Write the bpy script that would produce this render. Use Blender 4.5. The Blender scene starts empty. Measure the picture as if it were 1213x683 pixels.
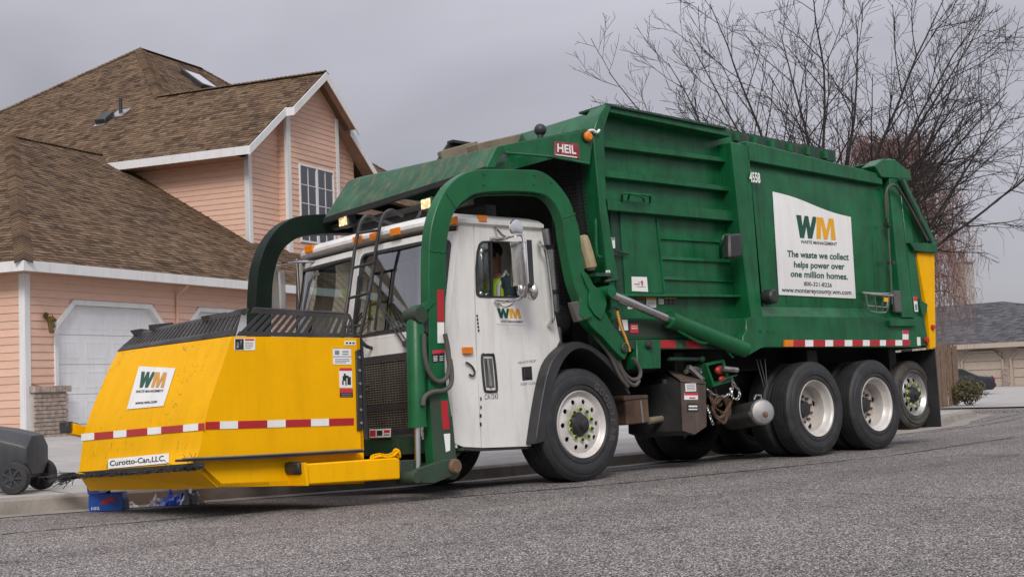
import bpy, bmesh, math, random
from mathutils import Vector, Matrix
from mathutils.geometry import tessellate_polygon
R = math.radians
random.seed(7)
sc = bpy.context.scene
col = sc.collection

# ------------------------------------------------------------------ camera
F_PX, IW, IH = 1590.0, 1213.0, 683.0          # focal length and size of the photograph in pixels
YAW, PITCH, ROLL, CAM_H = R(41.87), R(4.065), R(2.2), 0.93
fw = Vector((math.sin(YAW)*math.cos(PITCH), math.cos(YAW)*math.cos(PITCH), math.sin(PITCH)))
rt0 = Vector((math.cos(YAW), -math.sin(YAW), 0))
up0 = rt0.cross(fw)
rt = math.cos(ROLL)*rt0 - math.sin(ROLL)*up0
up = math.sin(ROLL)*rt0 + math.cos(ROLL)*up0
cam_data = bpy.data.cameras.new('camera')
cam = bpy.data.objects.new('camera', cam_data)
col.objects.link(cam)
cam.matrix_world = Matrix(((rt.x, up.x, -fw.x, 0), (rt.y, up.y, -fw.y, 0), (rt.z, up.z, -fw.z, CAM_H), (0, 0, 0, 1)))
cam_data.sensor_width = 36.0
cam_data.lens = F_PX/IW*36.0
cam_data.clip_end = 3000
cam_data.clip_start = 0.05
sc.camera = cam

# ------------------------------------------------------------------ light: an overcast afternoon
SUN_EL, SUN_AZ = R(40), R(222)       # azimuth clockwise from +y
sd = bpy.data.lights.new('sun', 'SUN')
sd.energy = 1.5
sd.angle = R(22)
sd.color = (1.0, 0.96, 0.9)
sun = bpy.data.objects.new('sun', sd)
col.objects.link(sun)
sdir = Vector((math.sin(SUN_AZ)*math.cos(SUN_EL), math.cos(SUN_AZ)*math.cos(SUN_EL), math.sin(SUN_EL)))
sun.rotation_euler = (-sdir).to_track_quat('-Z', 'Y').to_euler()
sun.location = sdir*40

w = bpy.data.worlds.new('World')
sc.world = w
w.use_nodes = True
nt = w.node_tree
nt.nodes.clear()
def nd(tree, typ, **kw):
    n = tree.nodes.new(typ)
    for k, v in kw.items():
        setattr(n, k, v)
    return n
def setin(n, **kw):
    for k, v in kw.items():
        n.inputs[k].default_value = v
def math_node(tree, op, a, b=None, c=None, clamp=False):
    n = tree.nodes.new('ShaderNodeMath'); n.operation = op; n.use_clamp = clamp
    for i, x in enumerate((a, b, c)):
        if x is None: continue
        if isinstance(x, (int, float)): n.inputs[i].default_value = x
        else: tree.links.new(x, n.inputs[i])
    return n.outputs[0]
SKY_LEVEL = 9.0
out = nd(nt, 'ShaderNodeOutputWorld')
bg = nd(nt, 'ShaderNodeBackground'); bg.inputs['Strength'].default_value = 0.1
nt.links.new(bg.outputs[0], out.inputs[0])
sky = nd(nt, 'ShaderNodeTexSky', sky_type='NISHITA')
sky.sun_disc = False
sky.sun_elevation = SUN_EL
sky.sun_rotation = SUN_AZ
tc = nd(nt, 'ShaderNodeTexCoord')
sx = nd(nt, 'ShaderNodeSeparateXYZ'); nt.links.new(tc.outputs['Generated'], sx.inputs[0])
zc = math_node(nt, 'MAXIMUM', sx.outputs[2], 0.0)
lum = math_node(nt, 'MULTIPLY_ADD', zc, 0.66, 0.262)        # brightness of an overcast sky rises towards the zenith
mp = nd(nt, 'ShaderNodeMapping'); mp.inputs['Scale'].default_value = (1.0, 1.0, 2.6); mp.inputs['Location'].default_value = (-4.63, 5.353, -1.542)
nt.links.new(tc.outputs['Generated'], mp.inputs[0])
cl = nd(nt, 'ShaderNodeTexNoise'); setin(cl, Scale=2.0, Detail=4.0, Roughness=0.5, Distortion=0.4)
nt.links.new(mp.outputs[0], cl.inputs['Vector'])
clv = math_node(nt, 'MULTIPLY_ADD', cl.outputs[0], 1.05, 0.43)
lum2 = math_node(nt, 'MULTIPLY', lum, clv)
lum3 = math_node(nt, 'MULTIPLY', lum2, SKY_LEVEL)
gray = nd(nt, 'ShaderNodeMix', data_type='RGBA', blend_type='MULTIPLY'); gray.inputs['Factor'].default_value = 1
gray.inputs['A'].default_value = (0.965, 0.945, 1.05, 1)
nt.links.new(lum3, gray.inputs['B'])
mx = nd(nt, 'ShaderNodeMix', data_type='RGBA'); mx.inputs['Factor'].default_value = 0.94
nt.links.new(sky.outputs[0], mx.inputs['A'])
nt.links.new(gray.outputs['Result'], mx.inputs['B'])
nt.links.new(mx.outputs['Result'], bg.inputs['Color'])

sc.view_settings.view_transform = 'Standard'
sc.view_settings.look = 'None'
sc.view_settings.exposure = 0.6
sc.view_settings.gamma = 1.0

# ------------------------------------------------------------------ measuring the photograph
# sight(): where the line of sight through a photograph pixel meets a plane of the place
class Frame:
    def __init__(self, mat):           # mat: local -> world
        self.m = mat; inv = mat.inverted()
        self.o = inv @ Vector((0, 0, CAM_H)); self.r = inv.to_3x3()
    def __call__(self, px, py, X=None, Y=None, Z=None):
        d = self.r @ (fw + rt*((px-IW/2)/F_PX) - up*((py-IH/2)/F_PX))
        if X is not None: t = (X-self.o.x)/d.x
        elif Y is not None: t = (Y-self.o.y)/d.y
        else: t = (Z-self.o.z)/d.z
        return self.o + d*t
LEAN = -0.04                            # the road is crowned, the truck leans away
TRUCK_X, TRUCK_Y = 8.88, 8.977
TM = Matrix.Translation((0, TRUCK_Y, 0)) @ Matrix.Rotation(LEAN, 4, 'X')
T = Frame(TM)                           # x to the rear, y across (0 = outer face of the near tyres), z up
Wd = Frame(Matrix.Identity(4))
HA = R(24.7)
HC = Vector((10.204, 25.445, 0.33))
HM = Matrix.Translation(HC) @ Matrix.Rotation(HA, 4, 'Z')
H = Frame(HM)

# ------------------------------------------------------------------ mesh helpers
class MB:
    def __init__(self): self.v = []; self.f = []
    def add(self, vs, fs):
        b = len(self.v); self.v += [Vector(p) for p in vs]; self.f += [tuple(i+b for i in q) for q in fs]; return self
    def box(self, a, b):
        (x0, y0, z0), (x1, y1, z1) = a, b
        return self.add([(x0,y0,z0),(x1,y0,z0),(x1,y1,z0),(x0,y1,z0),(x0,y0,z1),(x1,y0,z1),(x1,y1,z1),(x0,y1,z1)],
                        [(0,3,2,1),(4,5,6,7),(0,1,5,4),(1,2,6,5),(2,3,7,6),(3,0,4,7)])
    def hexa(self, a, b):               # two matching quads
        return self.add(list(a)+list(b), [(3,2,1,0),(4,5,6,7),(0,1,5,4),(1,2,6,5),(2,3,7,6),(3,0,4,7)])
    def ext(self, pts, vec):            # polygon pushed along vec
        n = len(pts); vec = Vector(vec); p = [Vector(q) for q in pts]
        fs = [tuple(reversed(range(n))), tuple(range(n, 2*n))]
        fs += [(i, (i+1) % n, (i+1) % n+n, i+n) for i in range(n)]
        return self.add(p+[q+vec for q in p], fs)
    def prism(self, xz, y0, y1):        # outline in the x-z plane, from y0 to y1
        return self.ext([(x, y0, z) for x, z in xz], (0, y1-y0, 0))
    def bar(self, p, q, wd, th, upv=(0, 0, 1)):
        p, q = Vector(p), Vector(q); d = (q-p).normalized(); s = d.cross(Vector(upv))
        if s.length < 1e-5: s = d.cross(Vector((1, 0, 0)))
        s.normalize(); t = s.cross(d)
        a = [p-s*wd/2-t*th/2, p+s*wd/2-t*th/2, p+s*wd/2+t*th/2, p-s*wd/2+t*th/2]
        return self.hexa(a, [x+q-p for x in a])
    def tube(self, path, r, n=8, caps=True):
        P = [Vector(p) for p in path]; k = len(P)
        rs = r if isinstance(r, (list, tuple)) else [r]*k
        vs = []; prev = None
        for i in range(k):
            d = (P[min(i+1, k-1)]-P[max(i-1, 0)]).normalized()
            if prev is None:
                s = d.cross(Vector((0, 0, 1)))
                if s.length < 1e-3: s = d.cross(Vector((1, 0, 0)))
            else: s = prev - d*prev.dot(d)
            s.normalize(); prev = s; t = d.cross(s)
            for j in range(n):
                a = 2*math.pi*j/n
                vs.append(P[i]+(s*math.cos(a)+t*math.sin(a))*rs[i])
        fs = [(i*n+j, i*n+(j+1) % n, (i+1)*n+(j+1) % n, (i+1)*n+j) for i in range(k-1) for j in range(n)]
        if caps: fs += [tuple(reversed(range(n))), tuple(range((k-1)*n, k*n))]
        return self.add(vs, fs)
    def cyl(self, p, q, r, n=20): return self.tube([p, q], r, n)
    def lathe(self, prof, c, axis='y', n=32, closed=False):   # prof: (along axis, radius)
        c = Vector(c); vs = []
        for a, r in prof:
            for j in range(n):
                t = 2*math.pi*j/n; u, v_ = r*math.cos(t), r*math.sin(t)
                vs.append(c + (Vector((u, a, v_)) if axis == 'y' else Vector((a, u, v_)) if axis == 'x' else Vector((u, v_, a))))
        k = len(prof)
        fs = [(i*n+j, i*n+(j+1) % n, (i+1)*n+(j+1) % n, (i+1)*n+j) for i in range(k-1) for j in range(n)]
        if closed: fs += [((k-1)*n+j, (k-1)*n+(j+1) % n, (j+1) % n, j) for j in range(n)]
        else:
            if prof[0][1] > 1e-4: fs.append(tuple(reversed(range(n))))
            if prof[-1][1] > 1e-4: fs.append(tuple(range((k-1)*n, k*n)))
        return self.add(vs, fs)
    def ball(self, c, r, n=16, sq=(1, 1, 1)):
        m = n//2; c = Vector(c); vs = []
        for i in range(m+1):
            a = math.pi*i/m
            for j in range(n):
                b = 2*math.pi*j/n
                vs.append(c+Vector((r*sq[0]*math.sin(a)*math.cos(b), r*sq[1]*math.sin(a)*math.sin(b), r*sq[2]*math.cos(a))))
        return self.add(vs, [(i*n+j, (i+1)*n+j, (i+1)*n+(j+1) % n, i*n+(j+1) % n) for i in range(m) for j in range(n)])
    def ring(self, outer, inner, vec):  # plate with a hole: matching outlines, pushed along vec
        n = len(outer); vec = Vector(vec); o = [Vector(p) for p in outer]; i_ = [Vector(p) for p in inner]
        vs = o+i_+[p+vec for p in o]+[p+vec for p in i_]; fs = []
        for k in range(n):
            l = (k+1) % n
            fs += [(k, n+k, n+l, l), (2*n+k, 2*n+l, 3*n+l, 3*n+k), (k, l, 2*n+l, 2*n+k), (n+k, 3*n+k, 3*n+l, n+l)]
        return self.add(vs, fs)
    def loft(self, rows, closed=False):
        n = len(rows[0]); vs = [p for r_ in rows for p in r_]; m = n if closed else n-1
        return self.add(vs, [(i*n+j, i*n+(j+1) % n, (i+1)*n+(j+1) % n, (i+1)*n+j) for i in range(len(rows)-1) for j in range(m)])

OFF = {}
def mesh_from(name, mb, mat, off=Vector((0, 0, 0)), bevel=0.0, sharp=35, seg=1):
    me = bpy.data.meshes.new(name)
    me.from_pydata([v-off for v in mb.v], [], mb.f)
    bm = bmesh.new(); bm.from_mesh(me)
    bmesh.ops.remove_doubles(bm, verts=bm.verts, dist=1e-5)
    bmesh.ops.recalc_face_normals(bm, faces=bm.faces)
    if bevel > 0:
        es = [e for e in bm.edges if len(e.link_faces) == 2 and e.calc_face_angle(0) > R(30)]
        bmesh.ops.bevel(bm, geom=es, offset=bevel, segments=seg, affect='EDGES', profile=0.5, clamp_overlap=True)
    bm.to_mesh(me); bm.free()
    me.polygons.foreach_set('use_smooth', [True]*len(me.polygons))
    me.set_sharp_from_angle(angle=R(sharp))
    me.materials.append(mat)
    return me
def build(name, mb, mat, parent=None, bevel=0.0, label=None, kind=None, loc=None, sharp=35, seg=1, cat=None, group=None):
    off = OFF.get(parent.as_pointer(), Vector((0, 0, 0))) if parent else Vector(loc or (0, 0, 0))
    o = bpy.data.objects.new(name, mesh_from(name, mb, mat, off, bevel, sharp, seg))
    col.objects.link(o)
    if parent: o.parent = parent
    elif loc: o.location = loc
    OFF[o.as_pointer()] = off
    tag(o, label, cat, group, kind)
    return o
def tag(o, label=None, cat=None, group=None, kind=None):
    for k, v in (('label', label), ('category', cat), ('group', group), ('kind', kind)):
        if v: o[k] = v
    return o
def thing(name, label, cat, mat=None, loc=(0, 0, 0), off=(0, 0, 0), group=None):
    o = bpy.data.objects.new(name, None); col.objects.link(o)
    o.empty_display_size = 0.3
    if mat is not None: o.matrix_world = mat
    else: o.location = loc
    OFF[o.as_pointer()] = Vector(off)
    return tag(o, label, cat, group)
def link(o, parent):                    # another object sharing the mesh of o
    c = o.copy(); col.objects.link(c); c.parent = parent
    OFF[c.as_pointer()] = OFF.get(o.as_pointer(), Vector((0, 0, 0)))
    return c
def smooth(pts, n=5, closed=False):     # Catmull-Rom
    P = [Vector(p) for p in pts]; k = len(P); outp = []
    for i in range(k if closed else k-1):
        g = (lambda j: P[j % k]) if closed else (lambda j: P[max(0, min(k-1, j))])
        a, b, c, d = g(i-1), g(i), g(i+1), g(i+2)
        for s in range(n):
            t = s/n
            outp.append(0.5*((2*b)+(c-a)*t+(2*a-5*b+4*c-d)*t*t+(3*b-a-3*c+d)*t**3))
    if not closed: outp.append(P[-1])
    return outp
_tx = {}
def text_geo(s, bold=0.0):
    if (s, bold) not in _tx:
        cu = bpy.data.curves.new('lettering', 'FONT'); cu.body = s; cu.size = 1; cu.offset = bold; cu.resolution_u = 3
        o = bpy.data.objects.new('lettering', cu); col.objects.link(o)
        dg = bpy.context.evaluated_depsgraph_get(); dg.update()
        me = bpy.data.meshes.new_from_object(o.evaluated_get(dg))
        vs = [v.co.copy() for v in me.vertices]; fs = [tuple(p.vertices) for p in me.polygons]
        bpy.data.objects.remove(o); bpy.data.curves.remove(cu); bpy.data.meshes.remove(me)
        _tx[(s, bold)] = (vs, fs)
    return _tx[(s, bold)]
def put_text(mb, s, fn, x0, x1, y0, y1, bold=0.0, slant=0.0):
    # fn(u, v): point on the surface; lettering fills the box x0..x1, y0..y1 (cap height)
    vs, fs = text_geo(s, bold)
    a, b = min(v.x for v in vs), max(v.x for v in vs)
    hcap = 0.70
    mb.add([fn(x0+(v.x-a)/(b-a)*(x1-x0)+slant*v.y/hcap*(y1-y0), y0+v.y/hcap*(y1-y0)) for v in vs], fs)
    return mb
def bil(p00, p10, p11, p01):            # bilinear patch
    p00, p10, p11, p01 = map(Vector, (p00, p10, p11, p01))
    return lambda u, v: (p00*(1-u)+p10*u)*(1-v)+(p01*(1-u)+p11*u)*v
def slab(fn, u0, u1, v0, v1, off, th=0.003, nu=1, nv=1):
    mb = MB(); off = Vector(off)
    g = [[fn(u0+(u1-u0)*i/nu, v0+(v1-v0)*j/nv) for i in range(nu+1)] for j in range(nv+1)]
    n = nu+1
    top = [p+off.normalized()*th for r_ in g for p in r_]; bot = [p for r_ in g for p in r_]
    fs = [(j*n+i, j*n+i+1, (j+1)*n+i+1, (j+1)*n+i) for j in range(nv) for i in range(nu)]
    k = len(bot)
    rim = [i for i in range(n)]+[j*n+nu for j in range(1, nv+1)]+[nv*n+i for i in range(nu-1, -1, -1)]+[j*n for j in range(nv-1, 0, -1)]
    fs2 = [tuple(k+i for i in q) for q in fs]+[tuple(reversed(q)) for q in fs]
    fs2 += [(rim[i], rim[(i+1) % len(rim)], rim[(i+1) % len(rim)]+k, rim[i]+k) for i in range(len(rim))]
    return mb.add(bot+top, fs2)

# ------------------------------------------------------------------ materials
def mat_new(name):
    m = bpy.data.materials.new(name); m.use_nodes = True
    t = m.node_tree; b = t.nodes['Principled BSDF']
    return m, t, b
def ramp(t, fac, stops):
    n = t.nodes.new('ShaderNodeValToRGB'); t.links.new(fac, n.inputs[0])
    e = n.color_ramp.elements
    while len(e) < len(stops): e.new(0.5)
    for el, (p, c) in zip(e, stops):
        el.position = p; el.color = (*c, 1) if len(c) == 3 else c
    return n.outputs[0]
def noise(t, scale, detail=4, rough=0.55, vec=(1, 1, 1), dist=0.0, coord='Object'):
    tc_ = t.nodes.new('ShaderNodeTexCoord'); mp_ = t.nodes.new('ShaderNodeMapping'); mp_.inputs['Scale'].default_value = vec
    t.links.new(tc_.outputs[coord], mp_.inputs[0])
    n = t.nodes.new('ShaderNodeTexNoise'); t.links.new(mp_.outputs[0], n.inputs['Vector'])
    setin(n, Scale=scale, Detail=detail, Roughness=rough, Distortion=dist)
    return n.outputs[0]
def mixc(t, fac, a, b, mode='MIX'):
    n = t.nodes.new('ShaderNodeMix'); n.data_type = 'RGBA'; n.blend_type = mode
    for k, x in (('Factor', fac), ('A', a), ('B', b)):
        if isinstance(x, (int, float)): n.inputs[k].default_value = x
        elif isinstance(x, tuple): n.inputs[k].default_value = (*x, 1) if len(x) == 3 else x
        else: t.links.new(x, n.inputs[k])
    return n.outputs['Result']
def bump(t, b, h, strength=0.3, dist=0.01):
    n = t.nodes.new('ShaderNodeBump'); n.inputs['Strength'].default_value = strength; n.inputs['Distance'].default_value = dist
    t.links.new(h, n.inputs['Height']); t.links.new(n.outputs[0], b.inputs['Normal'])
def paint(name, base, rough=0.4, metal=0.0, var=0.12, dirt=(0.12, 0.1, 0.08), dirt_amt=0.35, streak=True, scale=3.0, bmp=0.0, chip=None, spec=0.5, buckle=0.0):
    # colour with cloudy variation, rain streaks of grime and, if asked, chipped spots
    m, t, b = mat_new(name)
    c0 = tuple(x*(1-var) for x in base); c1 = tuple(min(1, x*(1+var)) for x in base)
    c = ramp(t, noise(t, scale, 5), [(0.3, c0), (0.7, c1)])
    if dirt_amt > 0:
        d = noise(t, 2.2, 6, 0.65, (4.5, 4.5, 0.5) if streak else (1, 1, 1), 0.2)
        d = math_node(t, 'MULTIPLY', ramp(t, d, [(0.48, (0, 0, 0)), (0.75, (1, 1, 1))]), dirt_amt)
        c = mixc(t, d, c, dirt)
        d2 = math_node(t, 'MULTIPLY', ramp(t, noise(t, 26, 6, 0.7), [(0.55, (0, 0, 0)), (0.7, (1, 1, 1))]), dirt_amt*0.5)
        c = mixc(t, d2, c, dirt)
    if chip:
        k = ramp(t, noise(t, 14, 8, 0.75, (1, 1, 2.2), 0.6), [(0.66, (0, 0, 0)), (0.70, (1, 1, 1))])
        c = mixc(t, k, c, chip)
    t.links.new(c, b.inputs['Base Color'])
    rr = math_node(t, 'MULTIPLY_ADD', noise(t, 9, 5), 0.3, rough-0.15, True)
    t.links.new(rr, b.inputs['Roughness'])
    b.inputs['Metallic'].default_value = metal
    b.inputs['Specular IOR Level'].default_value = spec
    if buckle:
        hh = math_node(t, 'MULTIPLY_ADD', noise(t, 1.9, 2, 0.4, (1, 1, .6)), 1.0, 0.0)
        bump(t, b, hh, buckle, 0.09)
    elif bmp: bump(t, b, noise(t, 40, 5), bmp, 0.004)
    return m
M = {}
M['green'] = paint('truck_green_paint', (0.006, 0.105, 0.036), 0.34, var=0.25, dirt=(0.009, 0.03, 0.016), dirt_amt=0.75, spec=0.36, buckle=0.35)
M['arm_green'] = paint('arm_green_paint', (0.007, 0.105, 0.036), 0.38, var=0.22, dirt=(0.035, 0.045, 0.03), dirt_amt=0.35, bmp=0.03, spec=0.3)
M['worn_green'] = paint('worn_green_paint', (0.022, 0.085, 0.045), 0.6, var=0.35, dirt=(0.17, 0.13, 0.075), dirt_amt=0.85, chip=(0.3, 0.3, 0.25), bmp=0.06, spec=0.25)
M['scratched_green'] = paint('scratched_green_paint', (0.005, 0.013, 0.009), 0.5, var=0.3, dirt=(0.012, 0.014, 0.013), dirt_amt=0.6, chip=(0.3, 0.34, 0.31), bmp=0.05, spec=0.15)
M['dark_green'] = paint('dark_green_paint', (0.006, 0.045, 0.022), 0.5, dirt_amt=0.5)
M['grimy_green'] = paint('grimy_green_paint', (0.022, 0.045, 0.026), 0.65, var=0.4, dirt=(0.05, 0.036, 0.027), dirt_amt=0.9, streak=False, chip=(0.05, 0.04, 0.03), bmp=0.1)
M['white'] = paint('cab_white_paint', (0.72, 0.71, 0.68), 0.42, var=0.04, dirt=(0.42, 0.39, 0.34), dirt_amt=0.45)
M['yellow'] = paint('can_yellow_paint', (0.84, 0.42, 0.0), 0.45, var=0.05, dirt=(0.5, 0.23, 0.0), dirt_amt=0.22, chip=None, bmp=0.03, spec=0.12, buckle=0.25)
M['yellow_scratched'] = paint('scratched_yellow_paint', (0.85, 0.43, 0.0), 0.45, var=0.05, dirt=(0.5, 0.23, 0.0), dirt_amt=0.22, bmp=0.03, spec=0.1)
def scratched(m):
    t = m.node_tree; b_ = t.nodes['Principled BSDF']; src = b_.inputs['Base Color'].links[0].from_socket
    n1 = noise(t, 5.5, 3, 0.5, (9, 2.5, .55), 1.2); n2 = noise(t, 1.6, 2, 0.5)
    s_ = math_node(t, 'MULTIPLY', ramp(t, n1, [(0.62, (0,)*3), (0.66, (1,)*3)]), ramp(t, n2, [(0.46, (0,)*3), (0.6, (1,)*3)]))
    t.links.new(mixc(t, math_node(t, 'MULTIPLY', s_, 0.55), src, (0.16, 0.1, 0.03)), b_.inputs['Base Color'])
scratched(M['yellow_scratched'])
M['black'] = paint('black_plastic', (0.022, 0.022, 0.024), 0.5, var=0.25, dirt=(0.07, 0.065, 0.06), dirt_amt=0.4, streak=False)
M['flap'] = paint('guard_black_steel', (0.03, 0.029, 0.028), 0.55, var=0.4, dirt=(0.11, 0.1, 0.09), dirt_amt=0.7, streak=False, chip=(0.16, 0.15, 0.14), bmp=0.1)
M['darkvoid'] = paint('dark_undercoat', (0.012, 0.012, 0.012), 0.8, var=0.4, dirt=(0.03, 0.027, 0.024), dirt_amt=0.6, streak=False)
M['frame'] = paint('chassis_black', (0.02, 0.02, 0.021), 0.6, var=0.3, dirt=(0.06, 0.052, 0.045), dirt_amt=0.7, streak=False, bmp=0.1)
M['rust'] = paint('brown_steel', (0.075, 0.052, 0.043), 0.55, var=0.35, dirt=(0.2, 0.15, 0.11), dirt_amt=0.5, bmp=0.08)
M['rusty'] = paint('rusty_steel', (0.13, 0.075, 0.045), 0.75, var=0.5, dirt=(0.03, 0.022, 0.018), dirt_amt=0.8, bmp=0.15)
M['tan'] = paint('tan_worn_edge', (0.2, 0.165, 0.115), 0.75, var=0.25, dirt=(0.08, 0.065, 0.05), dirt_amt=0.7, streak=False, bmp=0.1)
M['chrome'] = paint('chrome', (0.62, 0.61, 0.6), 0.22, 1.0, var=0.08, dirt=(0.2, 0.18, 0.16), dirt_amt=0.25)
M['steel'] = paint('dull_steel', (0.42, 0.41, 0.4), 0.4, 0.85, var=0.15, dirt=(0.12, 0.1, 0.09), dirt_amt=0.5)
M['rim'] = paint('white_painted_rim', (0.6, 0.57, 0.54), 0.4, 0.1, var=0.08, dirt=(0.25, 0.21, 0.18), dirt_amt=0.55, streak=False)
M['rim_silver'] = paint('silver_rim', (0.55, 0.54, 0.53), 0.32, 0.7, var=0.1, dirt=(0.2, 0.17, 0.15), dirt_amt=0.5, streak=False)
M['tankgrey'] = paint('grimy_tank', (0.11, 0.105, 0.1), 0.5, .3, var=0.3, dirt=(0.035, 0.03, 0.027), dirt_amt=0.9, bmp=0.08)
M['hose'] = paint('grey_hose', (0.075, 0.07, 0.063), 0.7, var=0.3, dirt_amt=0.4, streak=False)
M['sleeve'] = paint('tan_sleeve', (0.36, 0.29, 0.17), 0.8, var=0.2, dirt=(0.1, 0.08, 0.06), dirt_amt=0.5)
M['red'] = paint('red_reflective', (0.42, 0.012, 0.02), 0.4, var=0.12, dirt=(0.2, 0.05, 0.05), dirt_amt=0.3)
M['badge'] = paint('dark_red_badge', (0.24, 0.012, 0.022), 0.5, var=0.3, dirt=(0.4, 0.32, 0.3), dirt_amt=0.5, chip=(0.5, 0.45, 0.42))
M['redpaint'] = paint('red_plastic', (0.5, 0.02, 0.03), 0.45, var=0.2, dirt_amt=0.4)
M['decal'] = paint('decal_white', (0.78, 0.78, 0.76), 0.45, var=0.03, dirt=(0.5, 0.48, 0.44), dirt_amt=0.3)
M['ink'] = paint('ink_black', (0.02, 0.02, 0.02), 0.5, var=0.1, dirt_amt=0)
M['inkgrey'] = paint('ink_grey', (0.2, 0.2, 0.2), 0.5, var=0.1, dirt_amt=0)
M['inkgreen'] = paint('ink_green', (0.006, 0.075, 0.045), 0.45, var=0.1, dirt_amt=0)
M['inkyellow'] = paint('ink_yellow', (0.75, 0.36, 0.01), 0.45, var=0.05, dirt_amt=0)
M['inkorange'] = paint('ink_orange', (0.62, 0.3, 0.05), 0.45, var=0.05, dirt_amt=0)
M['inkred'] = paint('ink_red', (0.55, 0.03, 0.05), 0.45, var=0.05, dirt_amt=0)
M['inkblue'] = paint('ink_blue', (0.04, 0.13, 0.3), 0.45, var=0.05, dirt_amt=0)
M['amber'] = paint('amber_lens', (0.75, 0.2, 0.005), 0.2, var=0.15, dirt_amt=0.1)
M['redlens'] = paint('red_lens', (0.5, 0.02, 0.012), 0.2, var=0.1, dirt_amt=0)
M['hivis'] = paint('hi_vis_fabric', (0.42, 0.72, 0.02), 0.8, var=0.15, dirt_amt=0.1)
M['reflect'] = paint('grey_reflective_tape', (0.5, 0.5, 0.48), 0.4, var=0.1, dirt_amt=0.1)
M['shirt'] = paint('dark_shirt', (0.02, 0.045, 0.055), 0.85, var=0.2, dirt_amt=0)
M['skin'] = paint('skin', (0.33, 0.17, 0.11), 0.55, var=0.1, dirt_amt=0)
M['hair'] = paint('dark_hair', (0.02, 0.014, 0.01), 0.6, var=0.2, dirt_amt=0)
M['hat'] = paint('yellow_hard_hat', (0.8, 0.68, 0.01), 0.35, var=0.05, dirt_amt=0.1)
M['paper'] = paint('pale_paper', (0.6, 0.78, 0.7), 0.8, var=0.08, dirt_amt=0)
M['indicator'] = paint('lime_nut_indicator', (0.45, 0.6, 0.03), 0.5, var=0.1, dirt_amt=0.2)
M['whitetrim'] = paint('white_house_trim', (0.7, 0.7, 0.7), 0.6, var=0.04, dirt=(0.45, 0.43, 0.4), dirt_amt=0.35)
M['garage'] = paint('white_garage_door', (0.76, 0.77, 0.78), 0.5, var=0.03, dirt=(0.45, 0.45, 0.44), dirt_amt=0.3)
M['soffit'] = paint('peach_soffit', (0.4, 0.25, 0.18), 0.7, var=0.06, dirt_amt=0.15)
M['brick'] = paint('brown_grey_brick', (0.36, 0.285, 0.24), 0.85, var=0.4, dirt=(0.3, 0.26, 0.22), dirt_amt=0.4, streak=False, scale=9, bmp=0.3)
M['mortar'] = paint('mortar', (0.42, 0.39, 0.36), 0.9, var=0.1, dirt_amt=0.2)
M['bin'] = paint('dark_grey_bin_plastic', (0.037, 0.04, 0.046), 0.42, var=0.15, dirt=(0.1, 0.1, 0.1), dirt_amt=0.3)
M['blue'] = paint('blue_carton', (0.015, 0.09, 0.42), 0.4, var=0.25, dirt_amt=0.1)
M['bag'] = paint('blue_plastic_bag', (0.02, 0.1, 0.7), 0.3, var=0.6, dirt_amt=0)
M['film'] = paint('clear_plastic_film', (0.6, 0.62, 0.68), 0.25, var=0.3, dirt_amt=0)
M['carpaint'] = paint('dark_blue_car_paint', (0.018, 0.02, 0.028), 0.25, var=0.1, dirt=(0.1, 0.1, 0.1), dirt_amt=0.2)
M['fence'] = paint('weathered_fence_wood', (0.2, 0.13, 0.085), 0.85, var=0.35, dirt=(0.09, 0.055, 0.035), dirt_amt=0.7, scale=8, bmp=0.2)
M['beige'] = paint('beige_wall', (0.46, 0.38, 0.31), 0.75, var=0.05, dirt_amt=0.15)
M['cream'] = paint('cream_siding', (0.6, 0.53, 0.4), 0.7, var=0.05, dirt_amt=0.15)
M['bark'] = paint('dark_bark', (0.032, 0.025, 0.023), 0.9, var=0.3, dirt=(0.07, 0.058, 0.052), dirt_amt=0.5, bmp=0.3)
M['birch_twig'] = paint('reddish_twigs', (0.24, 0.14, 0.125), 0.85, var=0.25, dirt=(0.28, 0.18, 0.16), dirt_amt=0.4)
M['bush'] = paint('bush_leaf', (0.075, 0.07, 0.022), 0.7, var=0.45, dirt=(0.14, 0.095, 0.035), dirt_amt=0.5, scale=12)
M['concrete'] = paint('pale_concrete', (0.36, 0.345, 0.325), 0.85, var=0.12, dirt=(0.2, 0.185, 0.165), dirt_amt=0.5, streak=False, scale=1.2, bmp=0.15)
M['curb'] = paint('stained_curb_concrete', (0.26, 0.235, 0.205), 0.85, var=0.2, dirt=(0.1, 0.085, 0.065), dirt_amt=0.7, streak=False, scale=2.5, bmp=0.2)
M['lawn'] = paint('winter_lawn', (0.1, 0.1, 0.045), 0.95, var=0.3, dirt=(0.16, 0.13, 0.07), dirt_amt=0.6, streak=False, scale=5, bmp=0.4)
M['seam'] = paint('tar_seam', (0.035, 0.034, 0.034), 0.7, var=0.2, dirt=(0.12, 0.115, 0.11), dirt_amt=0.6, streak=False)

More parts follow.
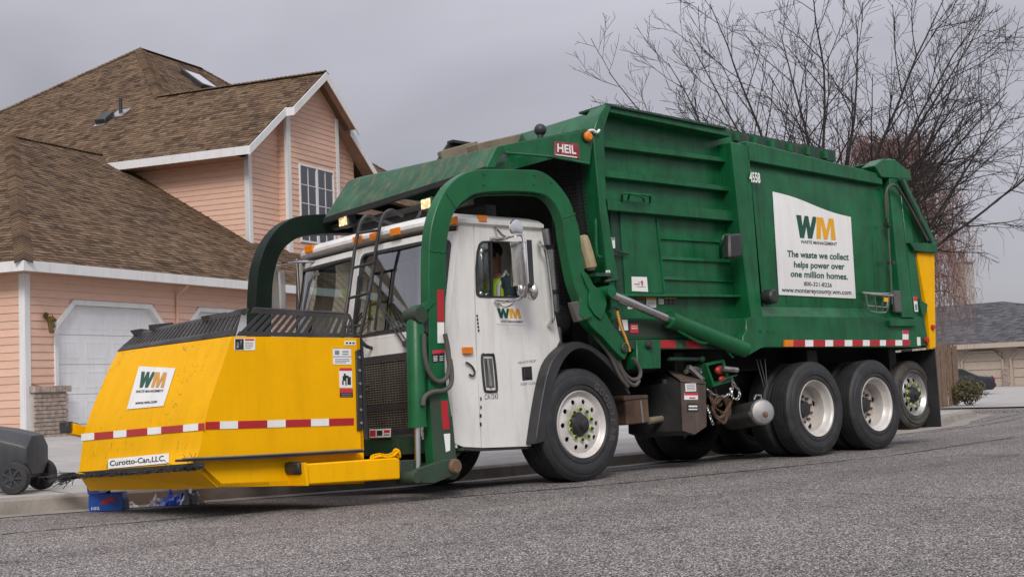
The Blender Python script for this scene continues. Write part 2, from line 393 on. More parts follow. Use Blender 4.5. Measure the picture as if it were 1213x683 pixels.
def rubber():
    m, t, b = mat_new('tyre_rubber')
    c = ramp(t, noise(t, 6, 6, 0.65), [(0.3, (0.014, 0.014, 0.015)), (0.55, (0.026, 0.026, 0.028)), (0.8, (0.055, 0.052, 0.048))])
    t.links.new(c, b.inputs['Base Color']); b.inputs['Roughness'].default_value = 0.62
    bump(t, b, noise(t, 60, 4), 0.1, 0.003); return m
M['rubber'] = rubber()
def rubber_dusty():
    m, t, b = mat_new('dusty_tyre_rubber')
    c = ramp(t, noise(t, 7, 6, 0.7), [(0.3, (0.03, 0.028, 0.025)), (0.6, (0.075, 0.068, 0.06)), (0.8, (0.12, 0.11, 0.1))])
    t.links.new(c, b.inputs['Base Color']); b.inputs['Roughness'].default_value = 0.8
    bump(t, b, noise(t, 60, 4), 0.15, 0.003); return m
M['rubber_dusty'] = rubber_dusty()
def island(name, cols, rough=0.9, rnd=0.12, bmp=0.25, sc_=40):
    m, t, b = mat_new(name)
    g = t.nodes.new('ShaderNodeNewGeometry')
    c = ramp(t, g.outputs['Random Per Island'], [(i/(len(cols)-1), x) for i, x in enumerate(cols)])
    n = ramp(t, noise(t, sc_, 5, 0.7), [(0.3, (1-rnd*2,)*3), (0.7, (1+rnd,)*3)])
    c = mixc(t, 1.0, c, n, 'MULTIPLY')
    n2 = ramp(t, noise(t, 0.5, 4, 0.6), [(0.3, (0.85,)*3), (0.7, (1.08,)*3)])
    c = mixc(t, 1.0, c, n2, 'MULTIPLY')
    t.links.new(c, b.inputs['Base Color']); b.inputs['Roughness'].default_value = rough
    b.inputs['Specular IOR Level'].default_value = 0.3
    bump(t, b, noise(t, 120, 3), bmp, 0.004)
    return m
M['shingle'] = island('brown_shingles', [(0.055, 0.033, 0.019), (0.13, 0.08, 0.046), (0.175, 0.112, 0.066), (0.085, 0.052, 0.03), (0.21, 0.142, 0.086), (0.15, 0.09, 0.052)])
M['shingle_grey'] = island('grey_shingles', [(0.06, 0.06, 0.065), (0.1, 0.1, 0.105), (0.13, 0.13, 0.135)])
def siding_mat(name, base):
    m, t, b = mat_new(name)
    oi = t.nodes.new('ShaderNodeObjectInfo')
    c0 = mixc(t, oi.outputs['Random'], tuple(x*0.93 for x in base), tuple(x*1.05 for x in base))
    n = ramp(t, noise(t, 3, 6, 0.7, (1, 1, 6)), [(0.3, (0.88,)*3), (0.7, (1.05,)*3)])
    c = mixc(t, 1.0, c0, n, 'MULTIPLY')
    t.links.new(c, b.inputs['Base Color']); b.inputs['Roughness'].default_value = 0.7
    bump(t, b, noise(t, 14, 6, 0.7, (0.3, 0.3, 6)), 0.12, 0.004)
    return m
M['siding'] = siding_mat('peach_siding', (0.69, 0.445, 0.335))
def glass(name, tint, refl):
    m, t, b = mat_new(name); t.nodes.remove(b)
    o = t.nodes['Material Output']
    tr = t.nodes.new('ShaderNodeBsdfTransparent'); tr.inputs[0].default_value = (*tint, 1)
    gl = t.nodes.new('ShaderNodeBsdfGlossy'); gl.inputs['Roughness'].default_value = 0.02; gl.inputs[0].default_value = (0.95, 0.97, 1, 1)
    fr = t.nodes.new('ShaderNodeFresnel'); fr.inputs[0].default_value = 1.5
    f = math_node(t, 'MULTIPLY_ADD', fr.outputs[0], 1.0, refl, True)
    mx_ = t.nodes.new('ShaderNodeMixShader'); t.links.new(f, mx_.inputs[0]); t.links.new(tr.outputs[0], mx_.inputs[1]); t.links.new(gl.outputs[0], mx_.inputs[2])
    t.links.new(mx_.outputs[0], o.inputs[0]); return m
M['glass'] = glass('windscreen_glass', (0.84, 0.94, 0.91), 0.26)
M['sideglass'] = glass('side_glass', (0.7, 0.74, 0.72), 0.06)
M['houseglass'] = glass('house_window_glass', (0.1, 0.11, 0.12), 0.12)
def mirror_mat():
    m, t, b = mat_new('mirror_glass'); b.inputs['Metallic'].default_value = 1; b.inputs['Roughness'].default_value = 0.08; b.inputs['Base Color'].default_value = (0.75, 0.75, 0.75, 1); return m
M['mirror'] = mirror_mat()
def lamp_mat():
    m, t, b = mat_new('lit_lamp_lens')
    b.inputs['Base Color'].default_value = (0.8, 0.6, 0.35, 1); b.inputs['Emission Color'].default_value = (1, 0.62, 0.25, 1)
    n = ramp(t, noise(t, 22, 3), [(0.42, (0.1,)*3), (0.66, (1,)*3)])
    t.links.new(math_node(t, 'MULTIPLY', n, 1.3), b.inputs['Emission Strength'])
    return m
M['lit'] = lamp_mat()
def asphalt():
    m, t, b = mat_new('chip_seal_asphalt')
    tc_ = t.nodes.new('ShaderNodeTexCoord')
    v1 = t.nodes.new('ShaderNodeTexVoronoi'); v1.inputs['Scale'].default_value = 105; t.links.new(tc_.outputs['Object'], v1.inputs['Vector'])
    sep = t.nodes.new('ShaderNodeSeparateColor'); t.links.new(v1.outputs['Color'], sep.inputs[0])
    c = ramp(t, sep.outputs[0], [(0.0, (0.035, 0.032, 0.031)), (0.22, (0.14, 0.127, 0.122)), (0.5, (0.3, 0.275, 0.262)), (0.8, (0.5, 0.455, 0.425)), (1.0, (0.85, 0.79, 0.73))])
    gap = ramp(t, v1.outputs['Distance'], [(0.3, (1,)*3), (0.64, (0.2,)*3)])
    c = mixc(t, 1.0, c, gap, 'MULTIPLY')
    big = ramp(t, noise(t, 0.35, 5, 0.6), [(0.3, (0.86,)*3), (0.7, (1.16,)*3)])
    c = mixc(t, 1.0, c, big, 'MULTIPLY')
    trk = ramp(t, noise(t, 1.1, 4, 0.55, (0.08, 1.0, 1.0), 0.3), [(0.35, (0.84,)*3), (0.6, (1.08,)*3)])
    c = mixc(t, 1.0, c, trk, 'MULTIPLY')
    stn = ramp(t, noise(t, 0.9, 6, 0.65), [(0.58, (1,)*3), (0.7, (0.66,)*3)])
    c = mixc(t, 1.0, c, stn, 'MULTIPLY')
    drp = ramp(t, noise(t, 2.6, 3, 0.5), [(0.70, (1,)*3), (0.735, (0.5,)*3)])
    c = mixc(t, 1.0, c, drp, 'MULTIPLY')
    mid = ramp(t, noise(t, 5, 5, 0.7), [(0.3, (0.85,)*3), (0.7, (1.12,)*3)])
    c = mixc(t, 1.0, c, mid, 'MULTIPLY')
    t.links.new(c, b.inputs['Base Color']); b.inputs['Roughness'].default_value = 0.85; b.inputs['Specular IOR Level'].default_value = 0.3
    inv = math_node(t, 'SUBTRACT', 1.0, v1.outputs['Distance'])
    bump(t, b, inv, 0.6, 0.004); return m
M['asphalt'] = asphalt()

# ------------------------------------------------------------------ the lie of the land
def lerp_tab(tab, x):
    if x <= tab[0][0]: return tab[0][1]
    for (a, b), (c, d) in zip(tab, tab[1:]):
        if x <= c: return b+(d-b)*(x-a)/(c-a)
    return tab[-1][1]
def sstep(a, b, x):
    t = max(0, min(1, (x-a)/(b-a))); return t*t*(3-2*t)
def datum(x, y):                        # street falls gently away to the right
    r = math.hypot(x, y); az = math.degrees(math.atan2(x, y))
    wgt = sstep(46, 54, az)*(1-sstep(96, 120, az))
    return wgt*lerp_tab([(0, 0), (20, 0), (38, -.2), (64, -.5), (92, -.42), (3000, -.42)], r)
CURB = [(-60, 14.6), (-10, 12.9), (0, 12.2), (4.6, 11.78), (9.4, 11.45), (14, 11.5), (19.8, 12.0), (22.8, 13.3), (26.4, 14.9), (27.8, 15.8), (28.8, 17.2), (29.2, 19.5), (29.3, 40)]
DIP = [(-10, .02), (4, .03), (9, .11), (15, .11), (19.5, .02), (100, .02)]
def road_z(x, y):
    yk = lerp_tab(CURB[:9], x)
    return datum(x, y) - lerp_tab(DIP, x)*sstep(9.2, max(yk, 9.5), y)
def grid_sheet(xs, yf, ny, zf):
    rows = []
    for x in xs:
        y0, y1 = yf(x)
        rows.append([(x, y0+(y1-y0)*j/ny, zf(x, y0+(y1-y0)*j/ny)) for j in range(ny+1)])
    return MB().loft(rows)
gx = [-600, -300, -150, -80, -40, -20, 0, 10, 20, 30, 40, 50, 60, 70, 80, 90, 100, 120, 160, 300, 900]
build('ground', MB().loft([[(x, y, datum(x, y)-0.35) for y in [-600, -200, -80, -40, -15, 0, 10, 20, 30, 40, 50, 60, 80, 120, 200, 400, 900]] for x in gx]), M['lawn'], kind='structure')
rx = [-60+i*2.5 for i in range(24)]+[i*0.8 for i in range(0, 36)]+[28.8, 29.2, 29.31, 31, 34, 38, 43, 50, 58, 66, 74, 82, 92, 110, 140]
def ytop(x):
    if x <= 29.3:
        return lerp_tab(sorted(CURB), x)
    return 75
ys_road = lambda x: (-30, ytop(x))
def road_rows():
    rows = []
    for x in rx:
        yt = ytop(x)
        ys = [-30, -15, -8, -3, 0, 2, 4, 6, 7.5, 8.6]+[9.2+(yt-9.2)*k/12 for k in range(1, 13)]
        rows.append([(x, y, road_z(x, y)) for y in ys])
    return rows
build('road', MB().loft(road_rows()), M['asphalt'], kind='structure')
cp = smooth([(x, y, 0) for x, y in CURB], 8)
def inward(i):
    d = (cp[min(i+1, len(cp)-1)]-cp[max(i-1, 0)]).normalized(); return Vector((-d.y, d.x, 0))
rows = []
for i, p in enumerate(cp):
    n_ = inward(i); z = road_z(p.x, p.y)
    rows.append([p-n_*0.34+Vector((0, 0, road_z(p.x-n_.x*.34, p.y-n_.y*.34)+0.006)), p-n_*0.02+Vector((0, 0, z+0.008)), p+n_*0.02+Vector((0, 0, z+0.115)), p+n_*0.05+Vector((0, 0, z+0.135)), p+n_*0.17+Vector((0, 0, z+0.14)), p+n_*0.17+Vector((0, 0, z-0.2))])
build('curb', MB().loft(rows), M['curb'], kind='structure')
def yard_z(p, n_, d):
    q = p+n_*d; wr = sstep(46, 54, math.degrees(math.atan2(q.x, q.y)))
    return road_z(p.x, p.y)+0.134 + (1-wr)*0.23*sstep(0.5, 13, d)+wr*(datum(q.x, q.y)-datum(p.x, p.y))
rows = []; rows2 = []
for i, p in enumerate(cp):
    if p.x > 27.5: break
    n_ = inward(i)
    rows.append([p+n_*d+Vector((0, 0, yard_z(p, n_, d))) for d in (0.172, 0.6, 1.0, 1.48)])
    rows2.append([p+n_*d+Vector((0, 0, yard_z(p, n_, d))) for d in (1.5, 3, 5, 7, 9, 11, 13, 16)])
build('sidewalk', MB().loft(rows), M['concrete'], kind='structure')
build('driveway', MB().loft(rows2), M['concrete'], kind='structure')
# joints in the pavement
jm = MB()
for k in range(14):
    i = int(len(cp)*0.26)+k*3
    if i >= len(rows)-2: break
    p = cp[i]; n_ = inward(i); d = Vector((n_.y, -n_.x, 0))*0.006
    a, b = p+n_*0.18, p+n_*1.48
    za, zb_ = yard_z(p, n_, .18)+0.003, yard_z(p, n_, 1.48)+0.003
    jm.add([a-d+Vector((0, 0, za)), a+d+Vector((0, 0, za)), b+d+Vector((0, 0, zb_)), b-d+Vector((0, 0, zb_))], [(0, 1, 2, 3)])
build('pavement_joint', jm, M['seam'], kind='structure')
# tar seams and cracks in the road
def crack(pix, wpx, amp=0.012):
    pts = []
    for (a, b) in zip(pix, pix[1:]):
        for k in range(14):
            t = k/14; pts.append(Wd(a[0]+(b[0]-a[0])*t, a[1]+(b[1]-a[1])*t, Z=-0.0))
    mb = MB(); rng = random.Random(int(pix[0][0]+pix[0][1]*7))
    row = []
    for i, p in enumerate(pts):
        d = (pts[min(i+1, len(pts)-1)]-pts[max(i-1, 0)]).normalized(); n_ = Vector((-d.y, d.x, 0))
        c = p+n_*rng.uniform(-amp, amp); hw = wpx*rng.uniform(0.4, 1.2)/2
        row.append([Vector((q.x, q.y, road_z(q.x, q.y)+0.004)) for q in (c-n_*hw, c+n_*hw)])
    return build('tar_seam', mb.loft(row), M['seam'], kind='structure')
crack([(0, 632), (150, 619), (330, 604), (480, 593), (620, 582), (760, 570), (900, 556), (1060, 539), (1213, 516)], 0.045)
crack([(930, 582), (1000, 584), (1090, 588), (1213, 591)], 0.018, 0.02)
crack([(1100, 508), (1160, 500), (1213, 488)], 0.05)
crack([(1125, 497), (1170, 492), (1213, 480)], 0.04)

# ------------------------------------------------------------------ peach house
house = thing('peach_house', 'peach two storey house with brown shingle roof and white garage doors', 'house', mat=HM)
Z0 = 0.33
def plane_fn(O, e, s):
    O, e, s = Vector(O), Vector(e).normalized(), Vector(s).normalized(); n = e.cross(s).normalized()
    return O, e, s, n
def clip_poly(poly, clip):              # Sutherland-Hodgman, clip convex and counter-clockwise
    res = poly
    for i in range(len(clip)):
        a, b = clip[i], clip[(i+1) % len(clip)]
        inp = res; res = []
        def side(p): return (b[0]-a[0])*(p[1]-a[1])-(b[1]-a[1])*(p[0]-a[0])
        for j in range(len(inp)):
            p, q = inp[j], inp[(j+1) % len(inp)]
            sp, sq = side(p), side(q)
            if sp >= 0: res.append(p)
            if (sp > 0 and sq < 0) or (sp < 0 and sq > 0):
                t = sp/(sp-sq); res.append((p[0]+(q[0]-p[0])*t, p[1]+(q[1]-p[1])*t))
        if not res: return []
    return res
def area2(poly): return sum(a[0]*b[1]-b[0]*a[1] for a, b in zip(poly, poly[1:]+poly[:1]))
def roof(parent, name, O, e, s, poly, mat, expo=0.145, wid=0.3, thick=0.08, lay=True, rng=random.Random(3)):
    O, e, s, n = plane_fn(O, e, s)
    if area2(poly) < 0: poly = poly[::-1]
    deck = build(name, MB().ext([O+e*a+s*t-n*thick for a, t in poly], n*(thick-0.012)), mat, parent)
    if not lay: return deck
    mb = MB(); t1 = max(p[1] for p in poly); t0 = min(p[1] for p in poly); a0 = min(p[0] for p in poly); a1 = max(p[0] for p in poly)
    k = 0; t = t0
    while t < t1:
        a = a0-rng.uniform(0, wid)
        while a < a1:
            wv = wid*rng.choice((0.45, 0.6, 0.8, 1.0)); dl = rng.choice((0, 0, 0.03))
            q = clip_poly([(a+0.004, t-dl), (a+wv-0.004, t-dl), (a+wv-0.004, t+expo*1.05), (a+0.004, t+expo*1.05)], poly)
            if len(q) >= 3:
                hgt = 0.016 if dl else 0.011
                tp = [O+e*x+s*y+n*(hgt*(1-(y-t)/(expo*1.05))+0.001) for x, y in q]
                b = len(mb.v)
                lo = [i for i in range(len(q))]
                mb.add(tp, [tuple(lo)])
                # front edge
                for i in range(len(q)):
                    j = (i+1) % len(q)
                    if abs(q[i][1]-q[j][1]) < 1e-6 and q[i][1] < t+0.02:
                        mb.v += [tp[i]-n*0.014, tp[j]-n*0.014]; m_ = len(mb.v)
                        mb.f.append((b+i, m_-2, m_-1, b+j))
            a += wv
        t += expo
    me = bpy.data.meshes.new('shingles'); me.from_pydata([v-OFF[parent.as_pointer()] for v in mb.v], [], mb.f); me.materials.append(mat)
    o = bpy.data.objects.new('shingles', me); col.objects.link(o); o.parent = deck; o['kind'] = 'stuff'
    return deck
def caps(deck, parent, p, q, mat, step=0.15, wid=0.17, na=(0, 0, 1), drop=0.5):
    p, q = Vector(p), Vector(q); d = (q-p); L = d.length; d.normalize()
    sd_ = d.cross(Vector(na)).normalized(); u_ = sd_.cross(d).normalized()
    mb = MB(); k = int(L/step)
    for i in range(k+1):
        a = p+d*(i*step); b = a+d*min(step*1.15, L-i*step+0.02)
        l0, l1 = 0.05, 0.03
        A = [a+u_*l0-sd_*0-u_*0, a+sd_*wid-u_*(wid*drop)+u_*l0, a-sd_*wid-u_*(wid*drop)+u_*l0]
        B = [b+u_*l1, b+sd_*wid-u_*(wid*drop)+u_*l1, b-sd_*wid-u_*(wid*drop)+u_*l1]
        mb.add(A+B+[x-u_*0.03 for x in A], [(0, 1, 4, 3), (0, 3, 5, 2), (0, 6, 7, 1), (0, 2, 8, 6)])
    me = bpy.data.meshes.new('ridge_caps'); me.from_pydata([v-OFF[parent.as_pointer()] for v in mb.v], [], mb.f); me.materials.append(mat)
    o = bpy.data.objects.new('ridge_caps', me); col.objects.link(o); o.parent = deck; o['kind'] = 'stuff'
SH = M['shingle']; PL = 0.59; PU = 0.745
L1 = math.sqrt(1+PL*PL); LU = math.sqrt(1+PU*PU)
ZE = 3.61-Z0; ZP = 7.53-Z0
lowroof = roof(house, 'garage_roof', (-.43, -.4, ZE), (1, 0, 0), (0, 1, PL), [(0, 0), (18, 0), (18, 7.3*L1), (7.3, 7.3*L1)], SH)
lowhip = roof(house, 'garage_roof', (-.43, 14.2, ZE), (0, -1, 0), (1, 0, PL), [(0, 0), (14.6, 0), (7.3, 7.3*L1)], SH)
Pm = (9.82, 0, ZP)                      # plane of the upper roof, seen from the left
def Pp(u, b): return (-b, (u-9.82)*LU)
uproof = roof(house, 'upper_roof', Pm, (0, -1, 0), (1, 0, PU), [Pp(9.82, 1.49), Pp(13.4, 1.49), Pp(13.4, 7.15), Pp(9.82, 7.15)], SH)
mainroof = roof(house, 'main_roof', Pm, (0, -1, 0), (1, 0, PU), [Pp(9.82, 7.15), Pp(13.4, 7.15), Pp(17.2, 10.95), Pp(9.82, 18.33)], SH)
bayroof = roof(house, 'bay_roof', Pm, (0, -1, 0), (1, 0, PU), [Pp(11.63, 1.22), Pp(13.4, 1.22), Pp(13.4, 1.49), Pp(11.63, 1.49)], SH)
ZA = ZP+(17.2-9.82)*PU
def Qp(u, b): return (u, (b-10.95)*LU)
frontroof = roof(house, 'main_roof', (0, 10.95, ZA), (1, 0, 0), (0, 1, PU), [Qp(13.4, 7.15), Qp(16.98, 3.57), Qp(28.33, 3.22), Qp(20.6, 10.95), Qp(17.2, 10.95)], SH)
ZR = ZP+(13.4-9.82)*PU
def slabq(name, pts): return build(name, MB().ext([Vector(p)-Vector((0, 0, .07)) for p in pts], (0, 0, .06)), SH, house)
slabq('upper_roof', [(13.4, 1.49, ZR), (16.98, 1.49, ZP), (16.98, 3.57, ZP), (13.4, 7.15, ZR)])
slabq('bay_roof', [(13.4, 1.22, ZR), (15.17, 1.22, ZR-1.77*PU), (15.17, 1.49, ZR-1.77*PU), (13.4, 1.49, ZR)])
slabq('main_roof', [(17.2, 10.95, ZA), (20.6, 10.95, ZA), (28, 18.33, ZP), (9.82, 18.33, ZP)])
slabq('main_roof', [(20.6, 10.95, ZA), (28.33, 3.22, ZA-7.73*PU), (28.33, 18.6, ZA-7.73*PU)])
caps(lowhip, house, (-.45, -.42, ZE), (6.87, 6.9, ZE+7.3*PL), SH, 0.15, 0.17)
caps(lowroof, house, (6.87, 6.9, ZE+7.3*PL), (17.5, 6.9, ZE+7.3*PL), SH)
caps(mainroof, house, (13.3, 7.05, ZR-.07), (17.2, 10.95, ZA), SH, 0.15, 0.2)
caps(mainroof, house, (9.82, 18.33, ZP), (17.2, 10.95, ZA), SH)
caps(frontroof, house, (17.2, 10.95, ZA), (20.6, 10.95, ZA), SH)
caps(frontroof, house, (28.33, 3.22, ZA-7.73*PU), (20.6, 10.95, ZA), SH)
caps(uproof, house, (13.4, 1.22, ZR), (13.4, 7.2, ZR), SH)
# fascia, rakes and soffits
WT = M['whitetrim']
build('fascia', MB().box((-.46, -.43, ZE-.2), (17.6, -.402, ZE+.0)), WT, house, 0.004)
build('fascia', MB().box((-.46, -.40, ZE-.2), (-.432, 14.2, ZE+.0)), WT, house, 0.004)
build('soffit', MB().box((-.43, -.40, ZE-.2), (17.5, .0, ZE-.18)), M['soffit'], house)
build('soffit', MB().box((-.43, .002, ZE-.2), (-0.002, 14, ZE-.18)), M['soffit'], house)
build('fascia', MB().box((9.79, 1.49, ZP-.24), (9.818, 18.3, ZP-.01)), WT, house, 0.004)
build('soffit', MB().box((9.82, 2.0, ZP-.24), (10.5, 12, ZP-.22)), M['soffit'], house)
def rake(u0, z0, u1, z1, b, wd=.24, th=.03, name='rake_board'):
    build(name, MB().ext([(u0, b, z0), (u1, b, z1), (u1, b, z1-wd), (u0, b, z0-wd)], (0, th, 0)), WT, house, 0.003)
rake(9.79, ZP-.03, 11.66, ZP-.03+1.87*PU, 1.46)
rake(11.60, ZP-.03+1.81*PU, 13.4, ZR-.01, 1.19)
rake(13.4, ZR-.01, 15.2, ZR-.01-1.8*PU, 1.19)
rake(15.15, ZR-.03-1.75*PU, 17.0, ZR-.03-3.6*PU, 1.46)
build('fascia', MB().box((11.60, 1.22, ZP-.03+1.81*PU-.24), (11.63, 1.46, ZP-.03+1.81*PU)), WT, house, 0.003)
def soff(u0, u1, b0, b1):               # sloping soffit under a gable overhang
    f = lambda u: (ZR-abs(u-13.4)*PU)-.1
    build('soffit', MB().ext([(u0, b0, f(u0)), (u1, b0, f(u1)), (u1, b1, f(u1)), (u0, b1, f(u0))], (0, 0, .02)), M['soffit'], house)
soff(9.82, 13.4, 1.49, 2.0); soff(13.4, 16.98, 1.49, 2.0); soff(11.63, 13.4, 1.22, 1.7); soff(13.4, 15.17, 1.22, 1.7)
# walls with lap siding, one object per board
unit = MB().add([(0, 0, 0), (1, 0, 0), (1, 0, 1), (0, 0, 1)], [(0, 1, 2, 3)])
def boards(wall, P_, e, n_, spans, z0, z1, rh=0.152):
    # P_ origin of the wall, e along it, n_ outward; spans(z) -> list of (from, to)
    P_, e, n_ = Vector(P_), Vector(e), Vector(n_)
    z = z0
    while z < z1-0.02:
        zt = min(z+rh, z1)
        lo, hi = spans(z+0.002), spans(zt-0.002)
        if len(lo) != len(hi): hi = lo = (lo if len(lo) > len(hi) else hi)
        for (a0, a1), (b0, b1) in zip(lo, hi):
            if a1-a0 < 0.03 and b1-b0 < 0.03: continue
            def at(a, zz, d): return P_+e*a+n_*d+Vector((0, 0, zz))
            mb = MB().hexa([at(a0, z+.003, 0.004), at(a1, z+.003, 0.004), at(b1, zt, 0.004), at(b0, zt, 0.004)],
                           [at(a0, z+.003, 0.026), at(a1, z+.003, 0.026), at(b1, zt, 0.012), at(b0, zt, 0.012)])
            me = bpy.data.meshes.new('siding_board'); me.from_pydata([v-OFF[house.as_pointer()] for v in mb.v], [], mb.f); me.materials.append(M['siding'])
            o = bpy.data.objects.new('siding_board', me); col.objects.link(o); o.parent = wall
        z = zt
def wall(pts, vec): return build('wall', MB().ext(pts, vec), M['siding'], house)
ZB, ZT = -0.5, ZE-.19
D1, D2 = (0.86, 4.2), (4.98, 8.32)      # two garage doors with clipped corners
DZ, DC = 2.86-Z0, 0.47
def door_cut(d, z):
    if z > DZ+.1: return None
    k = max(0, z-(DZ-DC)); return (d[0]+k*1.05-.1, d[1]-k*1.05+.1)
def gspans(z):
    cuts = [c for c in (door_cut(D1, z), door_cut(D2, z)) if c]
    if not cuts: return [(0.1, 17)]
    return [(0.1 if z > 1.22-Z0 else 1.02, cuts[0][0]), (cuts[0][1], cuts[1][0]), (cuts[1][1], 17)]
gw = wall([(0.0, .22, ZB), (17, .22, ZB), (17, .22, ZT), (0.0, .22, ZT)], (0, .08, 0))
boards(gw, (0, 0, 0), (1, 0, 0), (0, -1, 0), gspans, -.1, ZT)
# sheathing behind the boards, around the door openings
build('wall', MB().box((0.02, .0, ZB), (D1[0]-.02, .1, ZT)).box((D1[1]+.02, .0, ZB), (D2[0]-.02, .1, ZT)).box((D2[1]+.02, .0, ZB), (17, .1, ZT)).box((D1[0]-.02, .0, DZ+.05), (D1[1]+.02, .1, ZT)).box((D2[0]-.02, .0, DZ+.05), (D2[1]+.02, .1, ZT)), M['siding'], house)
sw = wall([(0.0, 0, ZB), (0.0, 14, ZB), (0.0, 14, ZT), (0.0, 0, ZT)], (.08, 0, 0))
boards(sw, (0, 0, 0), (0, 1, 0), (-1, 0, 0), lambda z: [(0.1, 14)], -.1, ZT)
build('corner_board', MB().box((-.035, -.035, ZB), (.115, 0.0, ZT)).box((-.035, 0.0, ZB), (0.0, .115, ZT)), WT, house, 0.003)
# upper storey
ZW = ZP-.2
mw = wall([(10.5, 2.0, 3.5), (16.2, 2.0, 3.5), (16.2, 2.0, ZP), (13.4, 2.0, ZR-.3), (10.5, 2.0, ZP)], (0, .08, 0))
def roofz(u): return ZR-abs(u-13.4)*PU-.1
def inv(z): return (13.4-(ZR-.1-z)/PU, 13.4+(ZR-.1-z)/PU)
boards(mw, (0, 2.0, 0), (1, 0, 0), (0, -1, 0), lambda z: [(max(10.6, inv(z)[0]), 11.96), (14.75, min(16.15, inv(z)[1]))] if z < roofz(11.9) else [], 4.5, ZR-1.3)
lw = wall([(10.5, 2.0, 3.5), (10.5, 9, 3.5), (10.5, 9, ZP-.15), (10.5, 2.0, ZP-.15)], (.08, 0, 0))
boards(lw, (10.5, 2.0, 0), (0, 1, 0), (-1, 0, 0), lambda z: [(0.1, 7)], 4.3, ZP-.2)
build('corner_board', MB().box((10.46, 1.965, 4.2), (10.62, 2.0, ZP-.05)).box((10.46, 2.0, 4.2), (10.5, 2.12, ZP-.15)), WT, house, 0.003)
build('corner_board', MB().box((16.08, 1.965, 4.2), (16.2, 2.0, ZP-.1)), WT, house, 0.003)
BB = 1.7
bw = wall([(11.96, BB, 4.45), (14.73, BB, 4.45), (14.73, BB, roofz(14.73)), (13.4, BB, ZR-.12), (11.96, BB, roofz(11.96))], (0, .06, 0))
WIN = (12.58, 14.36, 5.24-Z0, 7.38-Z0)
def bspans(z):
    l, r_ = max(12.1, inv(z)[0]), min(14.62, inv(z)[1])
    if WIN[2]-.06 < z < WIN[3]+.06: return [(l, WIN[0]-.05), (WIN[1]+.05, r_)]
    return [(l, r_)]
boards(bw, (0, BB, 0), (1, 0, 0), (0, -1, 0), bspans, 4.5, ZR-.15)
bs = wall([(11.96, BB, 4.45), (11.96, 2.0, 4.45), (11.96, 2.0, roofz(11.96)), (11.96, BB, roofz(11.96))], (.05, 0, 0))
boards(bs, (11.96, BB, 0), (0, 1, 0), (-1, 0, 0), lambda z: [(0.06, 0.3)], 4.5, roofz(11.96))
build('corner_board', MB().box((11.92, BB-.035, 4.42), (12.12, BB, roofz(11.95)-.02)).box((11.92, BB, 4.42), (11.96, BB+.06, roofz(11.95)-.02)), WT, house, 0.003)
build('corner_board', MB().box((14.6, BB-.035, 4.42), (14.77, BB, roofz(14.75)-.02)), WT, house, 0.003)
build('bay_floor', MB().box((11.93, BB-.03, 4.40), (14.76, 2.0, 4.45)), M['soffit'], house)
build('wall', MB().box((16.2, 4.0, ZB), (27.6, 17.5, ZA-7.73*PU-.1)).box((10.6, 9.0, ZB), (16.2, 17.5, ZP-.3)), M['siding'], house)
# bay window with two sashes
wx0, wx1, wz0, wz1 = WIN; wm = (wx0+wx1)/2
win = build('window', MB().ring([(wx0-.06, BB-.05, wz0-.06), (wx1+.06, BB-.05, wz0-.06), (wx1+.06, BB-.05, wz1+.06), (wx0-.06, BB-.05, wz1+.06)], [(wx0, BB-.05, wz0), (wx1, BB-.05, wz0), (wx1, BB-.05, wz1), (wx0, BB-.05, wz1)], (0, .06, 0)).box((wm-.05, BB-.045, wz0), (wm+.05, BB, wz1)), WT, house, 0.003)
for a0, a1 in ((wx0, wm-.05), (wm+.05, wx1)):
    build('pane', MB().box((a0+.005, BB-.012, wz0+.005), (a1-.005, BB-.008, wz1-.005)), M['houseglass'], win)
    mu = MB()
    c = (a0+a1)/2; mu.box((c-.011, BB-.03, wz0), (c+.011, BB-.014, wz1))
    for k in range(1, 4):
        zz = wz0+(wz1-wz0)*k/4; mu.box((a0, BB-.032, zz-.011), (a1, BB-.016, zz+.011))
    build('muntins', mu, WT, win)
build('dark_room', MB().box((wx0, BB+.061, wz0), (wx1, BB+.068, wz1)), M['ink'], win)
# garage doors
for d in (D1, D2):
    def octo(g, top):
        return [(d[0]-g, ZB), (d[1]+g, ZB), (d[1]+g, DZ-DC+g*.4), (d[1]-DC*1.05+g*.4, top), (d[0]+DC*1.05-g*.4, top), (d[0]-g, DZ-DC+g*.4)]
    door = build('garage_door', MB().box((d[0]-.1, .12, ZB), (d[1]+.1, .16, DZ+.1)), M['garage'], house)
    o3 = [(a, -.045, z) for a, z in octo(.10, DZ+.10)]; i3 = [(a, -.045, z) for a, z in octo(.0, DZ)]
    build('door_frame', MB().ring(o3, i3, (0, .16, 0)), WT, door, 0.003)
    sec = 0.60; zz = DZ-sec*4
    for r_ in range(4):
        build('panel_section', MB().box((d[0]-.05, .098, zz+.006), (d[1]+.05, .125, zz+sec-.006)), M['garage'], door, 0.004)
        for c_ in range(4):
            wv = (d[1]-d[0])/4; x0 = d[0]+c_*wv+.09; x1 = d[0]+(c_+1)*wv-.09
            build('panel', MB().ring([(x0, .094, zz+.12), (x1, .094, zz+.12), (x1, .094, zz+.48), (x0, .094, zz+.48)], [(x0+.05, .094, zz+.17), (x1-.05, .094, zz+.17), (x1-.05, .094, zz+.43), (x0+.05, .094, zz+.43)], (0, .01, 0)), M['garage'], door, 0.003)
        zz += sec
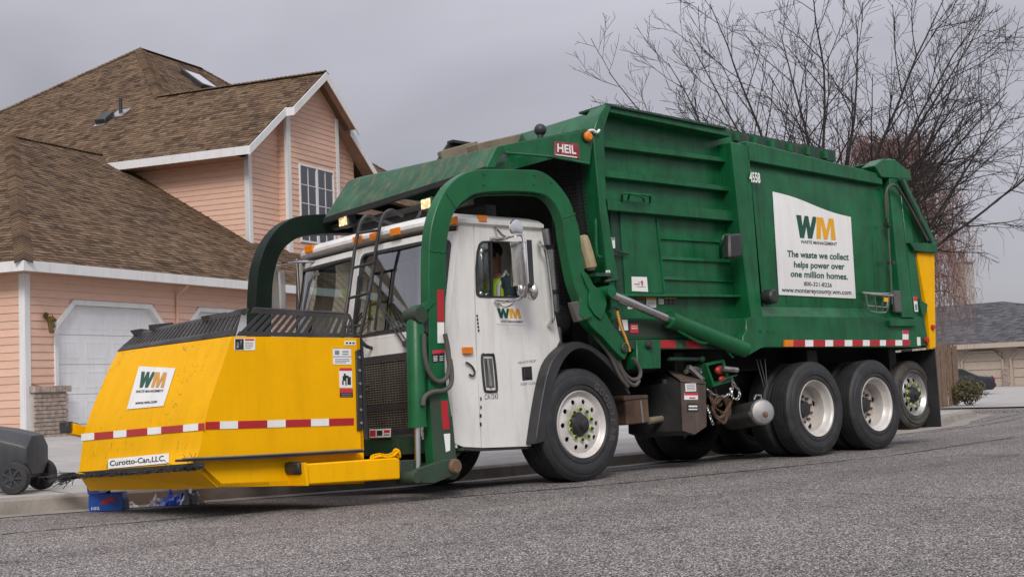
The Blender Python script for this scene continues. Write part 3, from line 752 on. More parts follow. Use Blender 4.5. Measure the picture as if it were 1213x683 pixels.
# brick pier left of the door
pier = build('brick_pillar', MB().box((.11, -.10, ZB), (1.0, .0, 1.12-Z0)), M['mortar'], house)
rng = random.Random(5)
z = -0.25; r_ = 0
while z < 1.12-Z0-.06:
    a = .1-(0.11 if r_ % 2 else 0)
    while a < 1.0:
        x0, x1 = max(a, .1), min(a+.205, 1.01)
        if x1-x0 > .03:
            dd = rng.uniform(0, .012)
            build('brick', MB().box((x0, -.125-dd, z), (x1, -.09, z+.064)), M['brick'], pier)
        a += .22
    for bb in (0,):
        build('brick', MB().box((1.0, -.125, z), (1.02, -.0, z+.064)), M['brick'], pier)
    z += .078; r_ += 1
a = .06
while a < 1.05:
    build('brick', MB().box((a, -.17, 1.12-Z0), (min(a+.075, 1.07), .0, 1.24-Z0)), M['brick'], pier, 0.004); a += .085
# lantern, downspout, roof fittings
M['brass'] = paint('aged_brass', (0.16, 0.11, 0.035), 0.4, 0.7, var=0.3, dirt_amt=0.3, streak=False)
lan = build('wall_lantern', MB().lathe([(0, .07), (.02, .06)], (.50, -.07, 2.28), 'y', 12).tube([(.5, -.06, 2.28), (.5, -.16, 2.32), (.5, -.2, 2.25)], .012, 6), M['brass'], house)
build('lantern_cage', MB().lathe([(1.93, .03), (1.95, .055), (1.97, .055), (1.97, .05), (2.17, .085), (2.17, .1), (2.19, .1)], (.5, -.2, 0), 'z', 6), M['brass'], lan)
build('lantern_roof', MB().lathe([(2.19, .11), (2.24, .06), (2.27, .03), (2.3, .025), (2.32, .0)], (.5, -.2, 0), 'z', 6), M['brass'], lan)
build('lantern_glass', MB().ring([(.5-.035, -.268, 1.99), (.5+.035, -.268, 1.99), (.5+.05, -.29, 2.15), (.5-.05, -.29, 2.15)], [(.5-.01, -.27, 2.05), (.5+.01, -.27, 2.05), (.5+.01, -.28, 2.1), (.5-.01, -.28, 2.1)], (0, .004, 0)), M['mirror'], lan)
build('downspout', MB().tube([(4.6, -.38, ZE-.2), (4.6, -.3, ZE-.26), (4.6, -.06, ZE-.42), (4.6, -.06, -.2)], .028, 8), M['siding'], house)
def roofpt(px, py):                     # a fitting seen at this pixel, standing on the upper left roof plane
    d = H.r @ (fw + rt*((px-IW/2)/F_PX) - up*((py-IH/2)/F_PX)); n = Vector((-PU, 0, 1)); p0 = Vector((9.82, 0, ZP))
    return H.o+d*((p0-H.o).dot(n)/d.dot(n))
p = roofpt(143, 135)
vp_ = build('vent_pipe', MB().cyl(p-Vector((0, 0, .1)), p+Vector((0, 0, .48)), .055, 12), M['black'], house)
build('flashing', slab(bil(p+Vector((-.22, .25, -.22*PU+.03)), p+Vector((-.22, -.25, -.22*PU+.03)), p+Vector((.2, -.25, .2*PU+.03)), p+Vector((.2, .25, .2*PU+.03))), 0, 1, 0, 1, (-PU, 0, 1), .01), M['steel'], vp_)
p = roofpt(125, 143)
rv = build('roof_vent', MB().ext([p+Vector((-.22, .2, -.16)), p+Vector((-.22, -.2, -.16)), p+Vector((.2, -.2, .16)), p+Vector((.2, .2, .16))], Vector((-.06, 0, .16))), M['black'], house, .02)
build('flashing', MB().ext([p+Vector((-.34, .2, -.34*PU+.02)), p+Vector((-.34, -.2, -.34*PU+.02)), p+Vector((-.2, -.2, -.2*PU+.02)), p+Vector((-.2, .2, -.2*PU+.02))], (-.01, 0, .012)), M['steel'], rv)
q0 = Vector((18.3, 9.16, ZA+(9.16-10.95)*PU)); e_, s_, n_ = Vector((1, 0, 0)), Vector((0, 1, PU)).normalized(), Vector((0, -PU, 1)).normalized()
sk = build('skylight', MB().ext([q0-e_*.5-s_*.35, q0+e_*.5-s_*.35, q0+e_*.5+s_*.75, q0-e_*.5+s_*.75], n_*.16), M['black'], house, .01)
build('skylight_glass', MB().ext([q0-e_*.42-s_*.28+n_*.162, q0+e_*.42-s_*.28+n_*.162, q0+e_*.42+s_*.68+n_*.162, q0-e_*.42+s_*.68+n_*.162], n_*.015), M['mirror'], sk)

# ------------------------------------------------------------------ cream neighbour, mirrored in the windscreen
NM = Matrix.Translation((-8.5, 27.0, .3)) @ Matrix.Rotation(R(25), 4, 'Z')
nb_ = thing('cream_house', 'cream sided two storey house left of the peach house, mirrored in the windscreen', 'house', mat=NM)
nw = build('wall', MB().box((0, .02, -1), (10.5, 8, 9.0)), M['cream'], nb_)
for k in range(53):
    z = -.3+k*.175
    build('siding_board', MB().hexa([(0.1, .02, z), (10.4, .02, z), (10.4, .02, z+.175), (0.1, .02, z+.175)], [(0.1, -.03, z+.004), (10.4, -.03, z+.004), (10.4, -.008, z+.175), (0.1, -.008, z+.175)]), M['cream'], nw)
build('corner_board', MB().box((10.36, -.05, -.5), (10.52, .02, 9.0)), M['whitetrim'], nb_)
build('fascia', MB().box((-.4, -.4, 8.9), (10.9, -.36, 9.1)), M['whitetrim'], nb_)
build('roof', MB().add([(-.4, -.4, 9.1), (10.9, -.4, 9.1), (10.9, 8.4, 9.1), (-.4, 8.4, 9.1), (3.6, 4, 11.2), (6.9, 4, 11.2)], [(0, 1, 5, 4), (1, 2, 5), (2, 3, 4, 5), (3, 0, 4), (3, 2, 1, 0)]), M['shingle'], nb_)

# ------------------------------------------------------------------ beige house far down the street
XR = 80.0
BZ = -.62
bh = thing('beige_house', 'beige house with grey roof, brick chimney and two closed garage doors far down the street', 'house', loc=(XR, 44, -.42), off=(XR, 44, -.42))
y_l, y_r = 52.0, 30.0
ez = Wd(1160, 407, X=XR).z
bwall = build('wall', MB().box((XR+.3, y_r, BZ), (XR+.6, y_l, ez)), M['beige'], bh)
for (pa, pb) in (((1141, 459), (1187, 456)), ((1199, 455), (1245, 452))):
    ya, yb = Wd(*pa, X=XR).y, Wd(*pb, X=XR).y; zt = Wd(pb[0]-20, 417.5 if pa[0] < 1190 else 414, X=XR).z; ch = .5
    o2 = [(ya+.12, BZ), (yb-.12, BZ), (yb-.12, zt-ch), (yb+ch, zt+.12), (ya-ch, zt+.12), (ya+.12, zt-ch)]
    i2 = [(ya, BZ), (yb, BZ), (yb, zt-ch), (yb+ch, zt), (ya-ch, zt), (ya, zt-ch)]
    gd = build('garage_door', MB().ext([(XR+.25, y, z) for y, z in i2], (.1, 0, 0)), M['beige'], bh)
    build('door_frame', MB().ring([(XR+.1, y, z) for y, z in o2], [(XR+.1, y, z) for y, z in i2], (.2, 0, 0)), M['beige'], gd)
    for k in range(4):
        zz = -.42+(zt+.42)*k/4
        build('panel_section', MB().box((XR+.2, min(ya, yb)+.05, zz+.03), (XR+.24, max(ya, yb)-.05, zz+(zt+.42)/4-.03)), M['beige'], gd)
for a, b in (((1188, 437), (1198, 458)),):
    ya, yb = Wd(*a, X=XR).y, Wd(*b, X=XR).y; bp = build('brick_pillar', MB().box((XR-.02, min(ya, yb), BZ), (XR+.3, max(ya, yb), Wd(1193, 437, X=XR).z)), M['mortar'], bh)
    z = -.5
    for k in range(9):
        build('brick_course', MB().box((XR-.06, min(ya, yb)+(k % 2)*.05, z), (XR-.01, max(ya, yb)-.02, z+.12)), M['brick'], bp); z += .145
XG = XR+6.5
zr = Wd(1189, 357, X=XG).z; yr1 = Wd(1189, 357, X=XG).y; yr0 = y_l+2
sl = (zr-ez)/(XG-XR+.5)
Ls = math.sqrt(1+sl*sl)
roof(bh, 'roof', (XR-.5, y_l+3, ez), (0, -1, 0), (1, 0, sl), [(0, 0), (y_l+3-28, 0), (y_l+3-yr1, (XG-XR+.5)*Ls), (0, (XG-XR+.5)*Ls)], M['shingle_grey'], 0.3, 0.6)
build('roof', MB().ext([(XG, yr1, zr-.06), (XR-.5, 28, ez-.06), (XR+14, 28, ez-.06)], (0, 0, .04)), M['shingle_grey'], bh)
build('fascia', MB().box((XR-.56, 28, ez-.3), (XR-.5, y_l+3, ez)), M['beige'], bh)
cl_, cr_ = Wd(1131, 330, X=XG+2), Wd(1147, 330, X=XG+2); ct = Wd(1139, 311, X=XG+2).z
chm = build('chimney', MB().box((XG+1.6, cr_.y, 2), (XG+2.8, cl_.y, ct)), M['mortar'], bh)
rng = random.Random(9)
z = 3.5
cm = MB()
while z < ct-.05:
    y = cr_.y-rng.uniform(0, .2)
    while y < cl_.y:
        cm.box((XG+1.57-rng.uniform(0, .02), max(y, cr_.y-.02), z), (XG+1.61, min(y+.34, cl_.y+.02), z+.12)); y += .37
    z += .15
build('bricks', cm, M['brick'], chm, kind='stuff')
build('chimney_cap', MB().box((XG+1.5, cr_.y-.15, ct), (XG+2.9, cl_.y+.15, ct+.18)), M['mortar'], chm)
build('flue', MB().lathe([(0, .22), (.5, .2), (.5, .26), (.62, .26)], ((XG+2.2), (cl_.y+cr_.y)/2, ct+.15), 'z', 10), M['rust'], chm)
build('driveway', grid_sheet([34, 38, 42, 48, 54, 60, 66, 72, 76, 80.2], lambda x: (max(14, .42*x), .72*x), 10, lambda x, y: datum(x, y)+.02), M['concrete'], kind='structure')

# ------------------------------------------------------------------ fence, bush and car behind the truck
p0, p1 = Wd(1136, 478, Z=-.22), Wd(1105, 484, Z=-.2)
dv = (p1-p0).normalized(); nv = Vector((dv.y, -dv.x, 0))
fence = thing('wooden_fence', 'weathered brown board fence behind the rear of the truck', 'fence', loc=p0, off=p0)
Hh = 66/F_PX*(Wd(1122, 450, Y=p0.y)-Vector((0, 0, CAM_H))).length
rng = random.Random(4)
for k in range(34):
    a = p0+dv*(k*.148); hgt = Hh*(1+rng.uniform(-.012, .012)); t = rng.uniform(-.02, .02)
    build('fence_board', MB().ext([a+nv*t, a+dv*.132+nv*t, a+dv*.132+nv*t+Vector((0, 0, hgt)), a+nv*t+Vector((0, 0, hgt))], nv*-.02), M['fence'], fence)
for z in (.35, Hh-.3):
    build('rail', MB().bar(p0+nv*.04+Vector((0, 0, z)), p0+dv*5+nv*.04+Vector((0, 0, z)), .04, .09), M['fence'], fence)
for k in (0, 2.4, 4.8):
    a = p0+dv*k+nv*.1; build('fence_post', MB().box(a-Vector((.05, .05, .1)), a+Vector((.05, .05, Hh-.05))), M['fence'], fence)
bp_ = Wd(1147, 479, Z=-.22)
bush = thing('bush', 'small rounded olive green bush beside the fence end', 'bush', loc=bp_, off=bp_)
mb = MB(); rng = random.Random(12)
for k in range(2600):
    v = Vector((rng.gauss(0, 1), rng.gauss(0, 1), rng.gauss(0, 1))).normalized()*(rng.random()**.35)
    lump = 1+.18*math.sin(v.x*5+1)*math.cos(v.y*4)
    c = bp_+Vector((v.x*.55*lump, v.y*.55*lump, .42+v.z*.4*lump))
    a = Vector((rng.gauss(0, 1), rng.gauss(0, 1), rng.gauss(0, 1))).normalized(); b = a.orthogonal().normalized()
    s = rng.uniform(.02, .045)
    mb.add([c-a*s, c+b*s*.6, c+a*s, c-b*s*.6], [(0, 1, 2, 3)])
build('foliage', mb, M['bush'], bush)
sm = MB()
for k in range(9):
    an = k*.7; sm.tube([bp_+Vector((.03*math.cos(an), .03*math.sin(an), -.05)), bp_+Vector((.3*math.cos(an), .3*math.sin(an), .4))], [.015, .006], 4)
build('stems', sm, M['bark'], bush)

# parked car: nose to the left and away
ce = Wd(1173, 466.5, Z=-.5)
ld = Vector((-.60, .80, 0)).normalized()
CMX = Matrix.Translation(ce) @ Matrix(((ld.x, -ld.y, 0, 0), (ld.y, ld.x, 0, 0), (0, 0, 1, 0), (0, 0, 0, 1)))
car = thing('parked_car', 'dark blue saloon car with red tail lights parked before the beige house', 'car', mat=CMX)
prof = [(0.0, .35), (-.02, .62), (.04, .9), (.12, .96), (.75, .99), (1.45, 1.36), (1.8, 1.42), (2.5, 1.4), (3.1, 1.06), (3.3, .98), (4.3, .84), (4.5, .7), (4.52, .4), (4.4, .25), (.1, .25)]
build('body', MB().prism([(x, z) for x, z in prof], 0, 1.75), M['carpaint'], car, .06, seg=2)
for y in (-.006, 1.75):
    build('window', MB().prism([(1.0, 1.0), (1.48, 1.3), (1.85, 1.35), (2.45, 1.33), (2.95, 1.03)], y, y+.006), M['houseglass'], car)
build('rear_window', MB().hexa([(.78, .2, 1.005), (.78, 1.55, 1.005), (1.42, 1.45, 1.355), (1.42, .3, 1.355)], [(.77, .2, 1.02), (.77, 1.55, 1.02), (1.41, 1.45, 1.37), (1.41, .3, 1.37)]), M['mirror'], car)
for y in (.05, 1.35):
    build('tail_light', MB().box((-.04, y, .66), (.06, y+.35, .86)), M['redlens'], car, .01)
build('tail_light', MB().box((.0, -.01, .68), (.32, .02, .86)), M['redlens'], car, .005)
build('bumper', MB().box((-.07, .05, .38), (.1, 1.7, .58)), M['carpaint'], car, .03)
for x in (.85, 3.55):
    for y in (-.01, 1.56):
        wh = build('wheel', MB().lathe([(0, .18), (0, .3), (.03, .32), (.17, .32), (.2, .3), (.2, .18)], (x, y, .32), 'y', 20), M['rubber'], car)
        build('rim', MB().lathe([(.01, .19), (.03, .18), (.04, .05), (.02, .0)], (x, y, .32), 'y', 14), M['rim_silver'], wh)

# ------------------------------------------------------------------ trees
def tree_mesh(rng, base, dirs, L0, r0, gens, splits, spread, up_bias, droop=0.0, shrink=.74, wiggle=.16, minr=.006, seglen=.5, sides=(7, 5, 4, 3, 3, 3, 3)):
    trunk, crown = MB(), MB()
    def grow(p, d, L, r, g):
        pts = [p]; rs = [r]; k = max(2, int(L/seglen)); seg = L/k
        kids = []
        r1 = max(minr, r*.62)
        for i in range(k):
            a = Vector((rng.gauss(0, 1), rng.gauss(0, 1), rng.gauss(0, 1)))*wiggle
            d = (d+a+Vector((0, 0, up_bias if g < gens-2 else up_bias*.4))-Vector((0, 0, droop*(g/gens)**1.5))).normalized()
            p = p+d*seg; pts.append(p); rs.append(max(minr, r+(r1-r)*(i+1)/k))
            if g < gens and i >= (0 if g > 0 else 1):
                if rng.random() < splits[min(g, len(splits)-1)]:
                    kids.append((p, d, rs[-1]))
        (trunk if g == 0 else crown).tube(pts, rs, sides[min(g, 6)], False)
        if g < gens:
            for (q, dd, rr) in kids:
                ax = Vector((rng.gauss(0, 1), rng.gauss(0, 1), rng.gauss(0, 1))); ax = (ax-dd*ax.dot(dd)).normalized()
                ang = spread*rng.uniform(.6, 1.25)
                nd_ = dd*math.cos(ang)+ax*math.sin(ang)
                grow(q, nd_, L*shrink*rng.uniform(.6, 1.05), max(minr, rr*.6), g+1)
            grow(p, d, L*shrink*rng.uniform(.8, 1.0), rs[-1], g+1)
    for d, l in dirs: grow(base, Vector(d).normalized(), l, r0, 1)
    return trunk, crown
def cam_dir(px, dist, z):
    az = YAW+math.atan((px-IW/2)/F_PX*math.cos(0)); return Vector((math.sin(az)*dist, math.cos(az)*dist, z))
tb = cam_dir(978, 31.0, -.2)
rg = Vector((rt0.x, rt0.y, 0)).normalized(); aw = Vector((fw.x, fw.y, 0)).normalized()
bt = thing('bare_tree', 'large bare deciduous tree with spreading dark branches rising behind the truck body', 'tree', loc=tb, off=tb)
fork = tb+Vector((0, 0, 2.6))
build('trunk', MB().tube(smooth([tb-Vector((0, 0, .2)), tb+Vector((.05, 0, .8)), tb+Vector((0, .05, 1.8)), fork], 4), [.36, .3, .27, .26, .25, .245, .24, .24, .235, .23, .23, .23, .225], 10), M['bark'], bt)
rng = random.Random(21)
cr = MB()
def curve_branch(p, d, L, r0, r1, n, wob, lift):
    # a nearly straight tapering branch; returns its points and directions
    pts, ds, rs = [p], [d], [r0]
    for k in range(n):
        d = (d+Vector((rng.gauss(0, wob), rng.gauss(0, wob), rng.gauss(0, wob)+lift))).normalized()
        p = p+d*(L/n); pts.append(p); ds.append(d); rs.append(r0+(r1-r0)*((k+1)/n)**.85)
    return pts, ds, rs
def side_dir(d, ang):
    ax = Vector((rng.gauss(0, 1), rng.gauss(0, .8), rng.gauss(.15, .8))); ax = (ax-d*ax.dot(d)).normalized()
    return (d*math.cos(ang)+ax*math.sin(ang)).normalized()
def along(pts, ds, rs, t):
    x = t*(len(pts)-1); k = min(int(x), len(pts)-2); f_ = x-k
    return pts[k].lerp(pts[k+1], f_), ds[k+1], rs[k]+(rs[k+1]-rs[k])*f_
def sprout(pts, ds, rs, L, lvl):
    gap = (.40, .22, .15)[lvl]; n = int(L*(1-.18)/gap)
    for k in range(n):
        t = .18+.82*(k+rng.random())/max(1, n)
        p, d, r_ = along(pts, ds, rs, min(t, .98))
        l_ = (1-.62*t)*(3.1, 1.45, .55)[lvl]*rng.uniform(.55, 1.15)
        r0 = min(r_*.62, (.025, .011, .007)[lvl]); r1 = (.0075, .0058, .0048)[lvl]; r0 = max(r0, r1)
        q = curve_branch(p, side_dir(d, R(rng.uniform(24, 52))), l_, r0, r1, (6, 4, 3)[lvl], (.075, .09, .1)[lvl], .02)
        cr.tube(q[0], q[2], (5, 3, 3)[lvl], False)
        if lvl < 2: sprout(*q, l_, lvl+1)
for k in range(16):
    sx_ = -.86+2.5*k/15+rng.uniform(-.09, .09); dp = rng.uniform(-.6, .6)
    d = (rg*sx_+aw*dp+Vector((0, 0, 1.45-.3*abs(sx_)))).normalized()
    L_ = rng.uniform(7.4, 8.4)*(1-.12*abs(sx_))
    q = curve_branch(fork-Vector((0, 0, rng.uniform(0, .5))), d, L_, .07*rng.uniform(.7, 1.1), .009, 15, .06, .012)
    cr.tube(q[0], q[2], 7, False)
    sprout(*q, L_, 0)
build('branches', cr, M['bark'], bt)
wb = cam_dir(1068, 42.0, -.25)
birch = thing('weeping_birch', 'bare weeping birch with fine reddish drooping twigs between truck and chimney', 'tree', loc=wb, off=wb)
tp = [wb+Vector((0, 0, -.2)), wb+Vector((.1, 0, 2)), wb+Vector((.0, .1, 4)), wb+Vector((.15, 0, 6)), wb+Vector((.1, .1, 7.6))]
build('trunk', MB().tube(smooth(tp, 4), [.2-.16*i/16 for i in range(17)], 8), M['bark'], birch)
rng = random.Random(33)
lim, tw = MB(), MB()
for k in range(95):
    h = rng.uniform(2.2, 8.2); an = rng.uniform(0, 6.283); ln = rng.uniform(.7, 2.15)*(1.1 if h < 6 else .7)
    d = Vector((math.cos(an), math.sin(an), 0)); p = wb+Vector((.05, .05, min(h, 7.5)))
    pts = [p, p+d*ln*.4+Vector((0, 0, .6)), p+d*ln*.8+Vector((0, 0, .75)), p+d*ln+Vector((0, 0, .35))]
    pts = smooth(pts, 4); lim.tube(pts, [.032-.024*i/(len(pts)-1) for i in range(len(pts))], 4, False)
    for j in range(40):
        q = pts[rng.randrange(2, len(pts))]+Vector((rng.gauss(0, .22), rng.gauss(0, .22), rng.gauss(0, .12)))
        hl = rng.uniform(.3, 1.0)*rng.choice((1, 1, 1.6, 2.4)); hl = min(hl, q.z-wb.z-1.0)
        if hl < .25: continue
        sw_ = Vector((rng.gauss(0, .22), rng.gauss(0, .22), 0))
        t3 = [q, q+sw_*.7+d*.15+Vector((0, 0, -hl*.15)), q+sw_*1.2+d*.1+Vector((0, 0, -hl*.6)), q+sw_*1.3+Vector((rng.gauss(0, .09), rng.gauss(0, .09), -hl))]
        tw.tube(t3, [.0075, .0065, .0055, .0045], 3, False)
        if rng.random() < .6:
            s2 = t3[1]; e2 = Vector((rng.gauss(0, .2), rng.gauss(0, .2), -hl*.5)); tw.tube([s2, s2+e2*.5+Vector((0, 0, .04)), s2+e2], [.006, .005, .004], 3, False)
build('branches', lim, M['bark'], birch)
build('twigs', tw, M['birch_twig'], birch, kind='stuff')

# ------------------------------------------------------------------ the front loading refuse truck
truck = thing('refuse_truck', 'green front loading refuse truck with white cab, parked on the road', 'truck',
              mat=TM @ Matrix.Translation((TRUCK_X, 0, 0)), off=(TRUCK_X, 0, 0))
CY = 1.2                                # middle of the truck
CC = 1.35                               # middle of the cab, set a little further over
def mir(mb, c=CY):                      # the same shape on the far side
    m = MB(); m.v = [Vector((v.x, 2*c-v.y, v.z)) for v in mb.v]; m.f = [tuple(reversed(q)) for q in mb.f]; return m
def px2(pts, **k): return [T(a, b, **k) for a, b in pts]
def xz(pts, Y): return [(p.x, p.z) for p in px2(pts, Y=Y)]
def sticker(parent, quad, n_off, mat='decal', name='sticker', th=.003, label=None):
    fn = bil(*quad)
    o = build(name, slab(fn, 0, 1, 0, 1, n_off, th), M[mat], parent, label=label)
    nv_ = Vector(n_off).normalized()*(th+.0015)
    return o, (lambda u, v: fn(u, v)+nv_)
def strips(parent, quad_fn, n, pattern, noff, th=.003):
    for (a, b, c) in pattern:
        build('reflective_strip', slab(quad_fn, a, b, 0, 1, noff, th), M['red' if c == 'r' else 'decal'], parent)
def plan_marks(parent, fn, marks, name='print'):
    by = {}
    for (u0, u1, v0, v1, c) in marks:
        by.setdefault(c, MB()).add([fn(u0, v0), fn(u1, v0), fn(u1, v1), fn(u0, v1)], [(0, 1, 2, 3)])
    for c, mb in by.items(): build(name, mb, M[c], parent)
def wm_logo(parent, fn, u0, u1, v0, v1, cg='inkgreen', cy='inkyellow'):
    # interlocking W and M, drawn in a 0..1 box
    W_ = [[(0, 1), (.13, 1), (.205, 0), (.10, 0)], [(.10, 0), (.205, 0), (.305, 1), (.215, 1)], [(.215, 1), (.305, 1), (.405, 0), (.30, 0)], [(.30, 0), (.405, 0), (.50, .8), (.50, 1), (.415, 1)]]
    M_ = [[(.515, 0), (.63, 0), (.63, 1), (.515, 1)], [(.60, 1), (.68, 1), (.79, .22), (.755, 0), (.70, 0)], [(.72, 0), (.79, 0), (.90, 1), (.82, 1)], [(.86, 1), (.94, 1), (1.0, 0), (.885, 0)]]
    nrm = (fn(1, .5)-fn(0, .5)).cross(fn(.5, 1)-fn(.5, 0)).normalized()
    if nrm.dot(T.o-fn(.5, .5)) < 0: nrm = -nrm
    for polys, c in ((W_, cg), (M_, cy)):
        mb = MB()
        for k, q in enumerate(polys):
            mb.add([fn(u0+(u1-u0)*a, v0+(v1-v0)*b)+nrm*(.0008*k) for a, b in q], [tuple(range(len(q)))])
        build('logo', mb, M[c], parent)

G, AG = M['green'], M['arm_green']
# ---- wheels
def wheel(name, hub, side, wdt, style, R_=.525, mat='rubber', rim_r=.30, dual=False, parent=truck):
    # side -1: outer face towards the camera (y decreasing)
    x, y, z = hub; s = -side
    def L(prof, n=40, closed=False): return MB().lathe([(a*s, r) for a, r in prof], (x, y, z), 'y', n, closed)
    rimmat = M['rim_silver'] if style == 'alloy' else M['rim']
    if style == 'front' or style == 'alloy':
        dsh = .05
        w_ = build(name, L([(.012, rim_r-.004), (.0, rim_r+.012), (.016, rim_r+.02), (.05, rim_r+.012), (wdt*.9, rim_r+.01), (wdt*.9, rim_r-.04), (.10, rim_r-.035), (dsh, rim_r-.03), (.03, rim_r-.012)], 40, True), rimmat, parent)
        # dished disc with hand holes
        mb = MB(); nh = 10; K = 16
        r0, r1 = .115, rim_r-.028
        fz = lambda r: dsh-.018*math.sin(max(0, min(1, (r-r0)/(r1-r0)))*math.pi)
        for h in range(nh):
            a0 = 2*math.pi*h/nh; half = math.pi/nh; rm = r0+(r1-r0)*.66; hr = .024 if style == 'front' else .03
            outer, inner = [], []
            for k in range(K):
                t = 2*math.pi*k/K; c_, s_ = math.cos(t), math.sin(t); m_ = max(abs(c_), abs(s_))
                rr = r0+(r1-r0)*(.5+.5*c_/m_); aa = a0+half*s_/m_
                outer.append((rr, aa)); inner.append((rm+hr*c_, a0+hr*s_/rm))
            P3 = lambda q: Vector((x+q[0]*math.cos(q[1]), y+s*fz(q[0]), z+q[0]*math.sin(q[1])))
            o_, i_ = [P3(q) for q in outer], [P3(q) for q in inner]
            b = len(mb.v); back = [p+Vector((0, s*.012, 0)) for p in i_]
            mb.v += o_+i_+back
            for k in range(K):
                l = (k+1) % K
                mb.f += [(b+k, b+l, b+K+l, b+K+k), (b+K+k, b+K+l, b+2*K+l, b+2*K+k)]
        build('disc', mb, rimmat, w_, sharp=50)
        build('wheel_back', L([(.13, .0), (.13, rim_r)], 24), M['darkvoid'], w_)
        build('hub', L([(-.045, .0), (-.045, .035), (-.04, .045), (-.01, .055), (.0, .09), (.03, .1), (.06, .125)], 24), M['black'], w_)
        n0 = None
        for k in range(10):
            a = 2*math.pi*(k+.5)/10; c = Vector((x+.142*math.cos(a), y, z+.142*math.sin(a)))
            nb = MB().lathe([(.02*s, .017), (.052*s-.04*s, .017), (-.002*s, .012), (-.002*s, 0)], c, 'y', 6)
            build('lug_nut', nb, M['rim_silver'] if style == 'alloy' else M['black'], w_)
            d = Vector((math.cos(a+1.4), 0, math.sin(a+1.4)))*.024
            ind = MB().lathe([(.024*s, .021), (.014*s, .021), (.014*s, .013)], c, 'y', 8)
            ind.ext([c+d*.6+Vector((.008, s*.012, 0)), c+d*.6+Vector((-.008, s*.012, 0)), c+d*1.7+Vector((0, s*.012, .0))], (0, s*.008, 0))
            build('nut_indicator', ind, M['indicator'], w_)
    else:                               # deep dish dual
        dp = .215
        w_ = build(name, L([(.012, rim_r-.004), (.0, rim_r+.014), (.018, rim_r+.02), (.05, rim_r+.012), (.3, rim_r+.01), (.3, rim_r-.03), (dp+.03, rim_r-.03), (dp-.02, rim_r-.035), (.12, rim_r-.042), (.09, rim_r-.045), (.06, rim_r-.02), (.03, rim_r-.012)], 44, True), rimmat, parent)
        build('disc', L([(dp, .1), (dp-.015, .17), (dp-.012, .2), (dp+.01, rim_r-.03)], 40), rimmat, w_)
        build('hub', L([(dp-.07, .0), (dp-.07, .07), (dp-.06, .085), (dp-.01, .1), (dp+.01, .11)], 24), M['frame'], w_)
        for k in range(10):
            a = 2*math.pi*(k+.5)/10; c = Vector((x+.142*math.cos(a), y, z+.142*math.sin(a)))
            build('lug_nut', MB().lathe([((dp)*s, .019), ((dp-.04)*s, .019), ((dp-.05)*s, .012), ((dp-.05)*s, 0)], c, 'y', 6), M['rusty'], w_)
        for k in range(5):
            a = 2*math.pi*(k+.2)/5; c = Vector((x+.225*math.cos(a), y+s*(dp-.008), z+.225*math.sin(a)))
            build('hand_hole', MB().lathe([(0, .0), (0, .032)], c, 'y', 12), M['darkvoid'], w_)
    def tyre(y0):
        tw = wdt
        pr = [(.03, rim_r+.006), (.012, rim_r+.02), (-.002, rim_r+.035), (-.002, rim_r+.06), (.004, rim_r+.064), (.004, rim_r+.072), (-.006, rim_r+.076), (-.012, rim_r+.11), (-.010, R_-.09), (-.004, R_-.07), (.002, R_-.066), (.004, R_-.045), (.016, R_-.022), (.034, R_-.008)]
        tread = []
        ng = 5 if tw > .33 else 4
        for g in range(ng+1):
            a0 = .034+(tw-.068)*g/(ng+1); a1 = .034+(tw-.068)*(g+1)/(ng+1)
            cr_ = lambda a: R_-.006*((a-tw/2)/(tw/2))**2
            if g > 0: tread += [(a0+.005, cr_(a0)-.014), (a0+.0055, cr_(a0))]
            else: tread += [(a0, cr_(a0))]
            tread += [(a1-.0055, cr_(a1)), (a1-.005, cr_(a1)-.014)] if g < ng else [(a1, cr_(a1))]
        back = [(tw-a, r) for a, r in reversed(pr)]
        q = [(a+y0, r) for a, r in pr+tread+back]
        return L(q, 56, True)
    t_ = build('tyre', tyre(0.0), M[mat], w_, sharp=28)
    if dual: build('inner_tyre', tyre(wdt+.05), M[mat], w_, sharp=28)
    return w_
fh = T(690, 503.5, Y=0); r1h = T(968, 483, Y=0); r2h = T(1036, 478.5, Y=0)
Rw = .53
FX, RX1, RX2 = fh.x, r1h.x, r2h.x+.06
fw_ = wheel('front_wheel', (FX, 0, Rw), -1, .37, 'front', Rw, 'rubber')
for X_ in (RX1, RX2): wheel('rear_wheel', (X_, 0, Rw), -1, .27, 'dual', Rw, 'rubber', dual=True)
wheel('front_wheel', (FX, 2*CY, Rw), 1, .37, 'front', Rw, 'rubber')
for X_ in (RX1, RX2): wheel('rear_wheel', (X_, 2*CY, Rw), 1, .27, 'dual', Rw, 'rubber', dual=True)
th_ = T(1084, 467, Y=.18)
wheel('lift_axle_wheel', (th_.x, .18, th_.z), -1, .28, 'alloy', .43, 'rubber_dusty', .25)
wheel('lift_axle_wheel', (th_.x, 2*CY-.18, th_.z), 1, .28, 'alloy', .43, 'rubber_dusty', .25)
# raised lettering on the near front tyre
for k, ch in enumerate('GOODYEAR'):
    a = R(58-k*11.5); mb = MB(); rr = .405
    ctr = Vector((FX+rr*math.cos(a), -.013, Rw+rr*math.sin(a)))
    ex = Vector((math.sin(a), 0, -math.cos(a))); ey = Vector((math.cos(a), 0, math.sin(a)))
    put_text(mb, ch, lambda u, v: ctr+ex*u+ey*v, -.03, .03, -.035, .035, .01)
    build('tyre_lettering', mb, M['hose'], [c for c in fw_.children if c.name.startswith('tyre')][0] if False else fw_)
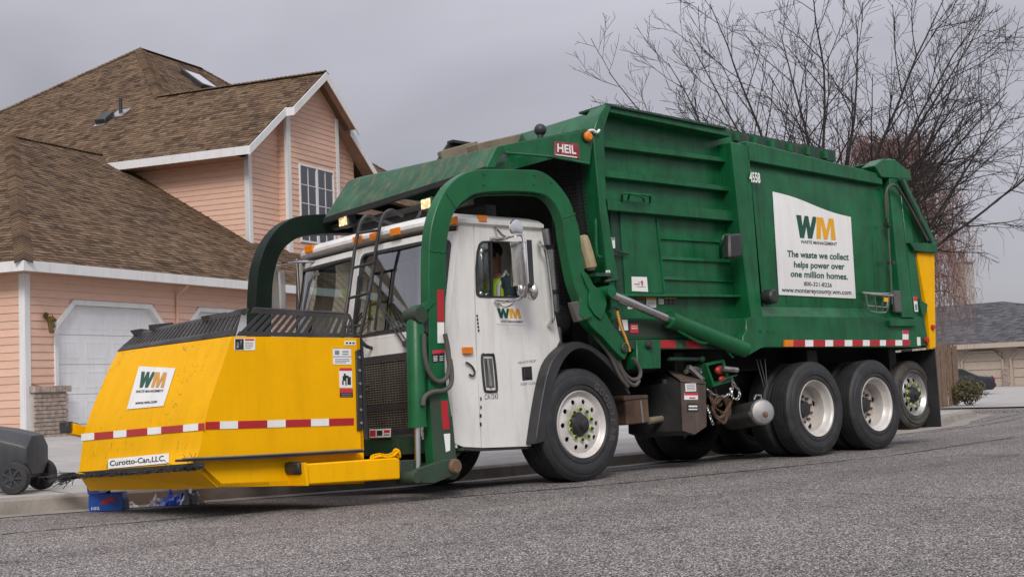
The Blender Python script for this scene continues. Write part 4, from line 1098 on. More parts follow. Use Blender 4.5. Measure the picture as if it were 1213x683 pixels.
# ---- chassis
build('chassis_rail', MB().box((7.6, .78, .72), (15.0, .88, 1.02)), M['frame'], truck, .01)
build('chassis_rail', MB().box((7.6, 1.52, .72), (15.0, 1.62, 1.02)), M['frame'], truck, .01)
for X_ in (FX, RX1, RX2):
    build('axle', MB().cyl((X_, .3, Rw), (X_, 2.1, Rw), .085, 12).ball((X_, CY, Rw), .2 if X_ > 10 else .1, 14), M['frame'], truck)
    for y in (.72, 1.58): build('leaf_spring', MB().box((X_-.5, y, Rw+.08), (X_+.5, y+.1, Rw+.17)).box((X_-.35, y, Rw+.02), (X_+.35, y+.1, Rw+.08)), M['frame'], truck, .01)
build('axle', MB().cyl((th_.x, .3, th_.z), (th_.x, 2.1, th_.z), .07, 12), M['frame'], truck)
build('drive_shaft', MB().cyl((8.6, CY, .75), (RX2, CY, .58), .06, 12), M['frame'], truck)
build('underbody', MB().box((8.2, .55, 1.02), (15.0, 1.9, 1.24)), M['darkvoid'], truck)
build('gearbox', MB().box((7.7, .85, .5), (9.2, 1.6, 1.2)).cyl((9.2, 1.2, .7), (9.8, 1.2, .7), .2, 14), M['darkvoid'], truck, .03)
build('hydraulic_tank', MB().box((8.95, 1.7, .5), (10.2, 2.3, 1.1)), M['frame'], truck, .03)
for xa, xb_ in ((10.6, 10.75), (12.9, 13.1), (14.6, 14.75)): build('cross_member', MB().box((xa, .3, .78), (xb_, 2.1, 1.21)), M['frame'], truck, .01)
# ---- cab: a shell of bent panels
def xf(y, z):
    c = abs(y-CC)/1.23
    return 7.22+max(0, z-1.42)*.21+.07*c*c+.14*max(0, (c-.76)/.24)**2.0
def S(y, z, d=0.0): return Vector((xf(y, z)+d, y, z))
YN, YF = .12, 2.58
def strip_panel(y0, y1, z0, z1, ny=20, nz=4, th=.03):
    rows = [[S(y0+(y1-y0)*i/ny, z0+(z1-z0)*j/nz) for i in range(ny+1)] for j in range(nz+1)]
    rows_b = [[p+Vector((th, 0, 0)) for p in r_] for r_ in rows]
    return MB().loft(rows).loft([list(reversed(r_)) for r_ in rows_b]).loft([rows[-1], rows_b[-1]]).loft([rows_b[0], rows[0]])
BELT = 1.43
cab = build('cab', strip_panel(YN+.001, YF-.001, .52, BELT+.01, 40, 5), M['white'], truck, sharp=50)
build('corner_skirt', strip_panel(YN+.001, YN+.22, .40, .53, 8, 1), M['white'], cab, sharp=50)
build('corner_skirt', strip_panel(YF-.22, YF-.001, .40, .53, 8, 1), M['white'], cab, sharp=50)
# windscreen: surround, gasket and glass, two halves
def ring_on(y0, y1, z0, z1, z0b, z1b, g, rad, n=8):
    # rounded rectangle in (y, z); heights differ at the two ends
    pts = []
    def zz(y, t): u = (y-y0)/(y1-y0); return (z0+(z0b-z0)*u) if t == 0 else (z1+(z1b-z1)*u)
    cs = [(y0+rad, 0, 180), (y1-rad, 0, 270), (y1-rad, 1, 0), (y0+rad, 1, 90)]
    edges = []
    for (cy_, t, a0) in cs:
        for k in range(n+1):
            a = R(a0+90*k/n); yy = cy_+rad*math.cos(a); base = zz(yy, t)
            edges.append((yy, base+(rad if t == 0 else -rad)+rad*math.sin(a)))
        # subdivide the long edge to follow the bent surface
        j = cs.index((cy_, t, a0)); nx = cs[(j+1) % 4]
        p = edges[-1]; an = R(nx[2]); q = (nx[0]+rad*math.cos(an), zz(nx[0]+rad*math.cos(an), nx[1])+(rad if nx[1] == 0 else -rad)+rad*math.sin(an))
        for k in range(1, 12):
            edges.append((p[0]+(q[0]-p[0])*k/12, p[1]+(q[1]-p[1])*k/12))
    c0, c1 = sum(p[0] for p in edges)/len(edges), sum(p[1] for p in edges)/len(edges)
    outp = []
    for (y, z) in edges:
        dy, dz = y-c0, z-c1; l = 1+g/max(.3, math.hypot(dy, dz)); outp.append((c0+dy*l, c1+dz*l))
    return outp
def panel_ring(oy, iy, th=.03): return MB().ring([S(y, z) for y, z in oy], [S(y, z) for y, z in iy], (th, 0, 0))
RT = 2.26                               # top of the windscreen opening
mid = CC
for (y0, y1) in ((YN+.035, mid-.055), (mid+.055, YF-.035)):
    near = y0 < CC
    n_ = 8
    inner = ring_on(y0, y1, BELT+.03, RT-.0, BELT+.03, RT-.0, 0, .07)
    outer = []
    for (y, z) in inner:                # outline of the bodywork round this pane
        Y0, Y1 = (YN+.002, mid) if near else (mid, YF-.002)
        c0, c1 = (y0+y1)/2, (BELT+RT)/2; dy, dz = y-c0, z-c1
        k = min(((Y1-c0) if dy > 0 else (c0-Y0))/max(abs(dy), 1e-6), ((RT+.06-c1) if dz > 0 else (c1-BELT))/max(abs(dz), 1e-6))
        outer.append((c0+dy*k, c1+dz*k))
    build('windscreen_pillar', panel_ring(outer, inner), M['white'], cab, sharp=50)
    gas = ring_on(y0, y1, BELT+.03, RT, BELT+.03, RT, -.032, .07)
    build('window_gasket', MB().ring([S(y, z, -.012) for y, z in inner], [S(y, z, -.012) for y, z in gas], (.03, 0, 0)), M['black'], cab, sharp=50)
    # glass as a grid clipped by the gasket
    gl = MB(); ny = 14
    rows = [[S(y0+.005+(y1-y0-.01)*i/ny, BELT+.035+(RT-BELT-.04)*j/6, .012) for i in range(ny+1)] for j in range(7)]
    build('windscreen', gl.loft(rows), M['glass'], cab, sharp=60)
# roof cap
def sect(z, inset, n=24):
    pts = []
    for i in range(n+1):
        y = YN-.02+inset+(YF-YN+.04-2*inset)*i/n; yy = min(max(y, YN), YF)
        pts.append(Vector((xf(yy, RT)+inset*1.0-.02, y, z)))
    xb = T(640, 272, Y=YN).x-inset
    pts += [Vector((xb, YF+.02-inset, z)), Vector((xb, YN-.02+inset, z))]
    return pts
zr0, zr1 = T(560, 265, Y=YN).z, T(560, 252.5, Y=YN).z
roofm = MB().loft([sect(zr0-.02, .02), sect(zr0, -.015), sect(zr0+.03, -.015), sect(zr1-.03, .02), sect(zr1, .09)], True)
k_ = len(roofm.v); nsec = 27
roofm.f.append(tuple(range(k_-nsec, k_))); roofm.f.append(tuple(reversed(range(nsec))))
build('cab_roof', roofm, M['white'], cab, sharp=40)
# sides: pillar strip in front of the door, then the door
front_low = [(540, 500), (545, 529)]
xfc = S(YN+.001, 1.0).x
seam = [(561.5, 262), (562.5, 300), (563, 350), (564, 400), (567, 450), (569, 500), (571, 530)]
def side_pts(pts): return [(p.x, p.z) for p in px2(pts, Y=YN)]
sm_ = side_pts(seam)
pill = [(S(YN+.001, z).x, z) for z in (zr0, 2.0, 1.7, BELT, 1.2, .9, .44)]
pz = [(p[0]-.006, p[1]) for p in reversed(sm_)]
bot = side_pts([(549, 529)])
build('front_pillar', MB().prism([(x, z) for x, z in pill]+bot+pz, YN, YN+.03), M['white'], cab, .003)
M['interior'] = paint('cab_interior', (0.1, 0.1, 0.098), 0.8, var=.3, dirt_amt=.2)
def door(fy, fl):
    win_in = side_pts([(563.5, 346), (562.8, 318), (564.5, 298), (567, 289), (571, 285.5), (585, 285), (600, 285.8), (612, 287), (615.5, 290), (616.5, 300), (617.5, 320), (618, 340), (617.5, 349), (613, 352.5), (598, 352.5), (580, 352.5), (568, 352), (564.5, 350)])
    win_in = [(x, z) for x, z in win_in]
    out_px = [(565.5, 430), (563.2, 340), (562.3, 298), (561.8, 280), (561.6, 264), (585, 263), (605, 265), (634, 266), (641, 268.5), (645.5, 296), (649, 320), (654.5, 355), (663, 403), (656, 418), (645, 442), (636, 470), (629, 528), (571, 530)]
    out_ = side_pts(out_px)
    n = len(win_in)
    d = build('door', fl(MB().ring([(x, YN, z) for x, z in out_], [(x, YN, z) for x, z in win_in], (0, .03, 0))), M['white'], cab, .002, sharp=30)
    # rubber frame, glass and vent bar
    c = Vector((sum(p[0] for p in win_in)/n, 0, sum(p[1] for p in win_in)/n))
    g2 = [(x+(c.x-x)*.07, z+(c.z-z)*.06) for x, z in win_in]
    build('window_frame', fl(MB().ring([(x, YN-.008, z) for x, z in win_in], [(x, YN-.008, z) for x, z in g2], (0, .035, 0))), M['black'], d)
    a, b = side_pts([(581.5, 286), (583.5, 352)])
    build('vent_bar', fl(MB().bar((a[0], YN+.01, a[1]), (b[0], YN+.01, b[1]), .02, .03, (0, 1, 0))), M['black'], d)
    vx = [(x, z) for x, z in win_in if x < a[0]+.02]
    build('vent_glass', fl(MB().prism([win_in[k] for k in (0, 1, 2, 3, 4)]+[a, b]+[win_in[-2], win_in[-1]], YN+.012, YN+.016)), M['sideglass'], d)
    return d
dr = door(0, lambda m: m)
xd0, xd1 = 7.52, T(655, 355, Y=YN).x
far_out = [(xd0-.02, .48), (xd1-.35, .48), (xd1-.05, 1.2), (xd1, 1.35), (xb_far := T(641, 268.5, Y=YN).x, zr0), (xd0-.02, zr0)]
far_in = [(xd0+.07, 1.42), (xd1-.42, 1.42), (xd1-.16, 1.42), (xd1-.14, 1.5), (xb_far-.13, zr0-.1), (xd0+.07, zr0-.1)]
fd = build('door', MB().ring([(x, YF, z) for x, z in far_out], [(x, YF, z) for x, z in far_in], (0, -.03, 0)), M['white'], cab, .002)
g2 = [(xd0+.10, 1.45), (xd1-.42, 1.45), (xd1-.19, 1.45), (xd1-.17, 1.52), (xb_far-.16, zr0-.13), (xd0+.10, zr0-.13)]
build('window_frame', MB().ring([(x, YF+.006, z) for x, z in far_in], [(x, YF+.006, z) for x, z in g2], (0, -.04, 0)), M['black'], fd)
build('side_window', MB().prism(g2, YF-.014, YF-.010), M['sideglass'], fd)
build('front_pillar', MB().prism([(x, z) for x, z in pill]+[(7.5, .44), (7.5, zr0)], YF-.03, YF), M['white'], cab, .003)
# cab back and floor and seats
xb = T(641, 270, Y=YN).x
xbl = T(662, 402, Y=YN).x
build('cab_rear', MB().ext([(xb-.05, YN+.03, zr0), (xbl-.05, YN+.03, 1.3), (xbl-.05, YN+.03, .95), (xbl-.09, YN+.03, .95), (xbl-.09, YN+.03, 1.3), (xb-.09, YN+.03, zr0)], (0, YF-YN-.06, 0)), M['white'], cab)
build('cab_floor', MB().box((7.6, YN+.03, .62), (7.9, YF-.03, .7)).box((7.4, .6, .9), (8.0, YF-.3, 1.1)), M['interior'], cab)
build('dashboard', MB().loft([[S(YN+.12+(YF-YN-.24)*i/16, z, d) for i in range(17)] for z, d in ((1.2, .06), (BELT-.05, .06), (BELT-.02, .12), (BELT-.03, .42), (1.15, .5))]), M['interior'], cab, sharp=50)
stx = T(583, 350, Y=.5)
sw2 = build('steering_wheel', MB().lathe([(-.012, .2), (0, .212), (.012, .2), (0, .188)], (0, 0, 0), 'z', 24, True).cyl((0, 0, -.02), (0, 0, -.25), .025, 8).bar((-.19, 0, 0), (.19, 0, 0), .03, .015), M['black'], cab)
for v in sw2.data.vertices:
    q = Matrix.Rotation(R(-32), 4, 'Y') @ v.co; v.co = Vector((q.x+stx.x-.12, q.y+.62, q.z+1.52))
for v in sw2.data.vertices: pass
_o = OFF[sw2.as_pointer()]
sw2.data.transform(Matrix.Translation(Vector((0, 0, 0))))
for y in (.5, 1.75):
    build('seat', MB().box((7.72, y-.22, .95), (8.05, y+.25, 1.2)).box((7.97, y-.2, 1.2), (8.07, y+.22, 1.85)), M['interior'], cab, .04)
build('headliner', MB().box((7.6, YN+.05, zr0-.05), (xb-.1, YF-.05, zr0-.025)), M['interior'], cab)
# roof marker lamps
def facing(px, py, w_, h_, name, mat, X=None, Y=None, th=.02, parent=truck, bev=.004):
    c = T(px, py, X=X, Y=Y)
    if X is not None: mb = MB().box((c.x-th, c.y-w_/2, c.z-h_/2), (c.x+.01, c.y+w_/2, c.z+h_/2))
    else: mb = MB().box((c.x-w_/2, c.y-th, c.z-h_/2), (c.x+w_/2, c.y+.01, c.z+h_/2))
    return build(name, mb, M[mat], parent, bev)
def onroof(px, py):
    X = 7.5
    for _ in range(4):
        c = T(px, py, X=X); X = xf(min(max(c.y, YN), YF), RT)-.03
    return X
for (a, b) in ((367, 295), (424.5, 284), (444.5, 280), (469, 274.5), (536, 262)):
    facing(a, b, .14, .07, 'marker_lamp', 'amber', X=onroof(a, b), parent=cab)
facing(570.5, 259, .095, .06, 'marker_lamp', 'amber', Y=YN-.025, parent=cab)
facing(553.5, 415, .11, .06, 'turn_signal', 'amber', Y=YN-.01, parent=cab)
# door furniture
def loop(pts, Y, r, name, mat, parent, closed=True, n=6):
    P = px2(pts, Y=Y); P = smooth(P, 4, closed)
    if closed: P = P+[P[0], P[1]]
    return build(name, MB().tube(P, r, n, not closed), M[mat], parent)
# foot hold recess
fo = px2([(571, 423), (574, 420), (582, 420), (585, 423), (588.5, 460), (586, 463), (577, 463), (574, 460)], Y=YN-.004)
loop([(571, 423), (575, 420), (582, 420), (585, 423), (588.5, 459), (585.5, 463), (577, 463), (574, 459)], YN-.006, .012, 'step_handle', 'black', dr)
build('recess', MB().ext([p+Vector((0, -.001, 0)) for p in px2([(573, 424), (583, 424), (586, 459), (576, 459)], Y=YN)], (0, .003, 0)), M['interior'], dr)
loop([(577, 425), (579, 440), (581.5, 457)], YN-.03, .014, 'grab_bar', 'chrome', dr, False)
hl = build('door_latch', MB().ext(px2([(618, 434.5), (630, 433.5), (631, 449.5), (619, 450.5)], Y=YN-.004), (0, .004, 0)), M['black'], dr, .003)
build('latch_plate', MB().ext(px2([(621, 437), (628, 436.5), (628.6, 447), (621.6, 447.5)], Y=YN-.012), (0, .008, 0)), M['frame'], hl, .003)
mb = MB(); P_ = bil(*px2([(613, 433), (636, 430), (636, 424), (613, 427)], Y=YN-.003)); put_text(mb, 'PRIVATE PROP', P_, .05, .95, .3, .8); build('print', mb, M['inkgrey'], dr)
P_ = bil(*px2([(616, 458), (638, 456), (638, 450), (616, 452)], Y=YN-.003)); mb = MB(); put_text(mb, 'KEEP CLEAR', P_, .05, .95, .3, .8); build('print', mb, M['inkgrey'], dr)
P_ = bil(*px2([(574, 473.5), (590, 472.5), (590, 465), (574, 466)], Y=YN-.003)); mb = MB(); put_text(mb, 'CA1243', P_, 0, 1, .1, .9, .015); build('lettering', mb, M['inkgrey'], dr)
hg = [(556, 432), (562, 434), (561, 443), (553, 444)]
loop([(552, 429), (556, 431), (560, 435), (562.5, 441), (560, 445), (556, 443)], YN-.02, .009, 'hood_latch', 'black', cab, False)
for k in range(5): facing(565+k*.45, 374+k*4.3, .014, .02, 'hinge_bolt', 'ink', Y=YN-.001, th=.006, parent=cab, bev=0)
for k in range(4): facing(569.5, 472+k*10, .012, .03, 'hinge_bolt', 'ink', Y=YN-.001, th=.006, parent=cab, bev=0)
# door logo
st_, P_ = sticker(dr, px2([(588, 383.5), (621, 384.5), (618, 364.5), (586.5, 364)], Y=YN-.001), (0, -1, 0))
wm_logo(st_, P_, .05, .92, .36, .95)
mb = MB(); put_text(mb, 'WASTE MANAGEMENT', P_, .15, .97, .1, .24, .02); build('lettering', mb, M['ink'], st_)
# mirrors on the near door
def tp(pts, Y): return px2(pts, Y=Y)
MY = -.16
mq = [T(604, 286, Y=MY+.09), T(623, 285, Y=MY-.06), T(625, 338, Y=MY-.06), T(606.5, 338.5, Y=MY+.09)]
mh = build('mirror', MB().hexa(mq, [p+Vector((.07, .09, 0)) for p in mq]), M['chrome'], cab, .012)
build('mirror_side', MB().ext(tp([(623.5, 284), (629.5, 284), (632.5, 337), (627, 338)], MY-.05), (.05, .05, 0)), M['black'], mh)
bx = T(612, 270, Y=MY)
build('round_mirror', MB().lathe([(-.014, .0), (-.012, .04), (-.004, .076), (.012, .08), (.02, .07)], bx, 'y', 24), M['mirror'], mh)
b2 = T(625, 347, Y=MY)
build('convex_mirror', MB().ball(T(630, 345, Y=MY), .085, 18, (.55, .8, 1)), M['chrome'], mh)
build('convex_mirror', MB().ball(T(616, 343, Y=MY+.03), .055, 16, (.5, .8, 1)), M['chrome'], mh)
build('mirror_arm', MB().tube(smooth([T(581, 282, Y=YN), T(595, 283, Y=MY+.1), T(605, 280, Y=MY), T(616, 278, Y=MY), T(620, 284, Y=MY-.02), T(622, 310, Y=MY-.08), T(623, 346, Y=MY-.06), T(617, 353, Y=MY), T(600, 357, Y=MY+.1), T(586, 356.5, Y=YN)], 5), .014, 8), M['chrome'], mh)
build('mirror_arm', MB().tube([T(586, 269, Y=YN), T(594, 278, Y=MY+.1), T(599, 281, Y=MY+.05)], .012, 8).tube(smooth([T(590, 358, Y=YN), T(597, 364, Y=MY+.1), T(606, 361, Y=MY), T(612, 356, Y=MY)], 4), .008, 6), M['chrome'], mh)
# grab rail at the back of the cab
build('grab_rail', MB().tube(smooth([T(639, 286, Y=YN), T(640, 290, Y=YN-.09), T(646, 296, Y=YN-.1), T(650, 320, Y=YN-.1), T(655, 370, Y=YN-.1), T(654, 379, Y=YN-.09), T(649, 386, Y=YN)], 5), .018, 8), M['chrome'], cab)
# far mirror seen past the windscreen
fm = T(327, 345, Y=2.6)
mf = build('mirror', MB().box((fm.x-.02, fm.y-.1, fm.z-.2), (fm.x+.06, fm.y+.1, fm.z+.2)), M['steel'], cab, .015)
build('mirror_arm', MB().tube(smooth([fm+Vector((0, 0, .2)), fm+Vector((0, -.02, .26)), fm+Vector((.05, -.2, .27)), fm+Vector((.2, -.45, .25))], 4), .014, 8).tube([fm+Vector((0, .03, .2)), fm+Vector((0, .03, .38))], .01, 6).tube([fm+Vector((0, -.12, .26)), fm+Vector((0, .16, .28))], .012, 6), M['chrome'], mf)
# ---- grille, bumper, front details
def sf(px, py, d=0.0):
    X = 7.25
    for _ in range(6):
        c = T(px, py, X=X); X = xf(min(max(c.y, YN), YF), c.z)+d
    return T(px, py, X=X)
gb, gt = sf(455, 511).z, sf(455, 426).z
gy1 = sf(488.5, 440).y; gy0 = 2*CC-gy1
gr = build('grille', strip_panel(gy1, gy0, gb, gt, 20, 3, .01), M['darkvoid'], cab)
gr.location = (-.012, 0, 0)
mb = MB()
ny, nz = 46, 30
for i in range(ny+1):
    y = gy1+(gy0-gy1)*i/ny
    mb.tube([S(y, gb, -.022), S(y, (gb+gt)/2, -.022), S(y, gt, -.022)], .0032, 3, False)
for j in range(nz+1):
    z = gb+(gt-gb)*j/nz
    mb.tube([S(gy1+(gy0-gy1)*i/12, z, -.025) for i in range(13)], .0032, 3, False)
build('grille_mesh', mb, M['steel'], gr, kind='stuff')
zb_ = sf(455, 483).z
def hband(z0, z1, d=-.03, th=.02):
    return MB().loft([[S(gy1+(gy0-gy1)*i/14, z, d) for i in range(15)] for z in (z0, z1)]).loft([[S(gy1+(gy0-gy1)*i/14, z, d+th) for i in range(15)] for z in (z1, z0)]).loft([[S(gy1+(gy0-gy1)*i/14, z1, dd) for i in range(15)] for dd in (d, d+th)])
build('grille_frame', hband(gt-.02, gt+.04), M['black'], gr)
build('grille_frame', hband(zb_-.03, zb_+.03), M['black'], gr)
build('grille_frame', hband(gb-.03, gb+.02), M['black'], gr)
for y in (gy1, gy0): build('grille_frame', MB().bar(S(y, gb-.03, -.03), S(y, gt+.04, -.03), .05, .03, (1, 0, 0)), M['black'], gr)
# emblem letters across the grille
ez0, ez1 = sf(450, 461).z, sf(450, 453.5).z
mb = MB(); ey_c = sf(461, 456).y
put_text(mb, 'MACK', lambda u, v: S(CC-(u-.5)*1.02, v, -.04), 0.12, .88, ez0, ez1, .03)
em = MB(); n_v = len(mb.v); em.v = mb.v+[v+Vector((.012, 0, 0)) for v in mb.v]; em.f = mb.f+[tuple(reversed([i+n_v for i in q])) for q in mb.f]
build('emblem', em, M['hose'], gr)
build('bumper', strip_panel(YN+.0, YF-.0, sf(470, 515).z-.17, sf(470, 515).z-.02, 30, 2, .2), M['dark_green'], cab).location = (-.10, 0, 0)
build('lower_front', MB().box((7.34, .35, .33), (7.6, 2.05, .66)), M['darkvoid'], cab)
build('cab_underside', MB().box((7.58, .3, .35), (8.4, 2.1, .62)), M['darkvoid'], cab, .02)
build('door_sill', MB().ext([(p.x, p.y, p.z) for p in px2([(549, 528.5), (629, 527), (629, 531), (571, 534), (549, 532.5)], Y=YN+.01)], (0, .2, 0)), M['frame'], cab)
s_, P_ = sticker(cab, [sf(438, 518, -.125), sf(463, 517, -.125), sf(463, 507, -.125), sf(438, 508, -.125)], (-1, 0, 0))
plan_marks(s_, P_, [(.02, .3, .15, .85, 'inkred'), (.36, .62, .2, .8, 'ink'), (.7, .97, .5, .85, 'inkred'), (.7, .97, .2, .35, 'inkgrey')])
s_, P_ = sticker(cab, [sf(500, 520, -.125), sf(524, 519, -.125), sf(524, 507, -.125), sf(500, 508, -.125)], (-1, 0, 0))
plan_marks(s_, P_, [(.04, .96, .72, .92, 'inkred')])
mb = MB(); put_text(mb, 'DAR', P_, .1, .8, .1, .6, .02); build('lettering', mb, M['ink'], s_)
# ladder over the windscreen
def gl_(px, py, d=-.1): return sf(px, py, d)
lp1 = [T(449, 262, X=7.55), T(437, 255, X=7.42), T(428, 262, X=7.35), T(422, 285, X=7.3), T(417, 320, X=7.25), T(412, 355, X=7.18), T(408, 378, X=7.13), T(406, 395, X=7.1)]
lp2 = [T(477, 256, X=7.55), T(464, 249, X=7.42), T(454, 256, X=7.35), T(448, 278, X=7.3), T(442, 318, X=7.25), T(436, 352, X=7.18), T(431, 378, X=7.13), T(427, 394, X=7.1), T(427, 402, X=7.1), T(433, 409, X=7.14), T(440, 412, X=7.22)]
lad = build('ladder', MB().tube(smooth(lp1, 5), .017, 8), M['black'], cab)
build('rail', MB().tube(smooth(lp2, 5), .017, 8), M['black'], lad)
for (a, b) in (((424.5, 276), (449, 272.5)), ((419, 317), (443, 311)), ((413.5, 353), (437, 347)), ((409, 387), (428, 385))):
    X = 7.3 if a[1] < 290 else 7.25 if a[1] < 330 else 7.18 if a[1] < 360 else 7.12
    build('rung', MB().cyl(T(*a, X=X), T(*b, X=X), .014, 8), M['black'], lad)
# wipers
for pts in ([(527, 402), (490, 375), (449, 355)], [(527, 404), (486, 377), (446, 357)]):
    pass
wp = build('wiper', MB().tube([sf(478, 407, -.04), sf(455, 372, -.06), sf(447, 356, -.06)], .009, 6).tube([sf(482, 404, -.04), sf(460, 374, -.06), sf(449, 355, -.06)], .007, 6).bar(sf(453, 318, -.05), sf(444, 391, -.05), .018, .02).cyl(sf(480, 407, -.05), sf(480, 407, .02), .03, 10), M['black'], cab)
build('wiper', MB().tube([sf(429, 370, -.05), sf(412, 392, -.05)], .008, 6).tube([sf(429, 374, -.05), sf(414, 394, -.05)], .008, 6).bar(sf(425, 327, -.05), sf(419, 382, -.05), .016, .018), M['black'], cab)
build('window_bar', MB().bar(sf(467, 284, .05), sf(454, 398, .05), .02, .02), M['black'], cab)
build('cab_shelf_bar', MB().bar(sf(445, 323, .05), sf(462, 318, .05), .02, .02), M['black'], cab)

# ---- front fender
fo_ = smooth(px2([(628, 526), (636, 473), (646, 432), (663, 411), (677, 405), (696, 411), (716, 426), (730, 444), (741, 466)], Y=.06), 4)
fi_ = smooth(px2([(639, 523), (645, 482), (652, 451), (663, 426), (677, 414), (693, 416), (713, 432), (728, 450), (739, 468)], Y=.06), 4)
build('fender', MB().ext([Vector((p.x, -.01, p.z)) for p in fo_]+[Vector((p.x, -.01, p.z)) for p in reversed(fi_)], (0, .5, 0)), M['black'], truck, .006, sharp=40)
build('fender', mir(MB().ext([Vector((p.x, -.01, p.z)) for p in fo_]+[Vector((p.x, -.01, p.z)) for p in reversed(fi_)], (0, .5, 0))), M['black'], truck, .006, sharp=40)
# ---- behind the cab
ex = T(637, 280, Y=.42)
exh = build('exhaust_stack', MB().tube([(ex.x+.13, .42, 1.2), (ex.x+.13, .42, 2.25)], .075, 16).tube([(ex.x+.1, .42, 2.25), (ex.x+.08, .42, 2.44)], .06, 14), M['steel'], truck)
for za, zb2 in ((2.24, 2.28), (1.8, 1.84)): build('clamp', MB().lathe([(za, .085), (zb2, .085)], (ex.x+.125, .42, 0), 'z', 16), M['frame'], exh)
ai = T(650, 248, Y=.9)
build('air_intake', MB().lathe([(2.35, .2), (2.4, .24), (2.62, .24), (2.64, .21), (2.75, .21), (2.78, .12)], (ai.x, .95, 0), 'z', 22), M['black'], truck)
build('engine', MB().box((8.75, .6, 1.0), (9.25, 1.95, 1.95)).cyl((8.8, .5, 1.55), (9.2, .5, 1.55), .17, 14), M['darkvoid'], truck, .05)
build('hopper_front', MB().box((9.28, .24, 1.25), (9.36, 2.3, 3.2)).box((8.2, .7, 2.3), (9.28, 1.0, 2.36)), M['darkvoid'], truck)
# ---- wing hood over the cab and its side plate
hn_b, hn_t = T(576, 199, Y=0), T(590, 174, Y=0)
hf_b, hf_t = T(383, 260, Y=2.42), T(412, 215, Y=2.42)
hood = build('hopper_hood', MB().hexa([hn_b, hf_b, hf_t, hn_t], [p+Vector((.05, 0, .02)) for p in (hn_b, hf_b, hf_t, hn_t)]), M['worn_green'], truck)
bn, bf = T(697, 152, Y=0), T(697, 152, Y=0)+Vector((0, 2.42, .05))
hn2 = T(598, 171.5, Y=0); hf2 = hf_t+Vector((.12, 0, .05))
build('hood_top', MB().hexa([hn_t, hf_t, hf2, hn2], [p-Vector((0, 0, .02)) for p in (hn_t, hf_t, hf2, hn2)]).hexa([hn2, hf2, bf, bn], [p-Vector((0, 0, .02)) for p in (hn2, hf2, bf, bn)]), M['worn_green'], hood)
build('hood_lip', MB().bar(hn_b+Vector((.02, 0, -.01)), hf_b+Vector((.02, 0, -.01)), .05, .05), M['darkvoid'], hood)
plate = px2([(589, 173.5), (598, 171.5), (645, 163), (692, 155), (704, 152.5), (699, 193.5), (652, 185), (597, 180.5), (586, 199), (576, 199)], Y=-.005)
build('side_plate', MB().ext(plate, (0, .035, 0)), G, hood, .004)
build('side_plate', mir(MB().ext(plate, (0, .035, 0))), G, hood, .004)
build('plate_edge', MB().tube([T(598, 181, Y=-.012), T(652, 185.5, Y=-.012), T(698, 194, Y=-.012)], .012, 6), G, hood)
# tan worn ledge and raised grab at the far side of the hopper
l0, l1 = T(519, 190, Y=2.3), T(698, 146, Y=1.9)
build('hopper_rim', MB().bar(T(522, 188, Y=2.3), T(566, 176, Y=2.2), .1, .16).bar(T(560, 179, Y=1.6), T(699, 147, Y=1.6), .2, .13), M['tan'], hood, .01)
build('hopper_screen', MB().ext(px2([(519, 190), (533, 168), (567, 172.5), (560, 178)], Y=2.3), (0, .04, 0)).bar(T(533, 168, Y=2.28), T(567, 173, Y=2.28), .1, .03), M['frame'], hood)
ball = build('dome_camera', MB().ball(T(640, 154, Y=.12), .06, 20, (1, 1, 1)).cyl(T(640, 160, Y=.12), T(640, 166, Y=.12), .03, 10), M['black'], hood)
s_, P_ = sticker(hood, px2([(656, 184), (686, 188), (684.5, 170.5), (656, 167.5)], Y=-.006), (0, -1, 0), 'badge', 'maker_plate', .006)
mb = MB(); put_text(mb, 'HEIL', P_, .12, .88, .28, .85, .025); build('lettering', mb, M['decal'], s_)
plan_marks(s_, P_, [(.05, .9, .02, .09, 'decal')])
bl = T(699, 161, Y=-.06)
bc = build('beacon', MB().lathe([(0, .048), (-.03, .05), (-.05, .035), (-.055, 0)], bl+Vector((0, .05, 0)), 'y', 18), M['amber'], hood)
build('lamp_ring', MB().lathe([(.01, .06), (-.012, .06), (-.012, .05)], bl+Vector((0, .05, 0)), 'y', 18), M['frame'], bc)
build('lamp_tape', MB().tube(smooth([T(697, 155, Y=-.03), T(702, 154.5, Y=-.03), T(707, 157, Y=-.03), T(710, 154, Y=-.03)], 4), .014, 6), M['decal'], hood)
# work lamps under the hood
for (a, b) in ((406.5, 262), (504.5, 241.5)):
    X = 7.78; c = T(a, b, X=X)
    lm = build('work_lamp', MB().box((c.x, c.y-.085, c.z-.06), (c.x+.1, c.y+.085, c.z+.06)), M['black'], hood, .015)
    build('lens', MB().box((c.x-.008, c.y-.068, c.z-.045), (c.x+.004, c.y+.068, c.z+.045)), M['lit'], lm, .004)
build('lamp_bar', MB().cyl(T(395, 270, X=7.9), T(520, 240, X=7.9), .03, 10).tube(smooth([T(455, 262, X=7.8), T(475, 268, X=7.75), T(492, 262, X=7.75), T(499, 250, X=7.8)], 4), .02, 6), M['frame'], hood)
build('hood_brace', MB().box((7.95, .35, 2.62), (8.02, 2.2, 2.74)).box((8.3, .5, 2.55), (8.42, 2.0, 2.66)), M['frame'], hood)
# net hanging behind the cab
mb = MB()
nx0, nx1 = T(640, 190, Y=.3), T(706, 196, Y=.03)
for k in range(46):
    z = 1.6+k*.035
    mb.tube([(9.0, .34, z), (9.14, .2, z-.012*math.sin(k)), (9.27, .1, z+.01)], .0035, 3, False)
for k in range(15):
    a = 9.0+k*.019; y = .34-(a-9.0)*.88; mb.tube([(a, y, 1.55), (a+.01, y, 3.18)], .003, 3, False)
build('debris_net', mb, M['darkvoid'], hood, kind='stuff')
